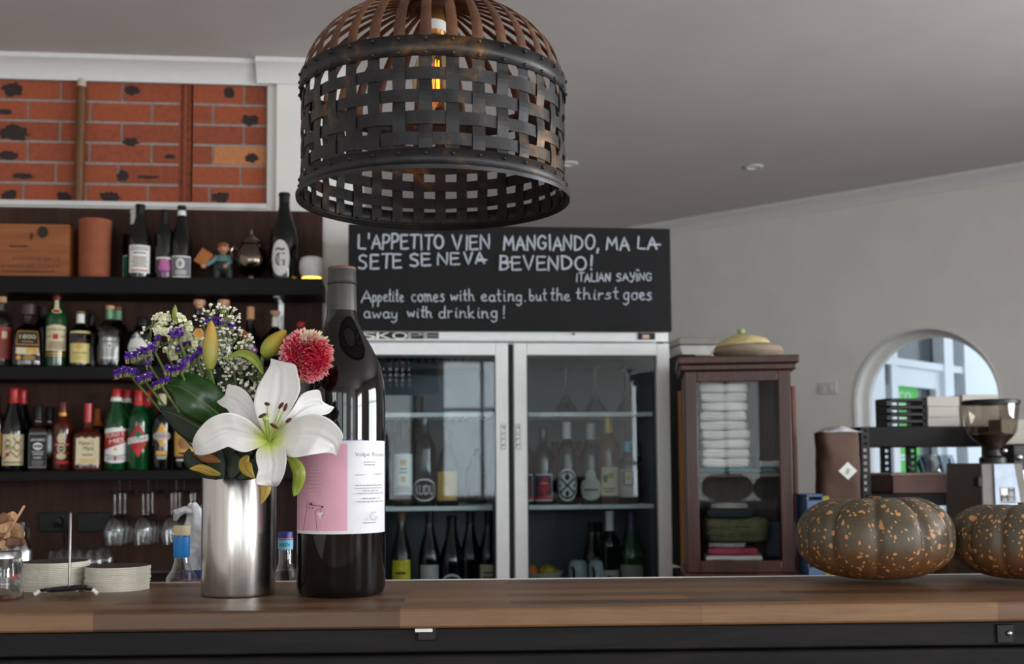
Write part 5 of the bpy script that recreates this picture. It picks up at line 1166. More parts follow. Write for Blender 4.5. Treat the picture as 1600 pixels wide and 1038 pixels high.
g = G(); g.tube([a, b], .0019, 8); tag(make('wooden_skewer', g, mat('skewer', (204, 160, 122), .7)), 'thin pale wooden stick leaning out of the cork jar', 'stick')
p = on(6, 937, CT-.0); 
# small bottles beyond the counter at the left
p = at(36, 900, 4.0); t = thing('small_bottle', 'small dark bottle with a red band behind the left coaster stack', 'bottle', (at(37, 905, 2.0).x, 1.965, CT))
g = G(); g.lathe([(0, 0), (.0105, 0), (.011, .004), (.011, .030), (.006, .038), (.005, .047), (0, .047)], 20); make('glass_body', g, BOTB, t)
g = G(); g.lathe([(.0113, .018), (.0113, .028)], 20); g.f = [f for f in g.f if len(f) == 4]; g.m = g.m[:len(g.f)]; make('label', g, RED, t)
# white corner of a card at the far left
g = G(); pr = Print(lambda u, v, l: (u, -l-.0, v), .0, .0)
a = at(-40, 760, 2.2); g = G(); g.box(-.10, .026, 0, .0015, 0, .045); o = make('menu_card', g, WHITEP, loc=(at(-14, 760, 1.75).x, 1.75, at(0, 776, 1.75).z), rot=(0, math.radians(-14), 0))
bpy.data.objects.remove(o)
# bottle with blue sleeve and cork
def speed(px, pyb, pyt, w, Y, label, sleeve, capm, flip=False, txt=None, base=None):
    p = at(px, 860, Y); u = mpp(p); zb = base; H = at(px, pyt, Y).z-zb; R = w/2*u
    t = thing('spirit_bottle', label, 'bottle', (p.x, Y, zb)); hf = lambda py: at(px, py, Y).z-zb
    g = G(); g.cap = False; g.lathe([(0, .002), (R*1.9, .001), (R*2.0, .006), (R*1.9, hf(pyb-10)), (R*1.25, hf(pyb-22)), (R*.92, hf(pyb-34)), (R*.9, hf(pyt+14))], 28); make('glass_body', g, STEMG, t)
    return t, R, hf, p, u
SLEEVE = mat('blue_sleeve', (26, 122, 196), .45, 0, .08, 20)
zq = .80
t, R, hf, p, u = speed(284, 912, 822, 25, 2.06, 'clear bottle neck with a bright blue sleeve and cork stopper, left of the steel vase', SLEEVE, CORK, base=CT-.06)
g = G(); g.lathe([(R*.95, hf(871)), (R*1.02, hf(869)), (R*1.0, hf(839)), (R*.9, hf(838))], 28); make('sleeve', g, SLEEVE, t)
g = G(); g.lathe([(0, hf(836)), (R*1.02, hf(836)), (R*1.06, hf(823)), (R*.98, hf(821.5)), (0, hf(821.5))], 24); make('stopper', g, mat('pale_stopper', (196, 180, 148), .7), t)
t, R, hf, p, u = speed(446, 912, 831, 23, 2.06, 'clear bottle with a pale blue collar and dark blue cap between vase and magnum bottle', SLEEVE, CORK, base=CT-.06)
CY = mat('cyan_label', (116, 190, 218), .5)
g = G(); g.lathe([(R*.95, hf(859)), (R*1.03, hf(858)), (R*1.03, hf(844)), (R*.9, hf(843))], 28); make('collar', g, CY, t)
pr = Print(lambda a, b, l: ((R*1.03+l)*math.sin(a/R), -(R*1.03+l)*math.cos(a/R), b), .0003); pr.text('VODKA', 0, hf(851), .006, INK, R*1.5, PI); pr.build('lettering', t)
g = G(); g.lathe([(0, hf(843)), (R*1.0, hf(843)), (R*1.02, hf(833)), (R*.95, hf(831)), (0, hf(831))], 24); make('cap', g, mat('navy_cap', (34, 40, 122), .4), t)
g = G(); g.lathe([(R*1.03, hf(842.5)), (R*1.03, hf(840.5))], 24); g.f = [f for f in g.f if len(f) == 4]; g.m = g.m[:len(g.f)]; make('pink_ring', g, mat('pink_ring', (200, 110, 140), .5), t)
# service shelf just behind and a little below the bar top, carrying these bottles, a white tray and a plastic bag
xa_, ya_ = cl(-1.6, CD+.012); SH = thing('service_shelf', 'narrow dark service shelf fixed behind the bar, just below its top', 'shelf', (c0.x, c0.y, CT-.06), CA)
g = G(); g.box(-1.7, .30, CD+.006, CD+.26, -.025, -.002); make('board', g, BENCH, SH, bevel=.002)
a = at(232, 908, 2.06); p = at(275, 908, 2.07)
t = tag(make('tray', G().box(-.075, .055, -.05, .08, 0, .004), WHITEP, loc=(p.x, 2.12, CT-.0618), bevel=.002), 'white tray edge behind the bar, under the blue-sleeved bottle', 'tray')
bpy.data.objects.remove(t)
p = at(312, 850, 2.20); u = mpp(p); zb = CT-.0625; H = at(312, 790, 2.20).z-zb
k = NT('bag_plastic'); n1 = k.noise(k.coord((1, 1, 1)), 30, 4, .6); k.set(Base_Color=k.ramp(n1, [(.35, (150, 150, 156)), (.65, (206, 206, 210))]), Roughness=.3); k.bump(n1, .8, .006); BAGM = k.m
t = thing('plastic_bag', 'crumpled pale plastic bag with blue, red and yellow print, left of the vase', 'bag', (p.x+.005, 2.21, zb))
g = G(); rr = random.Random(4)
def bag(a, b):
    th = 2*PI*a; z = H*b; w = (.034 if b < .72 else .034-.02*(b-.72)/.28); f = 1+.12*math.sin(5*th+4*b)+.07*math.sin(9*th-7*b)
    d = .024*(1-.4*b); return (w*f*math.cos(th)+(.0 if b < .7 else -.045*(b-.7)), d*f*math.sin(th), z+.006*math.sin(3*th)*b)
g.grid(bag, 40, 24); g.add([(0, 0, H*1.0)], []); make('sack', g, BAGM, t, angle=80)
g = G(); g.tube([(-.012, -.005, H*.93), (-.032, -.012, H*.96), (-.046, -.012, H*.93), (-.05, -.008, H*.86)], [.008, .007, .009, .004], 9); make('twisted_neck', g, BAGM, t)
pr = Print(lambda a, b, l: ((.0345+l)*math.sin(a), -(.0275+l)*math.cos(a), b), .0035)
pr.rect(-1.2, 1.2, H*.30, H*.38, mat('bag_blue', (36, 44, 120), .4)); pr.rect(-1.2, 1.2, H*.255, H*.285, mat('bag_red', (190, 60, 70), .4)); pr.ell(.6, H*.18, .8, H*.07, mat('bag_yellow', (206, 160, 40), .4)); pr.build('print', t)

# ------------------------------------------------------------------ magnum bottle in the middle
def magnum():
    p = on(533, 929, CT); u = mpp(p); R = 69*u; H = at(535, 418, p.y).z-CT; hf = lambda py: at(533, py, p.y).z-CT
    t = thing('magnum_bottle', 'very large black wine bottle with a half pink, half white label', 'bottle', (p.x, p.y, CT), -math.atan2(p.x, p.y))
    k = NT('magnum_glass'); n = k.noise(k.coord(), 14, 3); k.set(Base_Color=k.ramp(n, [(.3, (5, 4, 5)), (.7, (10, 8, 9))]), Roughness=.06); k.b.inputs['Specular IOR Level'].default_value = .5; BK = k.m
    z = lambda py: hf(py)
    prof = [(0, .012), (R*.55, .006), (R*.82, .0), (R*.95, .004), (R, .014), (R, z(640)), (R*.995, z(618)), (R*.965, z(598)), (R*.88, z(572)), (R*.70, z(545)), (R*.52, z(524)), (R*.40, z(508)), (R*.345, z(494)), (R*.325, z(470)), (R*.315, z(440)), (0, z(440))]
    g = G(); g.lathe(prof, 72); make('glass_body', g, BK, t)
    FO = mat('dull_foil', (66, 64, 62), .45, .4, .12, 20)
    g = G(); g.lathe([(R*.325, z(487)), (R*.345, z(486.5)), (R*.325, z(449)), (R*.318, z(446)), (R*.345, z(444.5)), (R*.335, z(443)), (R*.325, z(440)), (R*.318, z(422)), (R*.30, z(419)), (0, z(418.5))], 40); f_ = make('foil', g, FO, t)
    g = G(); g.lathe([(R*.32, z(422.5)), (R*.325, z(421.5)), (R*.31, z(418.2)), (0, z(417.6))], 36); make('worn_top', g, mat('worn_foil', (104, 78, 60), .6, .2, .3, 120), f_)
    pr = Print(lambda uu, v, l: ((R+l)*math.sin(uu), -(R+l)*math.cos(uu), v), .0003, .00012)
    WH = mat('magnum_label', (216, 214, 219), .6, var=.015); PK = mat('label_pink', (214, 160, 178), .65, var=.03); GR = mat('label_grey', (128, 126, 132), .7); PKW = mat('label_pale_print', (230, 190, 204), .7)
    z0, z1 = z(831), z(690); h = z1-z0; a0, a1 = -1.36, 1.30
    pr.rect(a0, a1, z0, z1, WH, 60)
    X = lambda px: math.asin(max(-.99, min(.99, (px-533)*u/R)))
    aP = X(542); pr.rect(a0+.05, aP, z0+h*.035, z1-h*.035, PK, 44)
    V = lambda py: z(py)
    zz = lambda y: V(690+y/6.49)             # rows read off an enlargement of the label
    xx = lambda x: X(420+x/6.49)
    TH = .0006
    def tx(s, x0, x1, yc, hpx, m):
        a, b = xx(x0), xx(x1); vs, fs, asp = text2d(s)
        pr.g.add([pr.fn(X(420+(x0+(x1-x0)*(q+.5))/6.49), zz(yc)+w*(hpx/6.49*u), pr.k) for q, w in vs], fs, pr.mi(m)); pr.layer()
    tx('Volpe Rosa', 866, 1150, 142, 52, GR)
    
    
    def ln(x0, y0, x1, y1, t_, m, n=6): pr.line([(xx(x0+(x1-x0)*i/n), zz(y0+(y1-y0)*i/n)) for i in range(n+1)], t_, m)
    def lnz(pts, t_, m):
        vs = []; 
        for (x0, y0), (x1, y1) in zip(pts, pts[1:]):
            A = Vector((xx(x0)*R, zz(y0))); B = Vector((xx(x1)*R, zz(y1))); d = (B-A).normalized(); nn = Vector((-d.y, d.x))*t_/2
            q = [A-nn, A+nn, B+nn, B-nn]; pr.g.add([pr.fn(c.x/R, c.y, pr.k) for c in q], [(0, 1, 2, 3)], pr.mi(m))
        pr.layer()
    lnz([(968, 333), (1050, 333)], .0004, GR)
    for y, x0, x1 in ((213, 948, 1075), (240, 958, 1060), (338, 868, 950), (332, 1064, 1118), (810, 945, 1068), (440, 866, 1125), (468, 868, 1112), (494, 930, 1080), (520, 868, 1118), (570, 920, 1084), (600, 878, 1112)):
        x = x0
        while x < x1-8:
            w = R_.uniform(14, 40); lnz([(x, y), (min(x+w, x1), y)], .0011, GR); x += w+7
    for i, y in enumerate((270, 300, 335, 372, 408, 445, 486, 520)): lnz([(440+R_.uniform(0, 12), y), (590-R_.uniform(0, 18), y)], .0007, PKW)
    DKL = mat('label_line', (74, 40, 50), .7)
    lnz([(400, 888), (418, 760), (440, 600)], .0007, DKL); lnz([(440, 600), (452, 612)], .0007, DKL); lnz([(460, 628), (570, 640)], .0007, DKL); lnz([(525, 888), (515, 780), (505, 690)], .0007, DKL); lnz([(505, 690), (552, 662), (560, 655)], .0007, DKL); lnz([(556, 655), (556, 700)], .0006, DKL)
    for x, y in ((457, 655), (487, 657), (571, 646)): pr.ell(xx(x), zz(y), .0011/R if x != 571 else .0015/R, .0011 if x != 571 else .0015, DKL, 10)
    pr.shape(xx(457), xx(488), lambda q: zz(628)+.0045*(1-abs((q-xx(472))/(xx(488)-xx(472)))), lambda q: zz(629), DKL, 8)
    for x, y in ((534, 708), (552, 708), (570, 706), (543, 722), (561, 722), (552, 736), (556, 750)): pr.ell(xx(x), zz(y), .0013/R, .0013, WH, 8)
    pr.ring(xx(1010), zz(745), .0054/R, .0054, .0007, GR, a0=.9, a1=5.9) if 0 else None
    q = [(1010+34*math.cos(a), 745-40*math.sin(a)) for a in [math.radians(50+270*i/18) for i in range(19)]]; lnz(q, .0008, GR)
    q = [(1010+20*math.cos(a), 750-24*math.sin(a)) for a in [math.radians(60+280*i/14) for i in range(15)]]; lnz(q, .0006, GR); lnz([(1010, 752), (1042, 752), (1042, 775)], .0007, GR)
    
    BI = mat('blue_pen', (96, 110, 190), .6)
    x = 700
    pts = []
    while x < 930: pts.append((x, -2+R_.uniform(-3, 3))); x += 11
    lnz(pts, .0009, BI)
    pr.build('label', t)
magnum()
# ------------------------------------------------------------------ steel vase
pV = on(372.5, 929, CT); uV = mpp(pV); RV = 57*uV; HV_ = at(372, 743, pV.y).z-CT
vase = thing('steel_vase', 'brushed stainless steel cylinder vase holding the flowers', 'vase', (pV.x, pV.y, CT))
k = NT('brushed_steel'); v = k.coord((40, 40, .6)); n = k.noise(v, 5, 3, .6); k.set(Base_Color=k.ramp(n, [(.3, (176, 172, 168)), (.7, (196, 192, 188))]), Metallic=1.0, Roughness=k.math('MULTIPLY_ADD', n, .06, .19))
g = G(); g.cap = False; g.lathe([(0, .0), (RV*.93, 0), (RV*.985, .0015), (RV, .005), (RV, HV_-.0008), (RV*.995, HV_), (RV*.965, HV_), (RV*.955, HV_-.002), (RV*.955, .004), (0, .004)], 96); make('shell', g, k.m, vase)
# ------------------------------------------------------------------ the bouquet
FY = 1.74                                     # plane the flowers sit about
def fp(px, py, dy=0): return at(px, py, FY+dy)
mouth = Vector((pV.x, pV.y, CT+HV_))
STEM = mat('stem_green', (92, 116, 60), .6, 0, .15, 60); STEMD = mat('dark_stem', (70, 84, 48), .6, 0, .2, 60)
def stem_pts(a, into=(0, 0), bend=0.0, n=8):
    """from a flower down into the vase"""
    a = Vector(a); b = Vector((mouth.x+into[0]*RV, mouth.y+into[1]*RV, CT+.03)); m = Vector((mouth.x+into[0]*RV*.8, mouth.y+into[1]*RV*.8, CT+HV_))
    out = []
    for i in range(n+1):
        t = i/n; out.append(a*(1-t)**2+Vector((m.x+bend, m.y, m.z+.01))*2*t*(1-t)+m*t*t)
    return out+[b]
def blade(spine, wid, nu=8, nv=18, cup=0, wave=0, wn=3, groove=0, side=None, seed=0, facing=(0, -1, 0), M=None, keel=0, tipw=None):
    """petal or leaf along a spine; returns a grid function"""
    sp = [Vector(p) for p in spine]; n = len(sp)-1; face = Vector(facing)
    def pos(t):
        x = min(max(t, 0), 1)*n; i = min(int(x), n-1); f = x-i
        p0, p1, p2, p3 = sp[max(i-1, 0)], sp[i], sp[i+1], sp[min(i+2, n)]
        return .5*((2*p1)+(p2-p0)*f+(2*p0-5*p1+4*p2-p3)*f*f+(3*p1-p0-3*p2+p3)*f**3)
    def fn(uu, vv):
        p = pos(vv); tg = (pos(min(vv+.03, 1))-pos(max(vv-.03, 0))).normalized(); sd = tg.cross(face)
        if sd.length < .2: sd = tg.cross(Vector((.3, -.5, .8)))
        sd.normalize(); nm = sd.cross(tg).normalized()
        x = uu*2-1; w = wid(vv)
        q = p+sd*(x*w)+nm*(cup*w*x*x-groove*math.exp(-(x/.16)**2)+groove*.30*math.cos(x*15)*(1-abs(x))*math.sin(PI*min(1, vv+.05))+keel*abs(x)*w)
        q += nm*(wave*w*abs(x)**1.5*math.sin(vv*wn*2*PI+seed+(0 if x > 0 else 1.7)))
        return tuple(q)
    return fn
def wprof(W, a=.7, base=.25, p=1.0):
    return lambda t: W*max(.012, (base+(1-base)*math.sin(PI/2*min(1, t/a)) if t < a else max(0, 1-((t-a)/(1-a))**2.0)**p*(1-.35*((t-a)/(1-a))**4)))
# --- the open white lily
LC = fp(421, 688, -.075); lu = mpp(LC)
k = NT('lily_petal'); tc = k.new('ShaderNodeTexCoord'); ln_ = k.new('ShaderNodeVectorMath', operation='LENGTH'); k.link(tc.outputs['Object'], ln_.inputs[0]); n = k.noise(k.coord(), 60, 3)
d_ = k.math('MULTIPLY_ADD', n, .008, ln_.outputs['Value'])
k.set(Base_Color=k.ramp(k.math('MULTIPLY', d_, 18.0), [(.10, (150, 170, 60)), (.32, (196, 206, 116)), (.55, (206, 206, 184)), (.8, (212, 210, 208))]), Roughness=.5)
k.b.inputs['Subsurface Weight'].default_value = .12; k.b.inputs['Subsurface Radius'].default_value = (.5, .5, .4); k.b.inputs['Subsurface Scale'].default_value = .006; LILY = k.m
lily = thing('lily', 'large open white lily facing the viewer, in front of the vase mouth', 'flower', LC)
def Lp(x, y, dep): return ((x-550)/4.324*lu, dep, -(y-560)/4.324*lu)      # enlargement pixels -> local
PET = [  # the two edges of each petal from its base to its tip (enlargement px), depth along it (m), trough, ripple
 ([(538, 545), (505, 495), (470, 400), (456, 310), (474, 205), (508, 125), (534, 72), (545, 30), (541, -6)], [(562, 545), (640, 440), (715, 330), (757, 240), (755, 170), (736, 100), (718, 48), (640, 26), (541, -6)], [.006, -.014, -.020, -.014, .002, .020], .008, .0022),
 ([(540, 540), (500, 470), (465, 370), (440, 295), (398, 235), (340, 196), (286, 187), (256, 204), (248, 240), (225, 266), (178, 290)], [(525, 560), (470, 510), (400, 465), (335, 420), (288, 380), (262, 348), (235, 334), (205, 316), (178, 292)], [.007, -.012, -.016, -.008, .006, .020], .006, .002),
 ([(568, 538), (640, 440), (715, 335), (762, 256), (820, 226), (876, 219), (892, 250), (896, 288), (930, 314), (975, 330)], [(580, 552), (660, 492), (740, 442), (820, 410), (870, 396), (905, 390), (940, 378), (962, 356), (975, 334)], [.007, -.012, -.014, -.006, .006, .018], .006, .002),
 ([(540, 545), (500, 498), (430, 432), (350, 390), (270, 384), (180, 420), (110, 482), (66, 546), (52, 600), (60, 645)], [(545, 566), (500, 602), (440, 632), (400, 641), (350, 630), (300, 606), (250, 624), (180, 650), (110, 661), (60, 650)], [.004, -.018, -.032, -.034, -.026, -.010], .008, .0025),
 ([(560, 545), (620, 500), (700, 440), (790, 402), (870, 392), (950, 420), (1010, 470), (1045, 525), (1040, 572), (1000, 664)], [(560, 566), (600, 592), (640, 632), (682, 668), (740, 679), (810, 667), (880, 656), (940, 650), (978, 654), (1000, 668)], [.004, -.018, -.032, -.036, -.028, -.010], .008, .0025),
 ([(537, 560), (500, 592), (474, 640), (480, 700), (495, 758), (482, 815), (480, 850), (520, 862), (590, 872)], [(570, 560), (625, 576), (664, 614), (678, 680), (672, 760), (650, 820), (628, 855), (612, 868), (594, 873)], [.004, -.018, -.034, -.040, -.034, -.020], .007, .002),
]
def along(pts):
    P = [Vector((x, y)) for x, y in pts]; d = [0]
    for a, b in zip(P, P[1:]): d.append(d[-1]+(b-a).length)
    def f(t):
        t = min(max(t, 0), 1)*d[-1]; i = 0
        while i < len(P)-2 and d[i+1] < t: i += 1
        q = (t-d[i])/(d[i+1]-d[i]); p0, p1, p2, p3 = P[max(i-1, 0)], P[i], P[i+1], P[min(i+2, len(P)-1)]
        return .5*((2*p1)+(p2-p0)*q+(2*p0-5*p1+4*p2-p3)*q*q+(3*p1-p0-3*p2+p3)*q**3)
    return f
for i, (le, ri, dep, tr, rip) in enumerate(PET):
    A, B, n_ = along(le), along(ri), len(dep)-1
    def fn(u_, v_):
        a, b = A(v_), B(v_); q = a.lerp(b, u_); x = 2*u_-1; t = v_*n_; k_ = min(int(t), n_-1); d = dep[k_]+(dep[k_+1]-dep[k_])*(t-k_)
        w = math.sin(PI*min(1, v_*.9+.08))
        d += tr*(1-x*x)*w-.0022*math.exp(-(x/.14)**2)*w*-1+.0007*math.cos(x*15)*(1-abs(x))*w+rip*abs(x)**1.6*math.sin(v_*9+i*1.3+(0 if x > 0 else 1.9))*w+.006*max(0, v_-.85)/.15
        if i in (1, 2, 5): d += .003
        return Lp(q.x, q.y, d)
    g = G(); g.grid(fn, 18, 34)
    make('petal', g, LILY, lily, solid=.0006, angle=180)
FIL = mat('filament_green', (176, 192, 110), .5); ANTH = mat('anther_brown', (86, 40, 28), .85, 0, .25, 200, .4)
for (x, y, dep, ax, ay) in ((558, 328, -.050, 18, -4), (530, 405, -.052, 26, 12), (648, 338, -.050, 16, 20), (680, 352, -.058, 10, 26), (698, 436, -.050, 18, 14), (610, 475, -.062, 26, -16)):
    g = G(); A = Vector(Lp(550, 556, .004)); B = Vector(Lp(x, y, dep)); m = (A+B)/2+Vector((0, -.010, 0)); pts = [A*(1-t)**2+m*2*t*(1-t)+B*t*t for t in [q/8 for q in range(9)]]
    g.tube(pts, [.0016-.0007*q/8 for q in range(9)], 8); st = make('filament', g, FIL, lily)
    d = Vector((ax/4.324*lu, -.001, ay/4.324*lu)); c = B
    g = G(); g.tube([c-d*1.0, c-d*.6, c, c+d*.6, c+d*1.0], [.0008, .0022, .0026, .0022, .0008], 10); make('anther', g, ANTH, st)
g = G(); g.tube([Lp(550, 560, .004), Lp(545, 500, -.025), Lp(548, 430, -.05)], [.0024, .0022, .0026], 10); g.ball(Lp(548, 425, -.053), (.0042, .003, .0036), 12, 8); make('pistil', g, mat('pistil_green', (160, 184, 90), .5), lily)
g = G(); st = stem_pts(Vector((0, .012, -.002))+LC, (.25, -.5)); g.tube([p-LC for p in st], .0036, 10); make('stem', g, STEM, lily)
# --- lily buds
def bud(label, a, b, W, c1, c2, into, twist=0, dy=0):
    A, B = fp(*a, dy), fp(*b, dy); t = thing('lily_bud', label, 'flower bud', A); d = B-A; L = d.length; W *= mpp(A)
    key = 'bud_%d_%d' % (c1[0], c2[0]); k = NT(key); tc = k.new('ShaderNodeTexCoord'); sp = k.new('ShaderNodeVectorMath', operation='DOT_PRODUCT'); k.link(tc.outputs['Object'], sp.inputs[0]); sp.inputs[1].default_value = tuple(d.normalized()/L)
    n = k.noise(k.coord(), 50, 3); f = k.math('MULTIPLY_ADD', n, .3, sp.outputs['Value'])
    k.set(Base_Color=k.ramp(f, [(.25, c1), (.9, c2)]), Roughness=.5)
    g = G(); ax = d.normalized(); s = ax.cross(Vector((0, -1, 0))).normalized(); q = s.cross(ax)
    def fn(u, v):
        a = 2*PI*u; r = W*(max(0, math.sin(PI*min(1, v*.93+.06)))**.62)*(1-.38*v)*(1+.055*abs(math.cos(1.5*a+twist))**.6-.03); 
        if v > .999: r *= .2
        return tuple(ax*(L*v)+s*(r*math.cos(a))+q*(r*math.sin(a)))
    g.grid(fn, 36, 20); make('sepals', g, k.m, t, angle=180)
    g = G(); pts = stem_pts(A, into); g.tube([p-A for p in pts], .0028, 8); make('stem', g, STEM, t)
bud('upright greenish orange lily bud over the left of the bouquet', (328, 577), (330, 501), 14.5, (142, 148, 62), (180, 144, 66), (-.2, -.2), 0, -.03)
bud('yellow green lily bud leaning right beside the pink chrysanthemum', (411, 556), (447, 516), 17, (140, 148, 52), (178, 150, 52), (.2, .1), 1, -.02)
# --- pink chrysanthemum
cc = fp(479, 556, -.03); cu = mpp(cc); RC = 41*cu
mum = thing('chrysanthemum', 'round pink chrysanthemum with fine cream-tipped petals, right of the lily', 'flower', cc)
PK1 = mat('mum_deep_pink', (222, 44, 84), .55, 0, .12, 90); PK2 = mat('mum_pink', (226, 68, 100), .55, 0, .12, 90); PK3 = mat('mum_pale', (238, 164, 164), .55, 0, .08, 90); PK4 = mat('mum_cream', (242, 226, 198), .55, 0, .05, 90)
g = G(); N = 1050; ga = PI*(3-math.sqrt(5)); fc = Vector((.45, -.84, -.18)).normalized(); rr = random.Random(11)
g.ball((0, .004, 0), (RC*.62, RC*.56, RC*.62), 20, 14, 0)
for i in range(N):
    zc = 1-2*(i+.5)/N; rad = math.sqrt(1-zc*zc); w = ga*i; d = Vector((rad*math.cos(w), rad*math.sin(w), zc))
    if d.y > .75: continue
    ctr = d.dot(fc)                                           # 1 at the eye of the flower
    L = RC*(.99+.06*rr.uniform(-1, 1)); base = d*(RC*.52); out = (d+Vector((rr.uniform(-.16, .16), rr.uniform(-.16, .16), rr.uniform(-.16, .16)))).normalized()
    curl = (fc-out*ctr); curl = curl.normalized() if curl.length > 1e-3 else Vector((0, 0, 1))
    tip = out*L*(1.04 if ctr < .2 else .98)+curl*(RC*.17*(1 if ctr > -.2 else -.3))
    mid = out*(L*.86)-curl*(RC*.03)
    sd = out.cross(curl).normalized(); hw = .0014 if ctr > .5 else .0017
    rows = []
    for tt, ww in ((0, .7), (.45, 1.0), (.8, .95), (1.0, .35)):
        p = base*(1-tt)**2+mid*2*tt*(1-tt)+tip*tt*tt; nrm = out*(-.0009) if tt < .9 else out*0
        rows.append((p-sd*hw*ww-curl*.0008, p+nrm+curl*.0009, p+sd*hw*ww-curl*.0008))
    vs = [q for r_ in rows for q in r_]
    back = d.z > .62 and d.x > -.25 and ctr < .5
    pale = back and rr.random() < .85
    m0 = 3 if pale else (0 if ctr > .80 else (1 if rr.random() < .5 else 0)); m1 = 3 if pale else (0 if ctr > .80 else (1 if rr.random() < .65 else 0)); m2 = 3 if pale else (1 if ctr > .85 else 2)
    for r_ in range(3): 
        o = len(g.v)
        g.add(vs[r_*3:r_*3+6], [(0, 1, 4, 3), (1, 2, 5, 4)], (m0, m1, m2)[r_])
make('petals', g, [PK1, PK2, PK3, PK4], mum, angle=180)
g = G(); pts = stem_pts(cc+Vector((0, .02, -RC*.3)), (.5, .2)); g.tube([p-cc for p in pts], .0035, 10); make('stem', g, STEM, mum)
# --- leaves
LEAF = []
def leafmat(name, c1, c2, rough=.28, coat=.2):
    k = NT(name); n = k.noise(k.coord(), 26, 4, .6); k.set(Base_Color=k.ramp(n, [(.3, c1), (.7, c2)]), Roughness=rough); k.bump(n, .1, .001); return k.m
LG = leafmat('glossy_leaf', (18, 48, 14), (34, 72, 20)); LG2 = leafmat('dark_leaf', (10, 26, 11), (20, 42, 17), .68); LLT = leafmat('lily_leaf', (104, 128, 36), (146, 152, 50), .45); LOL = leafmat('yellowed_leaf', (150, 132, 40), (176, 130, 48), .5); LBR = leafmat('rusty_leaf', (120, 62, 20), (150, 84, 30), .6)
def leaf(label, pts, W, m, a=.5, cup=.3, groove=.002, dy=(0,), wave=.04, seed=0, base=.10, stalk=True, into=(0, 0), name='leaf', cat='leaf', vein=True, facing=(0, -1, 0)):
    P3 = [fp(x, y, dy[min(i, len(dy)-1)]) for i, (x, y) in enumerate(pts)]; o0 = P3[0]; uu = mpp(o0)
    t = thing(name, label, cat, o0)
    fn = blade([p-o0 for p in P3], wprof(W*uu, a, base, 1.0), cup=-cup, wave=wave, wn=1.3, groove=groove, seed=seed, facing=facing)
    g = G(); g.grid(fn, 10, 26); make('blade', g, m, t, solid=.0005, angle=180)
    if vein:
        g = G(); g.tube([tuple(Vector(fn(.5, v/20))+Vector((0, -.0006, 0))) for v in range(20)], [.0009*(1-v/24) for v in range(20)], 6); make('midrib', g, mat('midrib', (112, 132, 70), .5), t)
    if stalk:
        g = G(); st = stem_pts(o0, into); g.tube([p-o0 for p in st], .0022, 8); make('stalk', g, STEMD, t)
    return t
leaf('broad glossy dark green leaf pointing up left, above the lily', [(372, 672), (345, 650), (312, 625), (284, 606), (258, 600)], 33, LG, .52, .15, .0025, (-.01, -.03, -.04, -.03, -.02), into=(-.3, .1))
leaf('very dark green leaf below the glossy one, pointing left', [(372, 690), (345, 680), (312, 668), (278, 650), (249, 639)], 27, LG2, .52, .2, .002, (.02, .0, -.005, .0), into=(-.4, .2))
leaf('upright dark leaf behind the middle of the bouquet', [(366, 640), (360, 615), (352, 590), (352, 570)], 17, LG2, .45, .3, .002, (.03, .02, .02, .03), into=(-.1, .4))
leaf('curved yellow green lily leaf bending left of the leaning bud', [(411, 585), (404, 566), (390, 553), (372, 551), (352, 562)], 9.5, LLT, .4, .5, .001, (-.02,), into=(.2, .0), facing=(.3, -.8, .5))
leaf('slim yellow green leaf hanging below the right of the lily', [(447, 715), (458, 722), (467, 740), (463, 765), (459, 776)], 10, LLT, .45, .3, .001, (-.05, -.06, -.065, -.06), stalk=False, vein=False)
leaf('yellowed leaf tip hanging over the vase under the lily', [(405, 735), (412, 752), (414, 768), (408, 788)], 10, LOL, .4, .3, .001, (-.085, -.09, -.092, -.09), stalk=False)
leaf('yellow leaf drooping at the vase rim, left of the lowest lily petal', [(388, 712), (382, 722), (386, 735), (398, 748)], 10, LOL, .5, .3, .001, (-.05, -.055, -.06), stalk=False)
leaf('olive leaf lying out to the left over the vase rim', [(345, 742), (330, 738), (312, 732), (296, 733)], 7, LOL, .5, .4, .001, (-.04,), stalk=False)
leaf('rusty brown leaf standing behind the baby breath', [(378, 548), (383, 535), (384, 525), (378, 513)], 6, LBR, .45, .2, .001, (.05,), into=(.1, .5), vein=False)
leaf('thin brownish leaf under the lily at the left', [(345, 722), (325, 716), (305, 712), (278, 708)], 8, LBR, .4, .3, .001, (-.02, -.02, 0), stalk=False)
r = random.Random(21)
for i in range(11):
    x = 300+12*i+r.uniform(-6, 6); y = 716+r.uniform(-16, 10)
    leaf('dark green leaf in the foliage filling the vase mouth, number %s from the left' % ('one two three four five six seven eight nine ten eleven'.split()[i]), [(352+4*i-16, 748), ((x+352+4*i-16)/2, 736), (x, y), (x+r.uniform(-14, 8), y-r.uniform(10, 26))], r.uniform(10, 15), LG2, .5, .3, .001, (.02+.02*(i % 3)-.03,), seed=i, stalk=False, vein=False)
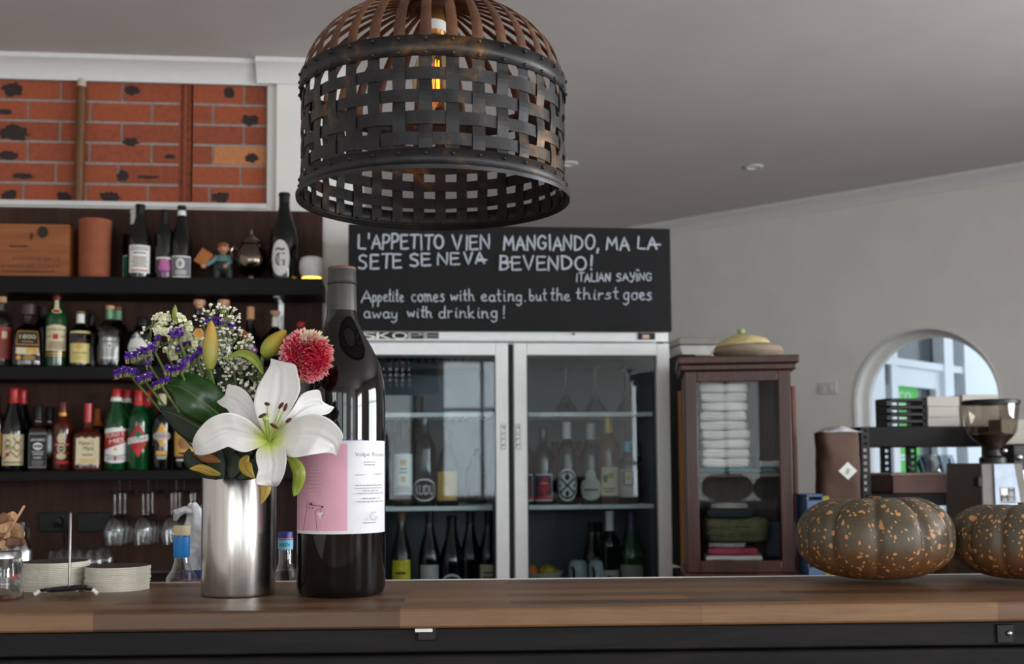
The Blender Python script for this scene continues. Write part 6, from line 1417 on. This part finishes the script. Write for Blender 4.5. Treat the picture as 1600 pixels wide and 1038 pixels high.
# --- purple statice
ST1 = mat('statice_purple', (86, 44, 150), .7, 0, .3, 120); ST2 = mat('statice_violet', (112, 60, 176), .7, 0, .25, 120); STW = mat('statice_white', (232, 228, 226), .6); CAL = mat('statice_calyx', (120, 124, 64), .7, 0, .2, 80)
def statice(label, ridge, into, dy=0, depth=8, seed=0, n=60, whites=2, stem=True):
    r = random.Random(seed); P3 = [fp(x, y, dy) for x, y in ridge]; o0 = P3[len(P3)//2]; u = mpp(o0)
    t = thing('statice_sprig', label, 'flower', o0)
    def pos(q):
        x = q*(len(P3)-1); i = min(int(x), len(P3)-2); return P3[i].lerp(P3[i+1], x-i)-o0
    g = G()
    for i in range(int(n*1.6)):
        q = r.random(); c = pos(q)+Vector((r.uniform(-2.5, 2.5)*u, r.uniform(-8, 8)*u, r.uniform(-depth*.45, depth*.6)*u)); R = r.uniform(3.4, 5.4)*u; up_ = Vector((r.uniform(-.5, .5), r.uniform(-.7, .2), 1)).normalized(); s = up_.orthogonal().normalized(); w = up_.cross(s); m = r.randrange(2)
        vs = [c-up_*R*.8]; K = 10
        for j in range(K): a = 2*PI*j/K; rr_ = R*(1 if j % 2 else .74); vs.append(c+s*(rr_*math.cos(a))+w*(rr_*math.sin(a))+up_*(R*(.25 if j % 2 else .0)))
        g.add(vs, [(0, 1+j, 1+(j+1) % K) for j in range(K)], m)
    make('florets', g, [ST1, ST2], t, angle=30)
    g = G()
    for i in range(whites):
        c = pos(r.random())+Vector((0, -6*u, r.uniform(2, 5)*u)); R = r.uniform(1.0, 1.4)*u
        g.ball(c, R, 8, 5)
        for j in range(5): a = 2*PI*j/5; g.ball((c.x+R*.9*math.cos(a), c.y, c.z+R*.7*math.sin(a)), R*.6, 6, 4)
    make('white_florets', g, STW, t)
    g = G()
    for i in range(n//2):
        q = r.random(); c = pos(q)+Vector((0, r.uniform(-5, 5)*u, -depth*.5*u)); g.tube([c+Vector((0, 0, 1.5*u)), c+Vector((r.uniform(-1, 1)*u, 0, -3*u)), c+Vector((r.uniform(-2, 2)*u, 0, -depth*.8*u))], [1.6*u, 1.5*u, .5*u], 6)
    make('calyx', g, CAL, t)
    if stem:
        g = G(); st = stem_pts(pos(.6)+o0-Vector((0, 0, depth*.9*u)), into, bend=-.01); g.tube([p-o0 for p in st], .0018, 8); make('stem', g, STEM, t)
statice('purple statice cluster lowest and farthest to the left', [(180, 584), (192, 580), (206, 579), (213, 583)], (-.7, -.2), -.02, 8, 1)
statice('small purple statice cluster right of the lowest left one', [(216, 594), (224, 590), (236, 586)], (-.6, -.3), -.03, 7, 2, 30)
statice('purple statice cluster touching the tip of the glossy leaf', [(241, 602), (250, 598), (261, 590)], (-.5, -.3), -.04, 7, 3, 30, 0)
statice('long purple statice cluster at the left in front of the black gin bottle', [(198, 558), (212, 555), (228, 548), (238, 544)], (-.6, 0), -.02, 9, 4, 50, 3)
statice('upright purple statice cluster left of the pale blossoms', [(230, 570), (236, 555), (243, 538), (248, 528)], (-.6, 0), -.01, 9, 5, 50, 2)
statice('wide purple statice cluster in the middle left of the bouquet', [(258, 577), (272, 578), (286, 573), (296, 560)], (-.4, -.1), -.04, 9, 6, 60, 3)
statice('purple statice cluster among the pale blossoms', [(266, 519), (274, 525), (280, 518), (283, 526)], (-.3, .1), -.03, 9, 7, 34, 3)
statice('purple statice cluster just left of the upright lily bud', [(298, 565), (308, 556), (314, 546)], (-.2, .0), -.0, 9, 8, 34, 0)
statice('purple statice cluster topmost, behind the upright lily bud', [(318, 502), (335, 501), (352, 505), (368, 511)], (0, .3), .03, 9, 9, 50, 4)
statice('purple statice cluster deep in the pale blossoms', [(276, 546), (286, 540), (296, 534)], (-.2, .2), .01, 8, 10, 30, 0)
# --- pale green white blossoms
PB = mat('pale_blossom', (222, 222, 182), .6, 0, .08, 60, sss=.1); PBC = mat('blossom_eye', (176, 186, 110), .6)
def blossom(label, px, py, n, spread, into, seed, dy=0):
    r = random.Random(seed); o0 = fp(px, py, dy); u = mpp(o0); t = thing('stock_flower', label, 'flower', o0)
    g = G(); g2 = G()
    for i in range(int(n*1.8)):
        c = Vector((r.uniform(-1.1, 1.1)*spread*u, r.uniform(-.7, .3)*spread*u, r.uniform(-.9, 1)*spread*u)); f = Vector((r.uniform(-.8, .8), -1, r.uniform(-.2, .9))).normalized(); s = f.orthogonal().normalized(); w = f.cross(s); R = r.uniform(6, 9.5)*u
        for j in range(4):
            a = 2*PI*j/4+r.uniform(0, .4); d = s*math.cos(a)+w*math.sin(a)
            fn = blade([c, c+d*R*.5+f*R*.20, c+d*R+f*R*.12], lambda v: R*.52*max(.15, math.sin(PI*(.12+.78*v))), cup=-.2, wave=.12, seed=j+i, facing=tuple(-f))
            g.grid(fn, 4, 6)
        g2.ball(c+f*.001, 1.4*u, 7, 5)
    make('petals', g, PB, t, angle=180); make('flower_eyes', g2, PBC, t)
    g = G(); st = stem_pts(o0, into); g.tube([p-o0 for p in st], .0025, 8); make('stem', g, STEM, t)
blossom('pale greenish white blossom cluster high at the left of the bouquet', 268, 510, 12, 17, (-.4, .2), 1, .01)
blossom('pale greenish white blossom cluster between the statice and the upright bud', 292, 528, 12, 19, (-.2, .3), 2, .02)
blossom('small pale blossom cluster low behind the long statice', 268, 545, 7, 14, (-.3, .3), 3, .02)
leaf('pointed light green bud tip at the top of the bouquet', [(276, 502), (273, 490), (274, 476)], 5, LLT, .3, .4, .0, (.0,), into=(-.3, .2), vein=False, stalk=False)
blm = thing('orange_blossom', 'small orange blossom beside the upright lily bud', 'flower', fp(311, 521, -.01)); u = mpp(fp(311, 521))
g = G()
for j in range(6):
    a = 2*PI*j/6; d = Vector((math.cos(a), -.4, math.sin(a))); g.grid(blade([(0, 0, 0), d*4*u, d*8*u], lambda v: 4*u*max(.2, math.sin(PI*(.15+.7*v))), wave=.2, seed=j), 4, 5)
make('petals', g, mat('orange_petal', (222, 160, 80), .6), blm, angle=180)
# --- baby's breath
BBW = mat('breath_white', (228, 226, 208), .6); BBS = mat('breath_stem', (112, 122, 74), .7)
def breath(label, px, py, rx, ry, n, into, seed, dy=0.0):
    r = random.Random(seed); o0 = fp(px, py, dy); u = mpp(o0); t = thing('babys_breath_sprig', label, 'flower', o0); g = G(); g2 = G()
    root = Vector((0, .0, -ry*1.25*u)); hubs = [Vector((r.uniform(-.6, .6)*rx*u, r.uniform(-10, 10)*u, r.uniform(-.5, .4)*ry*u)) for _ in range(max(4, n//9))]
    for h in hubs: g2.tube([root, (root+h)/2+Vector((r.uniform(-3, 3)*u, 0, 2*u)), h], .5*u, 5)
    for i in range(int(n*1.6)):
        a = r.uniform(0, 2*PI); q = math.sqrt(r.random()); c = Vector((rx*q*math.cos(a)*u, r.uniform(-16, 14)*u, ry*q*math.sin(a)*u)); h = min(hubs, key=lambda k: (k-c).length)
        g2.tube([h, (h+c)/2+Vector((0, 0, -1.5*u)), c], .42*u, 4, caps=False); R = r.uniform(1.2, 2.5)*u
        g.ball(c, (R, R, R*.85), 7, 5)
        for j in range(4): b = 2*PI*j/4+i; g.ball((c.x+R*.8*math.cos(b), c.y-R*.3, c.z+R*.6*math.sin(b)), R*.62, 5, 4)
    make('blossoms', g, BBW, t, angle=60)['kind'] = 'stuff'
    make('stems', g2, BBS, t)['kind'] = 'stuff'
    g = G(); st = stem_pts(o0+root, into); g.tube([p-o0 for p in st], .0014, 6); make('main_stem', g, STEM, t)
breath('airy white filler flowers highest at the top of the bouquet', 342, 498, 36, 24, 46, (0, .3), 1, .02)
breath('dense white filler flowers right of the upright lily bud', 366, 545, 34, 32, 80, (.1, .2), 2, .015)
breath('white filler flowers between the middle leaf and the curved lily leaf', 376, 592, 34, 38, 90, (.1, .1), 3, .02)
breath('white filler flowers left of the upright bud over the glossy leaf', 306, 580, 30, 34, 56, (-.2, .1), 4, .02)
breath('thin sprinkle of white filler flowers at the upper left', 262, 518, 42, 30, 32, (-.4, .2), 5, .0)
# --- pumpkins
def pumpkin(label, px, pyb, w, h, rz, seed, tilt=0, dyy=0):
    p = on(px, pyb, CT); p.y += dyy; u = mpp(p); R = w/2*u; H = h*u*1.03; t = thing('pumpkin', label, 'pumpkin', (p.x, p.y, CT), rz)
    k = NT('pumpkin_skin'); v = k.coord((1, 1, .8)); n1 = k.noise(v, 16, 5, .6, .3); n2 = k.noise(v, 160, 3, .6); nd = k.noise(v, 30, 3)
    ad = k.new('ShaderNodeVectorMath', operation='ADD'); k.link(v, ad.inputs[0]); nm = k.new('ShaderNodeTexNoise'); k.link(v, nm.inputs[0]); nm.inputs['Scale'].default_value = 45
    sc_ = k.new('ShaderNodeVectorMath', operation='SCALE'); k.link(nm.outputs['Color'], sc_.inputs[0]); sc_.inputs['Scale'].default_value = .014; k.link(sc_.outputs[0], ad.inputs[1])
    def spots(scale, lo, hi, gate):
        vo = k.new('ShaderNodeTexVoronoi'); k.link(ad.outputs[0], vo.inputs[0]); vo.inputs['Scale'].default_value = scale
        wn = k.new('ShaderNodeSeparateColor'); k.link(vo.outputs['Color'], wn.inputs[0])
        thr = k.math('MULTIPLY', k.math('GREATER_THAN', wn.outputs[0], gate), k.math('MULTIPLY_ADD', wn.outputs[1], hi-lo, lo))
        return k.math('LESS_THAN', vo.outputs['Distance'], thr)
    s1 = spots(64, .10, .38, .5); s2 = spots(140, .12, .40, .4)
    sp = k.math('MAXIMUM', s1, s2)
    base = k.ramp(n1, [(.3, (38, 40, 30)), (.5, (62, 56, 42)), (.7, (88, 76, 58))])
    base = k.mix(k.math('MULTIPLY', n2, .5), base, (104, 90, 70))
    # the side it lay on in the field: a brownish patch low down
    se = k.new('ShaderNodeSeparateXYZ'); tcx = k.new('ShaderNodeTexCoord'); k.link(tcx.outputs['Object'], se.inputs[0])
    low = k.math('SUBTRACT', k.math('MULTIPLY_ADD', nd, .05, .052), se.outputs[2]); lowm = k.new('ShaderNodeMapRange'); k.link(low, lowm.inputs[0]); lowm.inputs[1].default_value = 0; lowm.inputs[2].default_value = .05
    base = k.mix(lowm.outputs[0], base, (108, 70, 40))
    spc = k.mix(n1, (198, 126, 78), (186, 146, 88))
    k.set(Base_Color=k.mix(sp, base, spc), Roughness=.48); k.bump(k.math('ADD', n2, k.math('MULTIPLY', sp, .3)), .25, .0015)
    g = G(); ribs = 11; r = random.Random(seed); ph = r.uniform(0, 1)
    def fn(a, b):
        th = 2*PI*a; v_ = b                                   # v 0 bottom .. 1 top
        x = math.sin(PI*v_); z = -math.cos(PI*v_)
        rad = R*(abs(x)**(.74 if v_ > .47 else .74+.6*(.47-v_)/.47)); zz = H*.5*(1+math.copysign(abs(z)**.86, z)); 
        dip = math.exp(-(rad/(R*.34))**2)
        zz -= dip*H*(.16 if v_ > .5 else -.05)
        lob = abs(math.cos((ribs*th+ph*6+.5*math.sin(3*th+seed))/2))
        gr_ = (1-lob)**3
        rad *= 1-.075*gr_*(.25+.75*abs(x)); zz -= gr_*H*.055*(math.exp(-((rad-R*.62)/(R*.35))**2) if v_ > .5 else 0)
        rad *= 1+.012*math.sin(2*th+seed); lean = .035*R*math.sin(th*1+seed)*(v_-.3)
        s_ = max(rad, 1e-5); return (s_*math.cos(th), s_*math.sin(th), max(0.0, zz+lean) if v_ < .5 else zz+lean)
    g.grid(fn, 154, 48); make('skin', g, k.m, t, angle=180)
    g = G(); tp = H*.84
    pts = [(0, 0, tp-.008), (.001, 0, tp+.003), (.0025, 0, tp+.012), (.003, 0, tp+.018)]
    def stf(a, b):
        th = 2*PI*a; rr_ = (.020-.013*min(1, b*1.7)+.004*max(0, b-.6)*2.5)*(1+.13*math.cos(5*th)); 
        if b > .96: rr_ *= .1
        return (rr_*math.cos(th)+.004*b, rr_*math.sin(th), tp-.006+.026*min(b, .95))
    g.grid(stf, 40, 14); make('stalk', g, mat('pumpkin_stalk', (126, 96, 62), .85, 0, .25, 120, .6), t, angle=70)
pumpkin('whole dark green pumpkin with orange speckles, fully in view on the bar', 1368, 910, 237, 134, .2, 3)
pumpkin('second speckled pumpkin on the bar, cut off by the right edge', 1606, 909, 230, 122, 1.1, 5)
# ------------------------------------------------------------------ right-hand bench: rack, grinder, boxes
RYK = 4.05
def rz_(py, Y=RYK): return at(1400, py, Y).z
def rxx(px, Y=RYK): return at(px, 720, Y).x
rk = thing('storage_rack', 'black slotted-angle storage rack in front of the arched window', 'rack', (rxx(1430), RYK, BT))
X0 = rxx(1345)-rk.location.x; X1 = rxx(1600)-rk.location.x; DP = .34
zA, zB_, zC = rz_(667)-BT, rz_(772)-BT, .03
for z, th in ((zA, at(1400, 667, RYK).z-at(1400, 698, RYK).z), (zB_, .045), (.055, .03)):
    g = G(); g.box(X0, X1, 0, DP, z-th, z); make('shelf', g, BLACK, rk, bevel=.002)
HOL = BLACKM
def upright(x, y):
    """slotted angle: a strip with real holes, and its return flange"""
    g = G(); w = .034; n = 22; H = zA-.002; s = H/n; e = .0025
    for i in range(n):
        z0 = s*i; h0, h1 = z0+s*.27, z0+s*.73; a, b = x+w*.3, x+w*.7
        g.box(x, x+w, y, y+e, z0, h0); g.box(x, x+w, y, y+e, h1, z0+s); g.box(x, a, y, y+e, h0, h1); g.box(b, x+w, y, y+e, h0, h1)
    g.box(x, x+e, y, y+.03, 0, H); make('upright', g, BLACKM, rk)
upright(X0, -.003); upright(X0+.004, DP-.01); 
bpx = rxx(1380, RYK+DP)-rk.location.x; upright(bpx, DP+.001); upright(rxx(1420, RYK+DP)-rk.location.x, DP+.001); upright(X1-.036, -.003)
# brown paper sack with a sticker
p = at(1312, 720, 4.0); a, b = rxx(1280, 4.0), rxx(1343, 4.0); zt_ = at(1310, 676, 4.0).z
t = thing('paper_sack', 'tall brown paper sack with a white diamond sticker, left of the rack', 'sack', ((a+b)/2, 4.02, BT))
g = G(); w = (b-a)/2; h = zt_-BT
def sack(q, v):
    th = 2*PI*q; e = .5; c = lambda s: math.copysign(abs(s)**e, s)
    x = w*c(math.cos(th))*(1-.02*v); y = .05*c(math.sin(th)); wr = .0025*math.sin(14*v+4*math.cos(th))+.0015*math.sin(33*v+9*q)
    return (x+wr, y+wr, h*v)
g.grid(sack, 48, 30); g.add([(w*math.copysign(abs(math.cos(2*PI*i/24))**.5, math.cos(2*PI*i/24)), .05*math.copysign(abs(math.sin(2*PI*i/24))**.5, math.sin(2*PI*i/24)), h) for i in range(24)], [tuple(range(24))])
make('paper_body', g, mat('kraft_paper', (84, 60, 48), .8, 0, .12, 12, .4), t, angle=60)
pr = Print(lambda u, v, l: (u, -.0535-l, v), .0006); zs_ = at(1319, 736, 4.0).z-BT; xs_ = at(1319, 736, 4.0).x-(a+b)/2; q = 15*mpp(p)
pr.dia(xs_, zs_, q, q*.92, WHITEP)
for i in range(5): pr.line([(xs_-q*.35+i*q*.07, zs_-q*.2+i*q*.12), (xs_-q*.02+i*q*.07, zs_-q*.42+i*q*.12)], q*.06, GINK)
pr.build('sticker', t)
t = thing('crumpled_bag', 'crumpled white plastic lying on top of the brown paper sack', 'bag', ((a+b)/2+.005, 4.02, zt_))
g = G(); g.grid(lambda u_, v_: ((w*1.0)*(2*u_-1)*(1-.1*v_), .05*(2*v_-1), .001+.02*max(0, math.sin(PI*u_))**.7*max(0, math.sin(PI*v_))**.6*(1+.4*math.sin(9*u_+3)*math.sin(7*v_))), 24, 14); make('film', g, BAGM, t, solid=.0008, angle=180)
# stack of black trays on the rack
def stack(name, lab, cat, px0, px1, tops, Y0, Y1, m, group, holes=False):
    xa, xb = rxx(px0), rxx(px1)
    for i, (pa, pb) in enumerate(tops):
        za, zb = at(1430, pb, RYK).z, at(1430, pa, RYK).z
        g = G()
        if holes:
            g.box(xa, xb, Y0, Y1, za, za+.003); g.box(xa, xa+.02, Y0, Y1, za, zb); g.box(xb-.012, xb, Y0, Y1, za, zb) 
            g.box(xa, xb, Y0, Y0+.006, zb-.010, zb); g.box(xa, xb, Y1-.006, Y1, zb-.010, zb)
            g.box((xa*.72+xb*.28), (xa*.68+xb*.32), Y0, Y0+.006, za, zb)
        else: g.box(xa+.001*(i % 2), xb-.002*(i % 2), Y0, Y1, za, zb-.0008)
        tag(make(name, g, m, bevel=.0015), lab % ('topmost', 'second from the top', 'third from the top', 'fourth from the top')[i], cat, group)
zTop = BT+zA
s_ = lambda py: py
zr_ = [622, 634, 645, 656, 667]
stack('black_tray', 'open black plastic tray on the rack, %s of the stack', 'tray', 1393, 1455, [(622, 634), (634, 645), (645, 656), (656, 666.6)], RYK+.03, RYK+.13, BLACKM, 'black trays on the rack', True)
CARD = mat('pale_carton', (176, 168, 162), .75, 0, .06, 8)
stack('carton', 'pale flat carton right of the black trays, %s of three', 'box', 1456, 1506, [(619, 635), (635, 652), (652, 666.6)], RYK+.02, RYK+.2, CARD, 'pale cartons on the rack')
xa, xb = rxx(1507, RYK+.1), rxx(1563, RYK+.1); za, zb = zTop, at(1530, 617, RYK+.1).z
tag(make('carton', G().box(xa, xb, RYK+.1, RYK+.3, za, zb), CARD, bevel=.002), 'larger pale carton on the rack behind the glass grinder hopper', 'box')
# things on the rack's middle shelf
xa, xb = rxx(1394), rxx(1512); za, zb = BT+zB_, rz_(743)
t = thing('brown_tray', 'long shallow brown tray with a pale rim on the rack below the window', 'tray', ((xa+xb)/2, RYK+.12, za))
g = G(); q = (xb-xa)/2; g.box(-q, q, -.11, .11, 0, .004); g.box(-q, q, -.11, -.104, 0, zb-za); g.box(-q, q, .104, .11, 0, zb-za); g.box(-q, -q+.006, -.11, .11, 0, zb-za); g.box(q-.006, q, -.11, .11, 0, zb-za)
make('tray_body', g, mat('tray_brown', (86, 44, 30), .5), t, bevel=.001)
g = G(); g.box(-q-.002, q+.002, -.113, -.10, zb-za, zb-za+.008); g.box(-q-.002, q+.002, .10, .113, zb-za, zb-za+.008); make('rim', g, mat('tray_rim', (140, 124, 112), .5), t, bevel=.001)
t = thing('cutlery_bag', 'clear bag of dark slate-blue implements standing in the brown tray', 'bag', (rxx(1490), RYK+.12, BT+zB_+.0045))
g = G(); r = random.Random(8)
for i in range(12):
    x = -.06+.011*i; g.tube([(x, r.uniform(-.02, .02), .008), (x-.045+r.uniform(-.02, .02), r.uniform(-.03, .03), .115+r.uniform(-.03, .02))], [.006, .004], 8, i % 2)
make('implements', g, [mat('slate_handles', (60, 74, 92), .35), mat('pale_handles', (150, 160, 170), .3)], t)
g = G(); g.grid(lambda u_, v_: (.085*math.cos(2*PI*u_)*(1+.06*math.sin(6*PI*u_+5*v_))-.03*v_, .05*math.sin(2*PI*u_), .002+.135*v_), 32, 12); make('film', g, glass('thin_film', (226, 232, 236), edge=.4, base=.10), t, angle=180)
# lowest shelf and bench: odds and ends seen between the pumpkins
za = BT+.055
for nm, px, Y, dims, m, lab, cat in (
    ('rolled_bag', 1450, RYK+.05, (.075, .05, .07), mat('grey_blue_wrap', (92, 112, 140), .35, 0, .3, 14), 'grey blue wrapped bundle on the lowest rack shelf behind the pumpkin', 'bundle'),
    ('white_packet', 1415, RYK+.06, (.03, .05, .06), WHITEP, 'white packet on the lowest rack shelf behind the pumpkin', 'packet')):
    x = rxx(px, Y); g = G(); g.ball((0, 0, dims[2]/2), (dims[0], dims[1], dims[2]/2), 20, 12); tag(make(nm, g, m, loc=(x, Y+.05, za+.001)), lab, cat)
x0_, x1_ = rxx(1484, 3.62), rxx(1502, 3.62); zt2 = at(1490, 812, 3.62).z
t = thing('red_box', 'small red and brown box between the two pumpkins on the work bench', 'box', (rxx(1494, 3.62), 3.66, BT))
w_ = (x1_-x0_)/2+.02; hz = zt2-BT
g = G(); g.box(-w_, w_, -.04, .04, 0, hz*.70); make('carton_body', g, mat('carton_brown', (92, 62, 46), .7), t, bevel=.002)
g = G(); g.box(-w_-.002, w_+.002, -.042, .042, hz*.70, hz); make('lid', g, mat('lid_red', (150, 28, 28), .5), t, bevel=.002)
# blue and yellow things left of the pumpkin
for nm, px0, px1, pt, pb, Y, c, lab, cat in (('blue_crate', 1250, 1276, 772, None, 3.75, (72, 98, 134), 'blue plastic crate just left of the speckled pumpkin', 'crate'), ('yellow_pack', 1266, 1290, 775, None, 3.92, (178, 170, 50), 'yellow pack behind the left shoulder of the speckled pumpkin', 'packet')):
    xa, xb = rxx(px0, Y), rxx(px1, Y); zt_2 = at((px0+px1)/2, pt, Y).z; zb2 = BT
    if nm == 'blue_crate':
        t = thing(nm, lab, cat, ((xa+xb)/2, Y, zb2)); h = zt_2-zb2; w = (xb-xa)/2; M_ = mat('crate_blue', c, .5)
        g = G(); g.box(-w, w, -.05, .05, 0, .005)
        for y_ in (-.05, .046):
            for i in range(4): g.box(-w, w, y_, y_+.004, h*(.04+.25*i), h*(.18+.25*i))
        for x_ in (-w, w-.004): g.box(x_, x_+.004, -.05, .05, 0, h)
        make('crate_body', g, M_, t, bevel=.001)
        g = G(); g.box(-w-.003, w+.003, -.053, -.046, h-.008, h); g.box(-w-.003, w+.003, .046, .053, h-.008, h); g.box(-w-.003, -w+.004, -.053, .053, h-.008, h); g.box(w-.004, w+.003, -.053, .053, h-.008, h); make('rim', g, M_, t, bevel=.001)
    else:
        g = G(); g.box(-(xb-xa)/2, (xb-xa)/2, -.03, .03, 0, zt_2-zb2); tag(make(nm, g, mat('pack_yellow', c, .5), loc=((xa+xb)/2, Y, zb2), bevel=.006), lab, cat)
# coffee grinder
GY = 3.55; pg = at(1549, 660, GY); u = mpp(pg); Z = lambda py: at(1549, py, GY).z-BT
gr = thing('coffee_grinder', 'silver coffee grinder with a clear bean hopper on the work bench at the right', 'coffee grinder', (pg.x, GY, BT))
g = G(); M_ = mat('grinder_side', (92, 86, 80), .4, .3); FR_ = mat('grinder_front', (150, 162, 178), .3, .2)
zt3 = Z(724); y0, y1 = -.07, .16
tw, bw = 31*u, 44*u; ox = -2*u
v = [(ox-tw*1.15, y0, zt3), (ox+tw*1.0, y0, zt3), (ox+bw*1.15, y0-.03, 0), (ox-bw*1.0, y0-.03, 0), (ox-tw*1.15, y1, zt3), (ox+tw*1.0, y1, zt3), (ox+bw*1.15, y1, 0), (ox-bw*1.0, y1, 0)]
g.add(v, [(0, 1, 2, 3), (5, 4, 7, 6), (4, 0, 3, 7), (1, 5, 6, 2), (4, 5, 1, 0), (3, 2, 6, 7)]); make('body', g, M_, gr, bevel=.004)
zb3 = Z(800)
def fx(px, py): q = at(px, py, GY+y0-.004); return q.x-pg.x
def yz(z): return y0-.03*(1-z/zt3)
g = G(); z1, z0 = Z(725), Z(880); pts = [(fx(1552, 725), z1), (fx(1584, 725), z1), (fx(1604, 860), z0), (fx(1552, 860), z0)]
vs = [(x, yz(z)-.006, z) for x, z in pts]+[(x, yz(z)+.002, z) for x, z in pts]; g.add(vs, [(0, 1, 2, 3), (7, 6, 5, 4), (0, 4, 5, 1), (1, 5, 6, 2), (2, 6, 7, 3), (3, 7, 4, 0)])
fp_ = make('front_plate', g, FR_, gr, bevel=.002)
pr = Print(lambda a, b, l: (a, yz(b)-.0065-l, b), .0003); cx_ = fx(1572, 775); cz_ = Z(773); q = 12*u
pr.rect(cx_-q, cx_+q, cz_-q, cz_+q, mat('logo_grey', (150, 154, 158), .5)); pr.frame(cx_-q, cx_+q, cz_-q, cz_+q, q*.06, GINK); pr.rect(cx_-q*.9, cx_, cz_, cz_+q*.9, WHITEP)
pr.text('M', cx_+q*.5, cz_+q*.5, q*.7, INK, q*.8); pr.text('M', cx_-q*.45, cz_-q*.35, q*.75, INK, q*.9); pr.text('M', cx_+q*.5, cz_-q*.35, q*.75, GINK, q*.8); pr.small(cx_-q*.8, cx_+q*.8, cz_-q*.95, cz_-q*.78, 1, GINK); pr.build('emblem', fp_)
g = G(); g.box(fx(1526, 740), fx(1531, 740), y0-.012, y0+.02, Z(760), Z(745)); make('switch', g, BLACKM, gr, bevel=.002)
zc1 = Z(723); 
g = G(); g.lathe([(0, zc1-.004), (20*u, zc1-.004), (20*u, Z(716)), (13*u, Z(712)), (13*u, Z(703)), (0, Z(703))], 32); make('collar', g, BLACKM, gr)
g = G(); g.ball((13*u, -13*u, Z(705)), 4*u, 12, 8); make('adjust_knob', g, CHROME, gr)
g = G(); g.cap = False; g.lathe([(11*u, Z(708)), (12*u, Z(702)), (31*u, Z(683)), (37*u, Z(674)), (40*u, Z(650)), (42*u, Z(632))], 44); make('hopper', g, glass('hopper_plastic', (214, 208, 200), edge=.6, base=.10), gr)
g = G(); g.lathe([(42*u, Z(632.5)), (43.5*u, Z(632)), (43.5*u, Z(627)), (40*u, Z(625.5)), (0, Z(626))], 44); make('hopper_lid', g, BLACKM, gr)
g = G(); g.lathe([(0, Z(707)), (10.5*u, Z(706)), (11.4*u, Z(701.5)), (29*u, Z(684)), (32*u, Z(680)), (15*u, Z(676)), (0, Z(674))], 36); make('coffee_beans', g, mat('coffee_beans', (46, 28, 20), .45, 0, .4, 220, .9), gr)
# boxes at the far right
xa, xb = rxx(1566, 3.9), rxx(1680, 3.9); z0, z1 = at(1590, 695, 3.9).z, at(1590, 655, 3.9).z
tag(make('beige_box', G().box(xa, xb, 3.9, 3.99, BT+zA if False else z0, z1), mat('box_beige', (150, 142, 130), .6), bevel=.004), 'beige box on the dark machine at the right edge behind the grinder', 'box')
t = thing('espresso_machine', 'dark machine cut off by the right edge behind the coffee grinder', 'coffee machine', ((xa+xb)/2, 3.88, BT)); w = (xb-xa)/2+.015; h = z0-BT
g = G(); g.box(-w, w, -.06, .14, 0, h*.45); g.box(-w, w, .02, .14, h*.45, h); g.box(-w, w, -.08, .14, h*.80, h); make('housing', g, BLACKM, t, bevel=.006)
g = G(); g.tube([(-w+.06, -.03, h*.80), (-w+.06, -.03, h*.62)], .022, 20); make('brew_head', g, CHROME, t)
g = G(); g.box(-w+.01, w-.01, -.075, .015, h*.45, h*.45+.012); make('drip_grille', g, CHROME, t, bevel=.002)
g = G(); g.ball((-w+.02, -.082, h*.9), .012, 14, 8); make('dial', g, CHROME, t)
